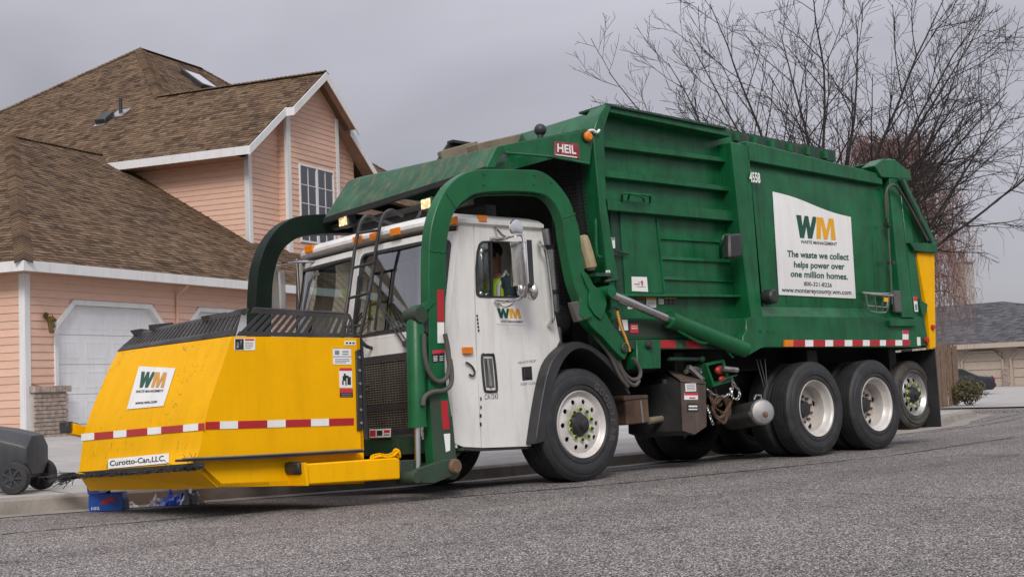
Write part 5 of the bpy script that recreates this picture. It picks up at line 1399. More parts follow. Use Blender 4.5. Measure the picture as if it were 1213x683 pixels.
# sleeve covered hose behind the arm
build('hose_sleeve', MB().tube(smooth([T(689, 280, Y=.1), T(692, 290, Y=.08), T(698, 310, Y=.06), T(700, 320, Y=.06)], 4), [.045, .06, .062, .064, .066, .066, .066, .066, .066, .066, .066, .05, .04], 10), M['sleeve'], truck)

# ---- lift arms
arm_o = [(515, 552), (513, 530), (511, 500), (508.5, 462), (508.5, 440), (508.6, 405), (508, 350), (508, 313), (509.5, 280), (514, 256), (521.5, 236), (533, 218.5), (547, 207), (563, 201.5), (585, 200.3), (620, 201), (639, 202.3), (653, 210), (665, 222.5), (675, 237.5), (681, 254), (687, 274), (692.6, 320), (700, 330), (710, 352), (722, 378), (740, 404), (746, 414)]
arm_i = [(740, 426), (727, 414), (714, 399), (704, 390), (695, 378), (687, 356), (678.5, 330), (670, 285), (667, 264), (661, 248), (653, 236.5), (641, 229.5), (620, 227), (585, 227), (563, 230), (550, 237.5), (539, 250), (533, 268), (529, 295), (528.5, 340), (527.5, 405), (527.6, 440), (530.5, 462), (535, 490), (538.5, 525), (541, 548)]
AY0, AY1 = -.12, .0
ao = smooth(px2(arm_o, Y=AY0), 3); ai_ = smooth(px2(arm_i, Y=AY0), 3)
arm_mb = MB().ext([Vector((p.x, AY0, p.z)) for p in ao+ai_], (0, AY1-AY0, 0))
arm = build('lift_arm', arm_mb, AG, truck, .006, sharp=40)
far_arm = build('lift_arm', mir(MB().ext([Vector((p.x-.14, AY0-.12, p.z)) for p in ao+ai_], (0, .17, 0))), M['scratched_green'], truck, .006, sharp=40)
build('arm_edge_pipe', MB().tube(smooth(px2([(540, 246), (553, 238), (566, 232), (585, 230.5), (620, 230.5), (641, 233), (652, 240), (660, 252), (666, 268), (672, 298), (677, 330), (683, 352)], Y=-.06), 4), .012, 6), M['green'], arm)
for (a, b, c_, d_) in ((527, 227, 541, 246), (660, 252, 676, 249)):
    pass
def weld(p, q): build('weld_seam', MB().tube([T(*p, Y=AY0-.001), T(*q, Y=AY0-.001)], .006, 5), AG, arm)
weld((528, 228), (540, 247)); weld((668, 258), (682, 253)); weld((509, 297), (528, 299))
for (a, b) in ((573, 206), (573, 219), (633, 207), (632, 218), (653, 216), (515, 298), (523, 299)):
    build('bolt', MB().lathe([(AY0-.008, .012), (AY0, .014)], (T(a, b, Y=AY0).x, 0, T(a, b, Y=AY0).z), 'y', 6), AG, arm)
# stiffener with the scalloped edge, hinge plate and pivot
build('stiffener', MB().ext(px2([(690, 324), (693, 322), (697, 325), (700, 334), (704, 338), (711, 343), (717, 350), (719, 360), (716, 372), (712, 379), (704, 372), (698, 362), (698, 352), (699, 345), (694, 336)], Y=AY0-.02), (0, .02, 0)), AG, arm, .004)
build('hinge_plate', MB().ext(px2([(688, 353), (703, 374), (693, 379), (686, 372)], Y=AY0-.035), (0, .035, 0)), AG, arm, .004)
build('rubber_pad', MB().ext(px2([(676.5, 358), (686, 356), (693, 379), (684, 381.5)], Y=AY0-.03), (0, .06, 0)), M['hose'], arm, .01)
pv = T(739, 412, Y=AY0)
build('pivot_pin', MB().lathe([(AY0-.03, .0), (AY0-.03, .04), (AY0-.02, .05), (.1, .05)], (pv.x, 0, pv.z), 'y', 18), M['grimy_green'], arm)
for k, Z_ in enumerate((0, 1)):
    pass
strips(arm, bil(*px2([(518.5, 405.5), (526, 405.5), (526, 343), (517.5, 343)], Y=AY0-.001)), 0, [], (0, -1, 0))
build('reflective_strip', slab(bil(*px2([(518, 381), (526, 381), (525.5, 343), (517.5, 343)], Y=AY0-.001)), 0, 1, 0, 1, (0, -1, 0)), M['red'], arm)
build('reflective_strip', slab(bil(*px2([(518.3, 406), (526, 406), (526, 381.5), (518, 381.5)], Y=AY0-.001)), 0, 1, 0, 1, (0, -1, 0)), M['decal'], arm)
build('reflective_strip', slab(bil(*px2([(524.5, 508), (532.5, 508), (530, 474), (522, 474.5)], Y=AY0-.001)), 0, 1, 0, 1, (0, -1, 0)), M['red'], arm)
build('reflective_strip', slab(bil(*px2([(528, 535), (533, 533), (533, 513), (525.5, 513.5)], Y=AY0-.001)), 0, 1, 0, 1, (0, -1, 0)), M['decal'], arm)
s_, P_ = sticker(arm, px2([(512, 429), (526, 428), (526, 413.5), (511.5, 415)], Y=AY0-.001), (0, -1, 0), 'ink')
plan_marks(s_, P_, [(0, 1, .72, 1, 'inkred'), (.08, .42, .1, .15, 'decal'), (.08, .42, .22, .27, 'decal'), (.08, .42, .34, .39, 'decal'), (.08, .42, .46, .51, 'decal'), (.6, .92, .1, .15, 'decal'), (.6, .92, .25, .3, 'decal'), (.6, .92, .42, .47, 'decal')])
# fork cylinder at the front of the arm
CYL = -.06
c0, c1 = T(492, 382, Y=CYL), T(494.5, 503, Y=CYL)
cyl_ = build('fork_cylinder', MB().tube([c0+Vector((0, 0, .04)), c0, c1], [.05, .078, .078], 20), AG, arm)
build('rod', MB().cyl(c1, T(495, 560, Y=CYL), .027, 14), M['chrome'], cyl_)
build('cylinder_cap', MB().cyl(c1+Vector((0, 0, .02)), c1-Vector((0, 0, .02)), .083, 20), AG, cyl_)
build('cylinder_eye', MB().lathe([(-.15, .07), (.03, .07)], (c0.x, 0, c0.z+.06), 'y', 18), M['grimy_green'], cyl_)
build('cylinder_bracket', MB().ext(px2([(490.5, 372), (499, 360.5), (512, 354), (516, 358), (506, 368), (497, 378)], Y=-.13), (0, .03, 0)).ext(px2([(490.5, 372), (499, 360.5), (508, 360), (500, 373)], Y=-.13), (0, .16, 0)), AG, arm, .004)
build('bracket_web', MB().ext(px2([(494, 376), (502, 371), (513, 373), (514, 400), (508, 396), (502, 392), (494, 390)], Y=-.115), (0, .14, 0)), M['frame'], arm, .006)
build('fork_bracket', MB().ext(px2([(489, 560), (492, 556), (527, 544), (534, 543), (541, 547), (542, 556), (540, 562), (515, 572), (494, 572), (489.5, 568)], Y=-.16), (0, .06, 0)), M['grimy_green'], arm, .006)
fb = T(538, 552, Y=-.16)
build('pivot_pin', MB().lathe([(-.20, 0), (-.20, .05), (-.18, .065), (.05, .065)], (fb.x, 0, fb.z), 'y', 20), M['rusty'], arm)
fb2 = T(492, 565, Y=-.16)
build('pivot_pin', MB().lathe([(-.19, 0), (-.19, .045), (-.17, .055), (.05, .055)], (fb2.x, 0, fb2.z), 'y', 18), M['grimy_green'], arm)
build('arm_foot', MB().ext(px2([(508.5, 470), (521, 470), (522.5, 500), (535.5, 492), (541, 547), (515.5, 551)], Y=AY0-.003), (0, .003, 0)), M['grimy_green'], arm)
fx = T(515, 562, Y=.05)
build('fork_tube', MB().cyl((fx.x+.12, -.05, fx.z+.03), (fx.x+.12, 2.45, fx.z+.03), .08, 16), M['grimy_green'], arm)
# hoses on the arm
for k, (r_, pts) in enumerate(((.02, [(502, 395), (503, 420), (508, 440), (517, 451), (527, 449), (532, 436), (531, 415), (527, 395)]), (.02, [(501, 480), (503, 470), (512, 464), (526, 462), (534, 455), (535, 440), (533, 425)]), (.016, [(528, 405), (530, 420), (533, 440), (534, 450)]))):
    build('hydraulic_hose', MB().tube(smooth(px2(pts, Y=AY0-.04), 5), r_, 8), M['hose'], arm)
for k, (r_, pts) in enumerate(((.02, [(700, 385), (715, 405), (730, 422), (738, 440), (748, 449), (757, 447), (758, 437), (750, 424)]), (.02, [(703, 392), (720, 414), (732, 432), (742, 450), (752, 456), (757, 450)]), (.018, [(690, 378), (706, 400), (722, 420), (734, 445), (744, 458)]), (.012, [(721, 370), (726, 365), (732, 367), (738, 390), (746, 416)]))):
    build('hydraulic_hose', MB().tube(smooth(px2(pts, Y=-.03), 5), r_, 8), M['hose'], truck)
build('hose_tag', MB().tube(smooth(px2([(731, 368), (735, 385), (741, 400), (746, 416)], Y=-.1), 4), .014, 6), M['inkorange'], truck)
# main lift cylinder
lc0, lc1, lc2 = T(718, 346, Y=-.12), T(795, 379, Y=-.05), T(882, 414, Y=-.05)
lc = build('lift_cylinder', MB().tube([lc1, lc1+(lc2-lc1)*.03, lc2], [.06, .085, .085], 22), AG, truck)
build('rod', MB().cyl(lc0, lc1, .042, 18), M['chrome'], lc)
build('rod_eye', MB().lathe([(-.2, .06), (0, .06)], (lc0.x, 0, lc0.z), 'y', 18), AG, lc)
build('collar', MB().tube([lc1-(lc2-lc1)*.03, lc1+(lc2-lc1)*.06], .09, 22), AG, lc)
build('oil_pipe', MB().tube(smooth([lc1+Vector((.05, -.02, -.1)), lc1+Vector((.4, -.02, -.23)), T(850, 405, Y=-.03), T(868, 423, Y=-.03)], 5), .014, 6), AG, lc)

# ---- hopper body, front section
YB, YR = .2, .09
post_front = px2([(703, 165), (704, 153), (709, 138), (718, 123.5), (722, 124.5), (716, 150), (721, 240), (733, 400), (722, 400), (712, 250)], Y=0)
body = build('hopper_body', MB().prism(xz([(706, 160), (720, 127), (866, 160), (893, 410), (728, 412)], YB), YB, 2*CY-YB), G, truck, .004)
def beam(q, y0, y1, name='rib', mat=None, bev=.006): return build(name, MB().ext(px2(q, Y=y0), (0, y1-y0, 0)), mat or G, body, bev)
beam([(703, 165), (704, 153), (709, 138), (718, 123.5), (724, 126), (716, 152), (718, 240), (733, 333), (720, 333), (711, 250)], 0, .22, 'corner_post')
beam([(718, 124), (864, 152.5), (865, 162), (722, 133)], .03, .22, 'top_rail')
beam([(719, 122.5), (861, 150.5), (861, 153), (719, 125)], -.0, .4, 'roof_edge', M['dark_green'], 0)
beam([(714, 165), (864, 187.5), (865, 193), (715, 174)], .1, .2)
beam([(716, 200.5), (866, 221), (867, 227), (717, 209.5)], .1, .2)
beam([(720, 235), (870, 250), (871, 262), (721, 249)], .08, .2)
beam([(735, 347.5), (880, 349), (880, 352), (735, 351)], .1, .2)
beam([(722, 376), (882, 377), (884, 400), (724, 402)], .06, .2, 'sill', G)
build('grime_band', slab(bil(*px2([(726, 399), (800, 399), (799, 379), (725, 379)], Y=.055)), 0, 1, 0, 1, (0, -1, 0), .002), M['grimy_green'], body)
for (a, b) in (((779, 279), (876, 285)), ((780, 303), (878, 308)), ((782, 327), (879, 331))):
    build('panel_crease', MB().ext([T(*a, Y=YB), T(*b, Y=YB), T(b[0], b[1]+3.5, Y=YB-.025), T(a[0], a[1]+3.5, Y=YB-.025)], (0, .02, 0)), G, body)
dr_ = build('access_door', MB().ext(px2([(734.5, 252), (777, 255.5), (786.5, 347.5), (741.5, 347.5)], Y=YB-.03), (0, .03, 0)), G, body, .004)
build('door_hinge', MB().cyl(T(778, 258, Y=YB-.035), T(787, 346, Y=YB-.035), .014, 8), G, dr_)
build('door_latch', MB().cyl(T(728, 297, Y=YB-.06), T(744, 301, Y=YB-.06), .012, 8).box(T(729, 299, Y=YB-.07)-Vector((.03, .0, .03)), T(729, 299, Y=YB-.07)+Vector((.03, .04, .03))), M['frame'], dr_)
build('door_jamb', MB().ext(px2([(722, 250), (733, 251), (741, 349), (731, 349)], Y=YB-.012), (0, .012, 0)), M['dark_green'], body)
build('grab_handle', MB().tube(smooth([T(737, 238, Y=.08), T(737, 231, Y=.02), T(741, 229, Y=.0), T(768, 231.5, Y=.0), T(770, 234, Y=.02), T(770, 239, Y=.08)], 3), .012, 8).tube(smooth([T(744, 236, Y=.08), T(747, 230, Y=.0), T(760, 233, Y=-.02), T(763, 238, Y=.06)], 3), .011, 8), G, body)
build('grab_handle', MB().tube(smooth([T(705, 262, Y=0), T(705.5, 263, Y=-.07), T(707, 300, Y=-.07), T(711, 304, Y=-.06), T(713, 305, Y=0)], 4), .013, 8), G, body)
build('bracket', MB().ext(px2([(706, 323), (726, 323), (727, 327), (706, 327)], Y=-.04), (0, .1, 0)).cyl(T(717, 333, Y=-.03), T(730, 331, Y=-.03), .015, 8), M['dark_green'], body)
s_, P_ = sticker(body, px2([(724.5, 294), (728.5, 294), (728, 281), (724, 281)], Y=YB-.014), (0, -1, 0)); plan_marks(s_, P_, [(.1, .9, .75, 1.0, 'inkgrey')])
s_, P_ = sticker(dr_, px2([(748.5, 344.5), (767.5, 345.5), (766, 328), (748, 327.5)], Y=YB-.032), (0, -1, 0)); plan_marks(s_, P_, [(.15, .5, .45, .52, 'inkred'), (.4, .75, .6, .64, 'inkgrey'), (.3, .85, .3, .34, 'inkgrey'), (.6, .7, .4, .75, 'inkred')])
s_, P_ = sticker(body, px2([(717.5, 325), (722.5, 325), (722.5, 320), (717.5, 320)], Y=-.003), (0, -1, 0)); plan_marks(s_, P_, [(.3, .7, .3, .7, 'inkgrey')])
# row of warning labels
for k, (x0, x1, c) in enumerate(((753.5, 764.5, 'inkred'), (765.5, 777, 'inkyellow'), (780, 786, 'inkgrey'), (786.5, 791.5, 'inkyellow'), (792, 796.5, 'inkyellow'), (797, 801, 'inkyellow'))):
    y1 = 364 if k == 1 else 360
    s_, P_ = sticker(body, px2([(x0, y1), (x1, y1), (x1, 351.8), (x0, 351.5)], Y=.095 if False else YB-.002), (0, -1, 0), 'ink' if k in (0, 3, 4, 5) else 'decal')
    plan_marks(s_, P_, [(0, 1, .72, 1, c)]+[(.1, .9, .15*j, .15*j+.05, 'inkgrey') for j in (1, 2, 3)])
s_, P_ = sticker(body, px2([(743.5, 366), (753.5, 365), (753, 359), (743.5, 360.5)], Y=YB-.002), (0, -1, 0))
s_, P_ = sticker(body, px2([(733, 391.5), (744, 391), (743, 378.5), (733, 378.5)], Y=.05), (0, -1, 0))
s_, P_ = sticker(body, px2([(746.5, 394), (756, 394), (755.5, 383.5), (746.5, 383.5)], Y=.05), (0, -1, 0), 'inkred'); plan_marks(s_, P_, [(.1, .9, .45, .55, 'decal'), (.1, .9, .7, .78, 'decal')])
s_, P_ = sticker(body, px2([(746, 383), (756, 383), (756, 379), (746, 379)], Y=.05), (0, -1, 0), 'ink')
# reflective tape low on the front section, part painted over
fnr = bil(*px2([(782, 412), (841, 413), (840, 403), (781, 402)], Y=.03))
build('lower_rail', MB().ext(px2([(735, 402), (884, 401), (884, 413), (736, 413)], Y=.03), (0, .1, 0)), M['grimy_green'], body)
for a, b, c in ((0, .3, 'red'), (.3, .52, 'worn_green'), (.52, .8, 'red'), (.8, 1, 'worn_green')): build('reflective_strip', slab(fnr, a, b, .05, .95, (0, -1, 0), .004), M[c], body)
build('arm_mount', MB().ext(px2([(754, 403), (783, 402), (783, 436), (755, 437)], Y=-.0), (0, .15, 0)), M['green'], body, .006)
build('arm_mount_boss', MB().lathe([(-.05, .0), (-.05, .03), (-.02, .045), (.02, .045)], (T(769, 408, Y=-.02).x, 0, T(769, 408, Y=-.02).z), 'y', 14), M['frame'], body)
build('stay_bar', MB().cyl(T(792, 425, Y=.1), T(831, 425, Y=.1), .02, 10).ball(T(831, 425, Y=.1), .04, 12), M['dark_green'], body)

# ---- packer body, rear section
main_post = build('main_post', MB().ext(px2([(866, 168), (887, 172.5), (901, 350), (907, 404), (893, 404), (880, 300)], Y=-.0), (0, .3, 0)), G, truck, .008)
def bodyside(t): return YR+.05*math.cos(t*math.pi)*0-.045*math.sin(t*math.pi)
nb = 14
def edge(u0, u1, t): return (u0[0]+(u1[0]-u0[0])*t, u0[1]+(u1[1]-u0[1])*t)
cols_ = []
for j in range(nb+1):
    t = j/nb
    a = edge((887, 180), (904, 366), t); b = edge((1046, 214), (1062, 366), t)
    row = []
    for i in range(11):
        p = edge(a, b, i/10); row.append(T(p[0], p[1], Y=bodyside(t)+.0))
    cols_.append(row)
pk = MB().loft(cols_)
packer = build('packer_body', pk, G, truck, sharp=60)
x0, x1 = T(888, 200, Y=.1).x, T(1062, 300, Y=.1).x
build('body_core', MB().box((x0, .16, 1.3), (x1+.35, 2*CY-.1, 3.2)), G, packer)
build('top_rail', MB().ext(px2([(884, 167), (1044, 206), (1046, 219), (886, 190)], Y=.0), (0, .25, 0)), G, packer, .008)
build('roof_edge', MB().ext(px2([(862, 153), (990, 179), (990, 186), (862, 161)], Y=.45), (0, .06, 0)), M['dark_green'], packer)
build('roof_cover', MB().ext(px2([(866, 158), (990, 182.5), (990, 191.5), (866, 168)], Y=.42), (0, .05, 0)), M['dark_green'], packer)
for k in range(6):
    a = 872+k*21; y = 157+k*4.2
    build('roof_lug', MB().ext(px2([(a, y), (a+4, y+.8), (a+4, y+10), (a, y+9)], Y=.38), (0, .06, 0)), G, packer)
ledge = px2([(901, 361), (1062, 365), (1064, 376), (903, 374)], Y=.0)
le0, le1 = T(901, 361, Y=.12), T(1064, 365, Y=.12)
skirt = build('skirt', MB().ext(px2([(903, 374), (1088, 377), (1091, 411), (907, 411)], Y=0), (0, .12, 0)), G, packer, .004)
build('ledge', MB().hexa([T(903, 374, Y=0), T(1078, 377, Y=0), T(1078, 365, Y=.1), T(901, 361.5, Y=.1)], [p-Vector((0, -.02, .03)) for p in (T(903, 374, Y=0), T(1078, 377, Y=0), T(1078, 365, Y=.1), T(901, 361.5, Y=.1))]), G, packer, .003)
for k in range(4):
    a = 925+k*35; p = [(a, 186+k*8.3), (a+.6, 230+k*6), (a+7, 360)]
    build('plate_seam', MB().tube([T(q[0], q[1], Y=bodyside(max(0, min(1, (q[1]-190)/175)))-.001) for q in [(p[0]+(p[2][0]-p[0][0])*t, p[0][1]+(p[2][1]-p[0][1])*t) for t in [i/12 for i in range(13)]] ] if False else [T(a+7*i/12, (190+k*9)+(361-190-k*9)*i/12, Y=bodyside(i/12*.97)-.001) for i in range(13)], .0035, 4, False), G, packer)
build('front_lug', MB().ext(px2([(884, 378), (893, 374), (908, 374), (908, 411), (902, 412), (888, 420), (880, 420), (880, 398), (884, 392)], Y=-.03), (0, .14, 0)), G, packer, .006)
for (a, b) in ((901, 392), (909, 392), (917, 392)):
    build('bolt', MB().lathe([(-.006, .014), (0, .016)], (T(a, b, Y=-.034).x, -.034, T(a, b, Y=-.034).z), 'y', 6), M['dark_green'], packer)
# reflective tape along the skirt
fnr = bil(*px2([(928, 410.5), (1078, 409), (1078, 402.5), (928, 402.5)], Y=-.002))
pat = [(0, .06, 'a'), (.065, .155, 'r'), (.155, .215, 'w'), (.215, .305, 'r'), (.305, .365, 'w'), (.365, .455, 'r'), (.455, .515, 'w'), (.515, .6, 'r'), (.6, .655, 'w'), (.655, .74, 'r'), (.74, .79, 'w'), (.79, .87, 'r'), (.87, .93, 'w'), (.93, 1, 'r')]
for a, b, c in pat: build('marker_lamp' if c == 'a' else 'reflective_strip', slab(fnr, a, b, .0, 1.0, (0, -1, 0), .02 if c == 'a' else .004), M[{'a': 'amber', 'r': 'red', 'w': 'decal'}[c]], packer)
s_, P_ = sticker(packer, px2([(1069, 402), (1076, 402), (1076, 391), (1069, 391)], Y=-.003), (0, -1, 0)); plan_marks(s_, P_, [(0, 1, .6, 1, 'inkred')])
# fleet number
P_ = bil(*px2([(888, 215), (901, 216.5), (900, 205), (887.5, 203.5)], Y=-.02)); mb = MB(); put_text(mb, '4558', P_, 0, 1, 0, 1, .03); build('fleet_number', mb, M['decal'], packer)
# the big sign
def sgn(px, py):
    t = max(0, min(1, (py-185)/181)); return T(px, py, Y=bodyside(t)-.006)
def SG(u, v):                           # v up
    l = edge((922.5, 349), (915, 227), v); r_ = edge((1013.5, 353.5), (1007.5, 257), v)
    p = edge(l, r_, u); sag = 3.0*math.sin(u*math.pi*2)*(v**3)*-1
    return sgn(p[0], p[1]+sag*.5)
sg = build('sign_panel', slab(SG, 0, 1, 0, 1, (0, -1, 0), .004, 10, 10), M['decal'], packer, sharp=60)
P_ = lambda u, v: SG(u, v)+Vector((0, -.006, 0))
def PX(px, py):                         # photograph pixel on the sign
    return sgn(px, py)+Vector((0, -.006, 0))
def tline(s, l, r_, h, bold, mat='ink', slant=0):
    mb = MB(); fn = lambda u, v: PX(l[0]+(r_[0]-l[0])*u+ (0), l[1]+(r_[1]-l[1])*u-h*v)
    put_text(mb, s, fn, 0, 1, 0, 1, bold, slant); build('lettering', mb, M[mat], sg)
fnl = lambda u, v: PX(942.5+(989.5-942.5)*u, 281.5+(284-281.5)*u-(27-2.5*u)*v+u*0)
wm_logo(sg, fnl, 0, 1, 0, 1)
tline('WASTE MANAGEMENT', (948, 288), (991, 291), 3.6, .02)
tline('The waste we collect', (932, 304), (1005, 308), 7.4, .028, 'inkgreen')
tline('helps power over', (940, 316.5), (1000, 319), 7.2, .028, 'inkgreen')
tline('one million homes.', (936, 327.5), (1004, 331), 7.2, .028, 'inkgreen')
tline('800-321-8226', (952, 338.2), (985, 340), 4.8, .015)
tline('www.montereycounty.wm.com', (925.5, 345.5), (1008, 349), 5.4, .018)
# lamp, step basket, gauge and side marker on the rear body
build('side_lamp', MB().ext(px2([(864, 277), (879.5, 276), (880, 304), (864.5, 306)], Y=-.13), (0, .1, 0)), M['black'], main_post, .02)
build('lamp_bracket', MB().tube(smooth([T(854, 305, Y=.12), T(854, 290, Y=.0), T(858, 280, Y=-.04), T(864, 279, Y=-.06)], 4), .02, 8), G, main_post)
build('work_lamp', MB().lathe([(-.12, .06), (-.1, .08), (0, .085), (.06, .05)], T(908, 352, Y=-.0), 'y', 16), M['black'], packer)
bs_ = build('step_basket', MB().tube(smooth([T(1023, 347, Y=.02), T(1023, 346.5, Y=-.2), T(1028, 347.5, Y=-.26), T(1054, 350, Y=-.26), T(1057, 349.5, Y=-.2), T(1056, 348, Y=.02)], 3)+[T(1023, 347, Y=.02)], .014, 6), M['steel'], packer)
build('basket_bars', MB().tube(smooth([T(1026, 350, Y=-.22), T(1028, 364, Y=-.18), T(1033, 369, Y=-.12), T(1048, 370, Y=-.12), T(1052, 364, Y=-.18), T(1053, 351, Y=-.22)], 4), .011, 6).tube([T(1036, 349, Y=-.25), T(1038, 368, Y=-.14)], .009, 6).tube([T(1046, 350, Y=-.25), T(1045, 369, Y=-.14)], .009, 6).tube([T(1025, 350, Y=-.02), T(1028, 362, Y=-.02), T(1050, 364, Y=-.02), T(1053, 350, Y=-.02)], .009, 6), M['steel'], bs_)
build('basket_tag', slab(bil(*px2([(1047, 357), (1052, 357.5), (1052, 352.5), (1047, 352)], Y=-.27)), 0, 1, 0, 1, (0, -1, 0)), M['inkyellow'], bs_)
# ---- tailgate
tg = build('tailgate', MB().ext(px2([(1040, 191), (1055, 187.5), (1078, 203), (1080, 213), (1072, 215), (1110, 290), (1108, 300), (1105, 411), (1086, 411), (1066, 365), (1050, 215)], Y=.06), (0, 2*CY-.12, 0)), G, truck, .006)
build('gate_post', MB().ext(px2([(1053, 190), (1062, 193), (1083, 376), (1069, 376), (1054, 222)], Y=-.02), (0, .15, 0)), G, tg, .006)
build('gate_post', MB().ext(px2([(1064, 200), (1070, 200), (1100, 409), (1086, 409), (1075, 300)], Y=.01), (0, .1, 0)), G, tg, .006)
build('gate_top', MB().ext(px2([(1036, 196), (1046, 188), (1061, 189), (1079, 204), (1079, 212), (1066, 212), (1044, 210)], Y=-.03), (0, .2, 0)), G, tg, .01)
build('gate_arm', MB().bar(T(1068, 214, Y=-.0), T(1107, 293, Y=-.0), .1, .05, (0, 1, 0)), G, tg, .006)
build('gate_cylinder', MB().tube([T(1066, 212, Y=-.05), T(1085, 252, Y=-.05), T(1103, 287, Y=-.05)], [.035, .035, .024], 12), M['dark_green'], tg)
build('gate_beam', MB().ext(px2([(1078, 287), (1110, 288), (1111, 299.5), (1084, 297)], Y=-.05), (0, 2*CY, 0)), G, tg, .006)
build('yellow_panel', MB().ext(px2([(1086, 299), (1107, 299.5), (1108.5, 411), (1102.5, 413), (1099, 370)], Y=.0), (0, .06, 0)), M['yellow'], tg, .004)
build('tail_lamp', MB().lathe([(-.03, .0), (-.03, .03), (0, .035)], T(1104, 387.5, Y=.0), 'y', 12), M['redlens'], tg)
build('tail_lamp', MB().lathe([(-.03, .0), (-.03, .035), (0, .04)], T(1097, 403, Y=.0), 'y', 12), M['redlens'], tg)
build('hook', MB().ext(px2([(1089, 353), (1094, 357), (1099, 360), (1098, 370), (1093, 374), (1091, 365)], Y=-.03), (0, .04, 0)), G, tg, .004)
build('hose_line', MB().tube(smooth([T(1050, 258, Y=-.06), T(1049, 235, Y=-.08), T(1052, 222, Y=-.1), T(1059, 219, Y=-.1), T(1066, 226, Y=-.08), T(1080, 250, Y=-.06), T(1099, 285, Y=-.05)], 5), .016, 8).tube([T(1051, 222, Y=-.05), T(1052, 265, Y=-.05), T(1057, 360, Y=-.05)], .012, 6), M['hose'], tg)
for (a, b) in ((1052, 266), (1057, 311)): build('hose_clamp', MB().box(T(a, b, Y=-.06)-Vector((.03, .02, .02)), T(a, b, Y=-.06)+Vector((.03, .05, .02))), M['frame'], tg)
build('sight_gauge', MB().box(T(1064, 368, Y=-.06)-Vector((.05, 0, .02)), T(1066, 344, Y=-.06)+Vector((.02, .05, 0))), M['tankgrey'], tg, .01)
build('lower_bracket', MB().ext(px2([(1054, 379), (1085, 378), (1086, 386), (1055, 386)], Y=-.05), (0, .06, 0)), G, tg, .004)
s_, P_ = sticker(tg, px2([(1083.5, 369), (1087.5, 369), (1086, 351), (1081.5, 351)], Y=-.003), (0, -1, 0)); plan_marks(s_, P_, [(0, 1, .7, 1, 'inkred'), (.2, .8, .1, .5, 'inkgrey')])
s_, P_ = sticker(tg, px2([(1086.5, 409), (1090.5, 409), (1090, 399), (1086, 399)], Y=-.003), (0, -1, 0))
# mud flap
mfa, mfb = T(1107, 413, Y=.03), T(1114.5, 505, Y=.03)
mfm = MB().hexa([mfa, mfb, mfb+Vector((0, .6, 0)), mfa+Vector((0, .6, 0))], [p+Vector((.018, 0, 0)) for p in (mfa, mfb, mfb+Vector((0, .6, 0)), mfa+Vector((0, .6, 0)))])
build('mud_flap', mfm, M['black'], truck)
build('mud_flap', mir(mfm), M['black'], truck)
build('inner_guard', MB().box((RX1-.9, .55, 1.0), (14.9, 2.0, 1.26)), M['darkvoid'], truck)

# ---- gear between the axles
bt_ = build('battery_box', MB().ext(px2([(740, 468), (768, 467), (770, 500), (743, 503)], Y=.25), (0, .3, 0)), M['rusty'], truck, .012)
build('box_lid', MB().ext(px2([(739, 470), (768, 467.5), (768, 471), (739, 474)], Y=.235), (0, .33, 0)), M['rust'], bt_, .005)
build('box_strap', MB().ext(px2([(758, 474), (760, 474), (763, 500), (761, 500)], Y=.24), (0, .01, 0)), M['steel'], bt_)
vl = build('drain_valve', MB().cyl(T(768, 498, Y=.3), T(786, 495.5, Y=.3), .035, 12), M['tan'], truck)
build('valve_knob', MB().lathe([(-.03, .03), (0, .05), (.04, .045), (.05, .02)], T(787, 495.5, Y=.3), 'x', 12), M['redpaint'], vl)
tk = build('hydraulic_box', MB().ext(px2([(806, 452), (836.5, 455), (837.5, 505), (823, 515), (808, 510)], Y=.026), (0, .75, 0)), M['frame'], truck, .008)
build('box_plate', MB().ext(px2([(806.5, 452.5), (836, 455.5), (837, 504.5), (823, 514), (808.5, 509.5)], Y=.018), (0, .006, 0)), M['rust'], tk)
build('box_face', MB().ext([T(789, 441, Y=.35), T(806, 452, Y=.02), T(808, 510, Y=.02), T(772, 503, Y=.6), T(770, 445, Y=.6)], (.05, .2, 0)), M['frame'], tk, .006)
build('box_top', MB().ext([T(790, 440.5, Y=.3), T(806, 452, Y=.01), T(836.5, 455, Y=.01), T(825, 444, Y=.35)], (0, 0, .02)), M['rust'], tk, .004)
build('level_glass', MB().bar(T(787, 449, Y=.3), T(788, 469, Y=.3), .03, .03), M['steel'], tk)
s_, P_ = sticker(tk, px2([(812, 463.5), (824.5, 463), (824, 453.5), (811.5, 454)], Y=.0165), (0, -1, 0)); plan_marks(s_, P_, [(.1, .9, .2*j, .2*j+.08, 'inkgrey') for j in (1, 2, 3, 4)])
s_, P_ = sticker(tk, px2([(810.5, 473), (826.5, 473), (826.5, 465), (810.5, 465)], Y=.0165), (0, -1, 0)); plan_marks(s_, P_, [(0, 1, .65, 1, 'inkred'), (.35, .8, .15, .35, 'inkred')])
s_, P_ = sticker(tk, px2([(814, 487), (827, 487), (827, 477.5), (814, 477.5)], Y=.0165), (0, -1, 0), 'ink'); plan_marks(s_, P_, [(.1, .9, .55, .75, 'decal'), (.1, .9, .2, .35, 'decal')])
s_, P_ = sticker(tk, px2([(794, 459), (798.5, 459), (798, 451), (793.5, 451)], Y=.27), (0, -1, 0))
build('clutter', MB().tube(smooth(px2([(812, 440), (822, 436), (832, 440), (834, 447), (826, 452)], Y=.15), 4), .025, 8).bar(T(815, 434, Y=.12), T(830, 448, Y=.12), .05, .04), M['steel'], tk)
gb_ = build('tool_basket', MB().ring(px2([(836, 430), (858, 425), (866, 452), (845, 458)], Y=.05), px2([(839, 433), (856, 429), (862, 449), (847, 454)], Y=.05), (0, .3, 0)).ext(px2([(836, 430), (858, 425), (866, 452), (845, 458)], Y=.33), (0, .02, 0)), AG, truck, .004)
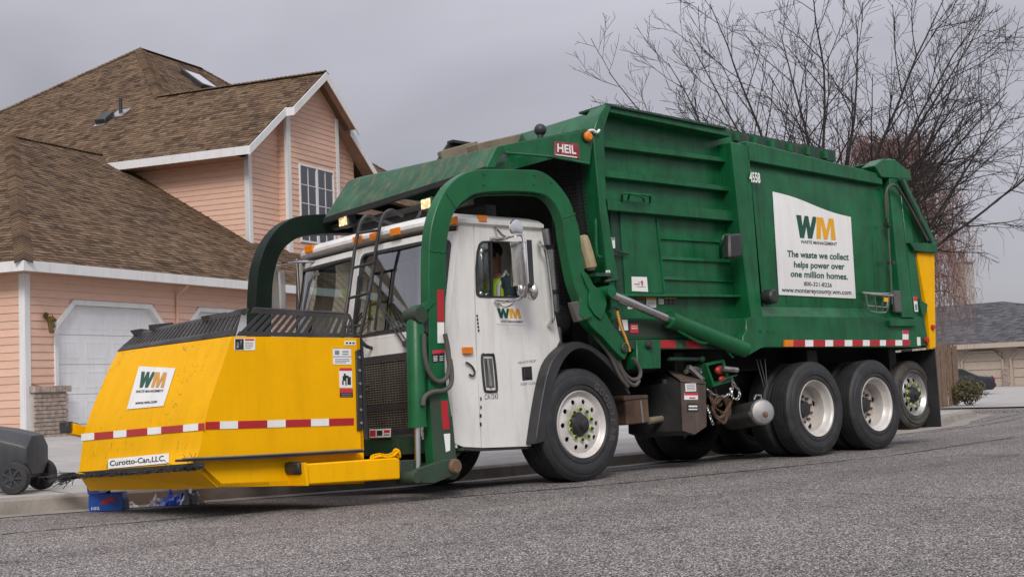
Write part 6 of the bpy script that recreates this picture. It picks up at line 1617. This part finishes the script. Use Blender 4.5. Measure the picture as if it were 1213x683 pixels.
build('glad_hand', MB().ball(T(852, 438, Y=.1), .07, 14, (1, .6, .7)).ball(T(856, 449, Y=.1), .06, 14, (1, .6, .7)), M['redpaint'], gb_)
build('coupling', MB().cyl(T(856, 436, Y=.02), T(873, 438, Y=.0), .03, 10).box(T(862, 434, Y=0)-Vector((.05, .03, .03)), T(866, 440, Y=0)+Vector((.03, .03, .03))), M['steel'], gb_)
build('tag_plate', MB().bar(T(855, 449, Y=.02), T(872, 444, Y=.02), .03, .01), AG, gb_)
# chains
def chain(pts, name, Y, mat, lk=.042, r_=.006):
    P = smooth(px2(pts, Y=Y), 6); mb = MB(); acc = 0; k = 0
    for a, b in zip(P, P[1:]):
        acc += (b-a).length
        if acc >= lk*.72:
            acc = 0; d = (b-a).normalized(); s_ = d.cross(Vector((0, 1, 0))).normalized(); t_ = d.cross(s_)
            e = s_ if k % 2 else t_; k += 1; c = a
            ring_ = [c+d*(lk*.5*math.cos(q))+e*(lk*.3*math.sin(q)) for q in [2*math.pi*i/8 for i in range(9)]]
            mb.tube(ring_, r_, 4, False)
    return build(name, mb, M[mat], truck)
chain([(838, 461), (848, 468), (858, 469), (866, 464), (868, 455), (866, 446)], 'chain', .08, 'steel')
chain([(866, 446), (870, 455), (876, 464), (874, 472), (868, 470), (865, 458)], 'chain', .06, 'steel')
chain([(840, 465), (846, 480), (856, 488), (864, 480), (868, 468)], 'chain', .1, 'rusty')
chain([(842, 470), (848, 492), (858, 500), (862, 488), (866, 474)], 'chain', .12, 'rusty')
chain([(838, 480), (842, 495), (846, 505)], 'chain', .1, 'steel')
build('hose_tangle', MB().tube(smooth(px2([(840, 462), (846, 478), (856, 470), (862, 485), (852, 495), (844, 485), (850, 470), (866, 476)], Y=.2), 5), .022, 7).tube(smooth(px2([(846, 460), (852, 480), (860, 468), (864, 490), (850, 500)], Y=.25), 5), .02, 7), M['rusty'], truck)
ta, tb_ = T(866, 498, Y=.35), T(903, 487.5, Y=.05)
at_ = build('air_tank', MB().tube([T(868, 495, Y=.8), T(903, 487.5, Y=.05)], .135, 24), M['tankgrey'], truck)
d = (T(903, 487.5, Y=.05)-T(868, 495, Y=.8)).normalized()
e0 = T(903, 487.5, Y=.05)
build('tank_end', MB().tube([e0-d*.05, e0, e0+d*.02, e0+d*.035], [.138, .138, .12, .05], 24), M['steel'], at_)
build('tank_valve', MB().ball(e0+d*.04+Vector((.02, 0, -.03)), .035, 10), M['rusty'], at_)
build('tank_bracket', MB().tube([T(893, 473, Y=.1), T(895, 468, Y=.1), T(901, 468, Y=.1), T(902, 474, Y=.1)], .012, 6), M['steel'], at_)
for (a, b) in (((896, 425), (905, 458)), ((900, 425), (908, 458)), ((906, 425), (909, 460))):
    build('cable', MB().cyl(T(*a, Y=.15), T(*b, Y=.15), .006, 5), M['hose'], truck)

# ------------------------------------------------------------------ the yellow carry can on the forks
CN, CF = .15, 2.3
can = thing('carry_can', 'big yellow front carry can held low before the white cab', 'container', mat=TM @ Matrix.Translation((5.9, 0, .3)), off=(5.9, 0, .3))
near_px = [(275, 398), (267, 422), (258, 448), (249, 475), (243, 497), (239.5, 515), (236, 533), (228, 550)]
far_px = [(140, 416), (129, 437), (119, 460), (109, 484), (102, 505), (98, 524), (95.5, 543), (93, 561)]
nc = smooth([T(a, b, Y=CN) for a, b in near_px], 3); fc = smooth([T(a, b, Y=CF) for a, b in far_px], 3)
YL = M['yellow_scratched']
rows = [[a+(b-a)*(i/8) for i in range(9)] for a, b in zip(nc, fc)]
back = [[p+Vector((.025, 0, 0)) for p in r_] for r_ in rows]
front = build('front_panel', MB().loft(rows).loft([list(reversed(r_)) for r_ in back]), YL, can, sharp=50)
def prof_x(curve, z):
    for a, b in zip(curve, curve[1:]):
        if (a.z-z)*(b.z-z) <= 0 and abs(a.z-b.z) > 1e-6: return a.x+(b.x-a.x)*(z-a.z)/(b.z-a.z)
    return curve[0].x if z > curve[0].z else curve[-1].x
def CFp(px, py, d=-.004):               # pixel on the front panel
    X = 5.1
    for _ in range(8):
        c = T(px, py, X=X); u = (c.y-CN)/(CF-CN); X = prof_x(nc, c.z)*(1-u)+prof_x(fc, c.z)*u+d
    return T(px, py, X=X)
side_px = near_px+[(258, 577), (362, 574), (436, 571), (430, 533), (426, 400)]
sidep = [T(a, b, Y=CN) for a, b in near_px+[(258, 577), (362, 574.5), (432, 572), (431, 533), (426, 400)]]
side = build('side_panel', MB().ext([p for p in nc]+sidep[8:], (0, .02, 0)), M['yellow'], can, .003)
build('side_panel', MB().ext([p for p in fc]+[p+Vector((0, CF-CN, .02)) for p in sidep[8:]], (0, -.02, 0)), M['yellow'], can, .003)
fl = T(106, 581, Y=CF)
build('bottom_blade', MB().hexa([nc[-1], fc[-1], fl, sidep[8]], [p+Vector((.03, 0, .03)) for p in (nc[-1], fc[-1], fl, sidep[8])]), M['yellow'], can)
build('floor', MB().hexa([sidep[8], fl, fl+Vector((1.1, 0, 0)), sidep[9]+Vector((.3, 0, 0))], [p+Vector((0, 0, .03)) for p in (sidep[8], fl, fl+Vector((1.1, 0, 0)), sidep[9]+Vector((.3, 0, 0)))]), M['frame'], can)
re = [T(426, 400, Y=CN), T(431, 533, Y=CN)]
build('rear_panel', MB().hexa([re[0], re[1], re[1]+Vector((0, CF-CN, 0)), re[0]+Vector((0, CF-CN, 0))], [p-Vector((.03, 0, 0)) for p in (re[0], re[1], re[1]+Vector((0, CF-CN, 0)), re[0]+Vector((0, CF-CN, 0)))]), M['yellow'], can)
build('edge_strip', MB().ext(px2([(422, 415), (427, 413), (430.5, 508), (424, 510)], Y=CN-.02), (0, .02, 0)), M['black'], can, .004)
for k in range(6):
    c = T(425.3+k*.5, 423+k*15.5, Y=CN-.02); build('bolt', MB().lathe([(-.008, .012), (0, .013)], c, 'y', 6), M['steel'], can)
build('rear_frame', MB().ext(px2([(427, 402), (430, 402), (436, 520), (431, 520)], Y=CN), (0, .3, 0)), M['frame'], can)
# side ledge with a worn rubber lip
lg = px2([(215, 543.5), (236, 542), (430.5, 532), (431, 535.5), (300, 543.5), (215, 546.5)], Y=CN-.1)
build('side_ledge', MB().ext(lg, (0, .1, 0)), M['frame'], can)
build('ledge_edge', MB().tube([T(216, 543, Y=CN-.105), T(330, 537.5, Y=CN-.105), T(430, 531.8, Y=CN-.105)], .008, 5), M['tan'], can)
# reflective tape
def Snear(px, py): return T(px, py, Y=CN-.002)
fns = lambda u, v: Snear(243.5+(419-243.5)*u, (508.3-(9.0)*v)+(503-508.3)*u+.7*v*u)
xs = lambda x: (x-399)/(827-399)
for a, b, c in ((399, 440, 'r'), (440, 492, 'w'), (492, 577, 'r'), (577, 630, 'w'), (630, 703, 'r'), (703, 755, 'w'), (755, 827, 'r')):
    build('reflective_strip', slab(fns, xs(a), xs(b), 0, 1, (0, -1, 0), .003, 2), M['red' if c == 'r' else 'decal'], can)
fnf = lambda u, v: CFp(96.5+(242-96.5)*u, 521.8-13.0*u*1.0-(8.2)*v)
xq = lambda x: (x-40)/(398-40)
for a, b, c in ((40, 78, 'w'), (78, 134, 'r'), (134, 172, 'w'), (172, 233, 'r'), (233, 273, 'w'), (273, 337, 'r'), (337, 381, 'w'), (381, 398, 'r')):
    build('reflective_strip', slab(fnf, xq(a), xq(b), 0, 1, (-1, 0, .3), .003, 3, 2), M['red' if c == 'r' else 'decal'], front)
# sign on the front
fnS = lambda u, v: CFp(150.5+(193.5-150.5)*u+(164.9-150.5)*v+(208-164.9-43)*u*v, 484.5-4*u-(484.5-433.5)*v+(6.3)*u*v)
s_ = build('sticker', slab(fnS, 0, 1, 0, 1, (-1, 0, .3), .003, 4, 8), M['decal'], front, sharp=60)
fnS2 = lambda u, v: fnS(u, v)+Vector((-.006, 0, .001))
wm_logo(s_, fnS2, .12, .86, .50, .88, 'inkgreen', 'inkorange')
mb = MB(); put_text(mb, 'WASTE MANAGEMENT', fnS2, .12, .88, .38, .44, .02); build('lettering', mb, M['ink'], s_)
mb = MB(); put_text(mb, 'www.wm.com', fnS2, .2, .8, .1, .18, .02); build('lettering', mb, M['ink'], s_)
fnC = lambda u, v: CFp(128.5+(200-128.5)*u, 554.8-6.8*u-(11.5)*v)
s_ = build('sticker', slab(fnC, 0, 1, 0, 1, (-1, 0, .3), .003, 4, 2), M['decal'], front, sharp=60)
mb = MB(); put_text(mb, 'Curotto-Can,LLC.', lambda u, v: fnC(u, v)+Vector((-.006, 0, .001)), .03, .95, .28, .82, .015, .012); build('lettering', mb, M['ink'], s_)
# small decals on the side
def sd_sticker(q, marks, mat='decal'):
    s_, P_ = sticker(side, px2(q, Y=CN-.001), (0, -1, 0), mat); plan_marks(s_, P_, marks)
sd_sticker([(277.5, 414.5), (302, 414.5), (302, 400.5), (277.5, 400.5)], [(.03, .44, .05, .95, 'ink'), (.1, .2, .2, .7, 'decal'), (.28, .36, .15, .8, 'decal'), (.5, .95, .8, .95, 'inkred'), (.5, .9, .6, .65, 'inkgrey'), (.5, .9, .45, .5, 'inkgrey'), (.5, .9, .3, .35, 'inkgrey'), (.5, .8, .15, .2, 'inkgrey')])
sd_sticker([(408, 408.5), (421, 408.5), (421, 403.5), (408, 403.5)], [(.1, .3, .3, .7, 'ink'), (.4, .6, .3, .7, 'ink'), (.7, .9, .3, .7, 'ink')])
sd_sticker([(394.5, 431.5), (416, 431.5), (415.5, 412), (394, 412)], [(.1, .35, .6, .85, 'inkgrey'), (.5, .85, .75, .82, 'inkgrey'), (.5, .85, .6, .66, 'inkgrey'), (.0, 1, .46, .5, 'inkblue'), (.1, .9, .3, .34, 'inkgrey'), (.1, .9, .2, .24, 'inkgrey'), (.1, .7, .1, .14, 'inkgrey'), (0, 1, .97, 1, 'inkgrey')])
sd_sticker([(402, 459), (417, 459), (416.5, 435.5), (401.5, 435.5)], [(.0, 1, .86, 1, 'inkred'), (.35, .5, .6, .72, 'ink'), (.25, .55, .35, .6, 'ink'), (.2, .32, .15, .35, 'ink'), (.45, .55, .12, .35, 'ink'), (.62, .9, .15, .55, 'ink'), (.5, .72, .5, .62, 'ink')])
sd_sticker([(402.5, 470), (418, 470), (417.5, 460), (402.5, 460)], [(0, 1, .5, 1, 'inkred'), (.1, .9, .1, .18, 'inkgrey'), (.1, .9, .3, .38, 'inkgrey')], 'ink')
# black slotted guard round the top
def slotted(name, p00, p10, p11, p01, n, frac, lean, lo=.16, hi=.84):
    f = bil(p00, p10, p11, p01); mb = MB()
    nv_ = (Vector(p10)-Vector(p00)).cross(Vector(p01)-Vector(p00)).normalized()*.012
    def q(u0, u1, v0, v1, sh=0):
        du = sh
        mb.hexa([f(u0, v0), f(u1, v0), f(min(1, u1+du), v1), f(min(1, u0+du), v1)], [f(u0, v0)+nv_, f(u1, v0)+nv_, f(min(1, u1+du), v1)+nv_, f(min(1, u0+du), v1)+nv_])
    q(0, 1, 0, lo); q(0, 1, hi, 1)
    for k in range(n+1):
        c = (k)/(n); wv = frac/n
        u0 = max(0, c-wv/2-lean/2); u1 = min(1, c+wv/2-lean/2)
        if u1 > u0: q(u0, u1, lo, hi, lean)
    return build(name, mb, M['flap'], can)
slotted('top_guard', T(280, 397.5, Y=CN+.01), T(417, 399.5, Y=CN+.01), T(413, 373, Y=CN+.02), T(300, 365.5, Y=CN+.02), 15, .55, .07)
gt_ = T(284, 369.5, Y=CN+.05)
slotted('top_guard', T(140, 416.5, Y=CF), T(279, 398, Y=CN), T(287, 368, Y=CN+.02), T(163, 394, Y=CF), 27, .6, .02, .25, .8)
build('guard_rim', MB().tube([T(300, 365.5, Y=CN+.02), T(404, 371, Y=CN+.02), T(413, 373, Y=CN+.02), T(417, 381, Y=CN+.02), T(418, 399, Y=CN+.02)], .014, 6), M['flap'], can)
# tabs standing on the guard
def tab(q, y):
    build('guard_tab', MB().ext(px2(q, Y=y), (0, .02, .0)), M['flap'], can)
tab([(172, 394), (176, 390), (167, 389), (155, 391), (158, 395), (162, 398)], 2.15)
tab([(178, 391), (177, 384.5), (205, 381.5), (206, 384), (203, 391)], 1.85)
tab([(242, 381), (239, 374.5), (268, 369.5), (271, 372), (264, 379)], .75)
tab([(281, 371), (278, 367.5), (293, 364.5), (295, 366), (291, 373)], .4)
# bristle strip along the front lip
mb = MB(); rng = random.Random(3)
e0_, e1_ = CFp(237, 551, -.03), T(86, 562, Y=2.42)
for k in range(420):
    u = rng.random(); c = e0_+(e1_-e0_)*u+Vector((rng.uniform(-.03, .02), 0, rng.uniform(-.03, .0)))
    d = Vector((rng.gauss(0, .01), .1*rng.choice((1, 1, -1))*rng.uniform(.4, 1.3), rng.gauss(-.003, .004)))
    mb.tube([c, c+d*.5, c+d], .004, 3, False)
for k in range(70):                     # frayed end past the far corner
    c = e1_+Vector((rng.uniform(-.04, .03), rng.uniform(-.1, .05), rng.uniform(-.035, .02)))
    mb.tube([c, c+Vector((rng.gauss(-.01, .02), .12, rng.gauss(-.01, .012))), c+Vector((rng.gauss(-.03, .04), .27*rng.uniform(.5, 1.2), rng.gauss(-.03, .03)))], .004, 3, False)
for k in range(9):
    c = e0_+(e1_-e0_)*rng.uniform(0, .22); mb.tube([c, c+Vector((rng.gauss(-.03, .02), rng.gauss(0, .08), rng.uniform(.03, .1)))], .0022, 3, False)
build('bristles', mb, M['black'], can, kind='stuff')
build('bristle_holder', MB().bar(e0_+Vector((.01, 0, -.0)), e1_+Vector((.03, -.1, 0)), .05, .045), M['black'], can)
# picking arm on the far side
pa = T(84, 505, Y=2.55); 
build('picking_arm', MB().ext(px2([(77, 500.5), (98, 506), (100, 519), (78, 514)], Y=2.55), (0, -.12, 0)), M['yellow'], can, .006)
build('arm_end', MB().ext(px2([(70, 500), (77, 499.5), (78, 513), (70.5, 512)], Y=2.55), (.02, -.12, 0)).tube([T(77, 500, Y=2.5), T(90, 502, Y=2.5), T(99, 507, Y=2.5)], .015, 6), M['black'], can, .004)
# fork pocket
fk = build('fork_pocket', MB().ext(px2([(363, 549), (470, 541.5), (474, 543), (474.5, 567), (366, 573.5), (362.5, 571)], Y=-.06), (0, .2, 0)), M['yellow'], can, .01)
build('pocket_flange', MB().ext(px2([(360, 547.5), (364, 547.5), (366.5, 575), (362, 575)], Y=-.09), (0, .3, 0)), M['yellow'], can, .004)
build('stop_block', MB().ext(px2([(353, 548), (360, 545.5), (363, 549), (363.5, 561), (357, 562), (353, 558)], Y=-.05), (0, .2, 0)), M['black'], can, .01)
build('fork_end', MB().ext(px2([(474, 545), (492, 544), (493, 568), (474.5, 568)], Y=-.04), (0, .14, 0)), M['grimy_green'], can, .006)
# yellow chain lying on the pocket
mb = MB()
P = smooth(px2([(443, 541.5), (450, 540), (458, 541), (465, 539), (470, 535), (472, 538)], Y=-.02), 8); k = 0
for a, b in zip(P[::2], P[2::2]):
    d = (b-a); d = d.normalized() if d.length > 0 else Vector((1, 0, 0)); s_ = Vector((0, 1, 0)) if k % 2 else d.cross(Vector((0, 1, 0))); k += 1
    mb.tube([a+d*(.035*math.cos(q))+s_*(.02*math.sin(q)) for q in [2*math.pi*i/8 for i in range(9)]], .008, 5, False)
build('chain', mb, M['yellow'], can)

# ------------------------------------------------------------------ inside the cab
hp = sf(450, 377, .28)
hat = thing('hard_hat', 'yellow hard hat lying on the dashboard behind the windscreen', 'hard hat', mat=TM @ Matrix.Translation(hp), off=(0, 0, 0))
build('shell', MB().lathe([(0, .135), (.02, .132), (.08, .118), (.13, .08), (.15, .03), (.152, 0)], (0, 0, 0), 'z', 24).lathe([(-.004, .135), (0, .175), (.008, .17), (.008, .13)], (0, 0, 0), 'z', 24), M['hat'], hat)
build('crown_ridge', MB().tube([(-.12, 0, .07), (-.06, 0, .14), (0, 0, .158), (.06, 0, .14), (.12, 0, .07)], .012, 6), M['hat'], hat)
pp = sf(487, 392, .2)
pap = thing('crumpled_paper', 'crumpled pale green paper on the dashboard beside the windscreen edge', 'paper', mat=TM @ Matrix.Translation(pp), off=(0, 0, 0))
rng = random.Random(8); g = [[Vector(((i-4)*.035, (j-4)*.04, abs(rng.gauss(.0, .035))+.04*math.cos((i-4)*.4))) for i in range(9)] for j in range(9)]
build('sheet', MB().loft(g), M['paper'], pap, sharp=20)
vs_ = sf(414, 360, .3)
vest = thing('safety_vest', 'lime safety vest hanging inside the far half of the windscreen', 'vest', mat=TM @ Matrix.Translation(vs_), off=(0, 0, 0))
g = [[Vector((.02*math.sin(i*1.3+j*.7), (i-4)*.022*(1-.03*j), .17-j*.042)) for i in range(9)] for j in range(9)]
build('cloth', MB().loft(g), M['hivis'], vest, sharp=60)
build('band', MB().loft([[p+Vector((-.008, 0, 0)) for p in g[j]] for j in (5, 6)]), M['reflect'], vest)

# driver: one continuous body grown from a skeleton
def skin(name, verts, edges, radii, mat, parent, root=0, sub=2, loc=None):
    me = bpy.data.meshes.new(name); me.from_pydata([Vector(v) for v in verts], edges, [])
    o = bpy.data.objects.new(name, me); col.objects.link(o)
    o.modifiers.new('skin', 'SKIN'); o.modifiers['skin'].use_smooth_shade = True
    for i, r_ in enumerate(radii):
        r_ = r_ if isinstance(r_, tuple) else (r_, r_)
        me.skin_vertices[0].data[i].radius = r_
    me.skin_vertices[0].data[root].use_root = True
    ss = o.modifiers.new('sub', 'SUBSURF'); ss.levels = sub; ss.render_levels = sub
    dg = bpy.context.evaluated_depsgraph_get(); dg.update()
    m2 = bpy.data.meshes.new_from_object(o.evaluated_get(dg)); bpy.data.objects.remove(o)
    m2.polygons.foreach_set('use_smooth', [True]*len(m2.polygons)); m2.materials.clear(); m2.materials.append(mat)
    n = bpy.data.objects.new(name, m2); col.objects.link(n); n.parent = parent; OFF[n.as_pointer()] = Vector((0, 0, 0))
    return n
sh = T(592, 338, Y=.42)
DM = TM @ Matrix.Translation((sh.x+.04, .50, 1.36))
person = thing('person', 'driver in lime safety vest over a dark shirt, seated at the open cab window', 'person', mat=DM)
# local: x to the rear, y away, z up; hips at the origin
V_ = [(0, 0, 0), (.02, 0, .2), (.02, 0, .42), (-.0, 0, .56), (-.02, 0, .64), (-.04, -.0, .73), (-.05, 0, .82),
      (.0, -.2, .53), (-.1, -.27, .28), (-.3, -.18, .30), (-.37, -.16, .33),
      (.0, .2, .53), (-.08, .26, .28), (-.3, .16, .30), (-.37, .14, .33),
      (-.2, -.1, .0), (-.42, -.12, .0), (-.42, -.12, -.4), (-.5, -.12, -.44),
      (-.2, .1, .0), (-.42, .12, .0), (-.42, .12, -.4), (-.5, .12, -.44)]
E_ = [(0, 1), (1, 2), (2, 3), (3, 4), (4, 5), (5, 6), (3, 7), (7, 8), (8, 9), (9, 10), (3, 11), (11, 12), (12, 13), (13, 14), (0, 15), (15, 16), (16, 17), (17, 18), (0, 19), (19, 20), (20, 21), (21, 22)]
Rr = [.15, (.15, .13), (.17, .13), (.12, .1), .06, (.08, .1), (.075, .09), .07, .05, .037, .03, .07, .05, .037, .03, .09, .07, .055, .05, .09, .07, .055, .05]
body_p = skin('body', V_, E_, Rr, M['skin'], person)
# clothing over the body: shirt with sleeves, trousers, vest
skin('shirt', [(.02, 0, .12), (.02, 0, .42), (0, 0, .55), (0, -.2, .53), (-.07, -.255, .35), (0, .2, .53), (-.06, .25, .35)], [(0, 1), (1, 2), (2, 3), (3, 4), (2, 5), (5, 6)], [(.17, .15), (.185, .145), (.1, .09), .083, .066, .083, .066], M['shirt'], person, 0, 2)
skin('trousers', [(0, 0, .02), (-.2, -.1, .0), (-.42, -.12, .0), (-.42, -.12, -.38), (-.2, .1, .0), (-.42, .12, .0), (-.42, .12, -.38)], [(0, 1), (1, 2), (2, 3), (0, 4), (4, 5), (5, 6)], [.17, .105, .085, .07, .105, .085, .07], M['shirt'], person, 0, 2)
vv = skin('vest', [(.02, 0, .14), (.02, 0, .42), (.0, 0, .55), (0, -.13, .555), (0, .13, .555)], [(0, 1), (1, 2), (2, 3), (2, 4)], [(.185, .165), (.2, .16), (.115, .1), .085, .085], M['hivis'], person, 0, 2)
build('vest_band', MB().lathe([(.26, .195), (.31, .198)], (.02, 0, 0), 'z', 24), M['reflect'], person)
build('vest_band', MB().tube([(-.12, -.13, .3), (-.1, -.13, .5), (.0, -.13, .645), (.1, -.13, .5)], .022, 6), M['reflect'], person)
# hands on the wheel: palm, four fingers and a thumb
for s_ in (-1, 1):
    wr = Vector((-.37, -.15 if s_ < 0 else .14, .33))
    hv = [wr, wr+Vector((-.05, 0, .02)), wr+Vector((-.09, 0, .03))]; he = [(0, 1), (1, 2)]; hr = [.026, (.034, .017), (.036, .016)]
    for f_ in range(4):
        y = (f_-1.5)*.018; L_ = (.03, .036, .034, .026)[f_]; b = len(hv)
        hv += [wr+Vector((-.1, y, .03)), wr+Vector((-.1-L_, y, .02)), wr+Vector((-.1-L_*1.2, y, -.012)), wr+Vector((-.09-L_*.6, y, -.03))]
        he += [(2, b), (b, b+1), (b+1, b+2), (b+2, b+3)]; hr += [.0095, .009, .0085, .0075]
    b = len(hv); hv += [wr+Vector((-.05, -s_*.03, .015)), wr+Vector((-.085, -s_*.045, .0)), wr+Vector((-.1, -s_*.035, -.02))]; he += [(1, b), (b, b+1), (b+1, b+2)]; hr += [.013, .011, .009]
    skin('hand', hv, he, hr, M['skin'], body_p, 0, 1)
hd = Vector((-.055, 0, .80))
build('hair', MB().ball(hd+Vector((.025, 0, .055)), .102, 18, (1.0, .86, .85)), M['hair'], body_p)
build('nose', MB().ball(hd+Vector((-.105, 0, -.0)), .018, 10, (1, .7, 1.2)), M['skin'], body_p)
for s_ in (-1, 1):
    build('eye', MB().ball(hd+Vector((-.088, s_*.032, .022)), .011, 8), M['ink'], body_p)
    build('ear', MB().ball(hd+Vector((.01, s_*.082, .0)), .03, 10, (.7, .35, 1)), M['skin'], body_p)
build('mouth', MB().ball(hd+Vector((-.09, 0, -.045)), .02, 10, (.3, 1, .25)), M['inkred'], body_p)

# ------------------------------------------------------------------ tipped bin, carton and bag at the kerb
wb_ = Wd(15, 586, Z=.09)
brot = Matrix.Rotation(R(-46), 4, 'Z')
bo = Vector((wb_.x, wb_.y, 0))-(brot @ Vector((.17, -.33, 0)))
binm = Matrix.Translation(Vector((bo.x, bo.y, road_z(bo.x, 11.7)+.137))) @ brot
cart = thing('wheeled_bin', 'dark grey wheeled bin tipped on its side at the kerb left of the can', 'bin', mat=binm)
# local: x from the lid end (negative) to the base (positive); the bin lies on its back, wheels under the base
bw_, bl_ = .56, .98
def bsec(x, w2, z0, z1, c=.09):
    return [Vector((x, -w2+c, z0)), Vector((x, w2-c, z0)), Vector((x, w2, z0+c)), Vector((x, w2, z1-c)), Vector((x, w2-c, z1)), Vector((x, -w2+c, z1)), Vector((x, -w2, z1-c)), Vector((x, -w2, z0+c))]
secs = [bsec(-.98, .33, .04, .72, .08), bsec(-.9, .33, .05, .71, .08), bsec(-.5, .30, .09, .67, .09), bsec(.0, .265, .13, .60, .1), bsec(.20, .25, .15, .555, .11), bsec(.27, .235, .17, .53, .11)]
bm_ = MB().loft(secs, True); n8 = len(bm_.v); bm_.f += [tuple(reversed(range(8))), tuple(range(n8-8, n8))]
build('body', bm_, M['bin'], cart, .012, sharp=30, seg=2)
build('rim', MB().loft([bsec(-1.04, .37, .0, .76, .09), bsec(-.97, .37, .0, .76, .09), bsec(-.96, .34, .03, .73, .09)], True), M['bin'], cart, .006)
build('lid', MB().loft([bsec(-1.12, .34, .04, .74, .1), bsec(-1.05, .37, .0, .77, .09)], True), M['bin'], cart, .01)
build('body_rib', MB().loft([bsec(-.62, .318, .066, .702, .09), bsec(-.56, .315, .07, .70, .09)], True), M['bin'], cart, .008)
build('axle', MB().cyl((.17, -.3, .15), (.17, .3, .15), .016, 10), M['steel'], cart)
for y in (-.33, .27):
    whl = build('wheel', MB().lathe([(-.0, .075), (-.012, .09), (-.008, .138), (.01, .15), (.05, .15), (.068, .138), (.07, .09)], (.17, y, .15), 'y', 28), M['rubber'], cart)
    mb = MB()
    for k in range(7):
        a = 2*math.pi*k/7; mb.bar((.17, y-.005, .15), (.17+.1*math.cos(a), y-.005, .15+.1*math.sin(a)), .02, .014, (0, 1, 0))
    build('spokes', mb.lathe([(-.02, 0), (-.02, .025), (.02, .03)], (.17, y, .15), 'y', 12), M['bin'], whl)
bp2 = Wd(125, 604, Z=-.035)
carton = thing('soda_carton', 'crushed blue drink carton with red swirl in the gutter under the can', 'carton', mat=Matrix.Translation((bp2.x, bp2.y, road_z(bp2.x, bp2.y)+.004)) @ Matrix.Rotation(R(-41), 4, 'Z'))
g = []
rng = random.Random(2)
for z_, s_ in ((0, 1), (.06, 1.0), (.13, .98), (.16, .93)):
    g.append([Vector((x*s_+rng.uniform(-.006, .006), y*s_+rng.uniform(-.006, .006), z_+rng.uniform(-.004, .004))) for x, y in ((-.15, 0), (-.05, -.004), (.05, -.0), (.15, 0), (.15, .1), (.15, .2), (0, .2), (-.15, .2), (-.15, .1))])
cb_ = MB().loft(g, True); cb_.f.append(tuple(range(27, 36)))
build('box', cb_, M['blue'], carton, .004, sharp=30)
build('torn_flap', MB().loft([[Vector((-.15+.1*i, -.01, .15)) for i in range(3)], [Vector((-.17+.1*i, .03+.02*i, .22-.02*i)) for i in range(3)], [Vector((-.19+.09*i, .1, .24)) for i in range(3)]]), M['blue'], carton, sharp=20)
mb = MB(); sw_pts = [(-.05, .065), (-.02, .095), (.03, .115), (.09, .12), (.07, .10), (.1, .085), (.04, .075), (-.01, .06)]
mb.add([Vector((x, -.009, z)) for x, z in sw_pts], [tuple(range(len(sw_pts)))]); build('red_swirl', mb, M['redpaint'], carton)
mb = MB(); put_text(mb, '102', lambda u, v: Vector((-.12+u*.07, -.009, .015+v*.024)), 0, 1, 0, 1, .02); build('lettering', mb, M['decal'], carton)
bp3 = Wd(205, 597, Z=-.045)
bag = thing('plastic_bag', 'torn blue and clear plastic bag lying in the gutter right of the carton', 'bag', mat=Matrix.Translation((bp3.x, bp3.y, road_z(bp3.x, bp3.y)+.006)) @ Matrix.Rotation(R(-41), 4, 'Z'))
rng = random.Random(14)
def crump(x0, x1, y0, y1, h, nx=10, ny=8, k=.03):
    g = []
    for j in range(ny+1):
        r_ = []
        for i in range(nx+1):
            u, v = i/nx, j/ny; e = math.sin(u*math.pi)*math.sin(v*math.pi)
            r_.append(Vector((x0+(x1-x0)*u+rng.gauss(0, .012), y0+(y1-y0)*v+rng.gauss(0, .012), max(0.002, h*e**.6+rng.gauss(0, k)*e))))
        g.append(r_)
    return MB().loft(g)
build('blue_film', crump(-.16, .12, -.05, .2, .085), M['bag'], bag, sharp=15)
build('clear_film', crump(.05, .25, -.05, .18, .11, 10, 8, .035), M['film'], bag, sharp=15)
build('clear_film', crump(-.22, -.1, -.06, .1, .05), M['film'], bag, sharp=15)
wpz = Wd(153, 598, Z=-.03)
tissue = thing('crumpled_tissue', 'small crumpled white tissue in the gutter beside the blue carton', 'litter', mat=Matrix.Translation((wpz.x, wpz.y, road_z(wpz.x, wpz.y)+.004)))
build('paper', crump(-.07, .07, -.05, .05, .05, 6, 6, .015), M['decal'], tissue, sharp=15)
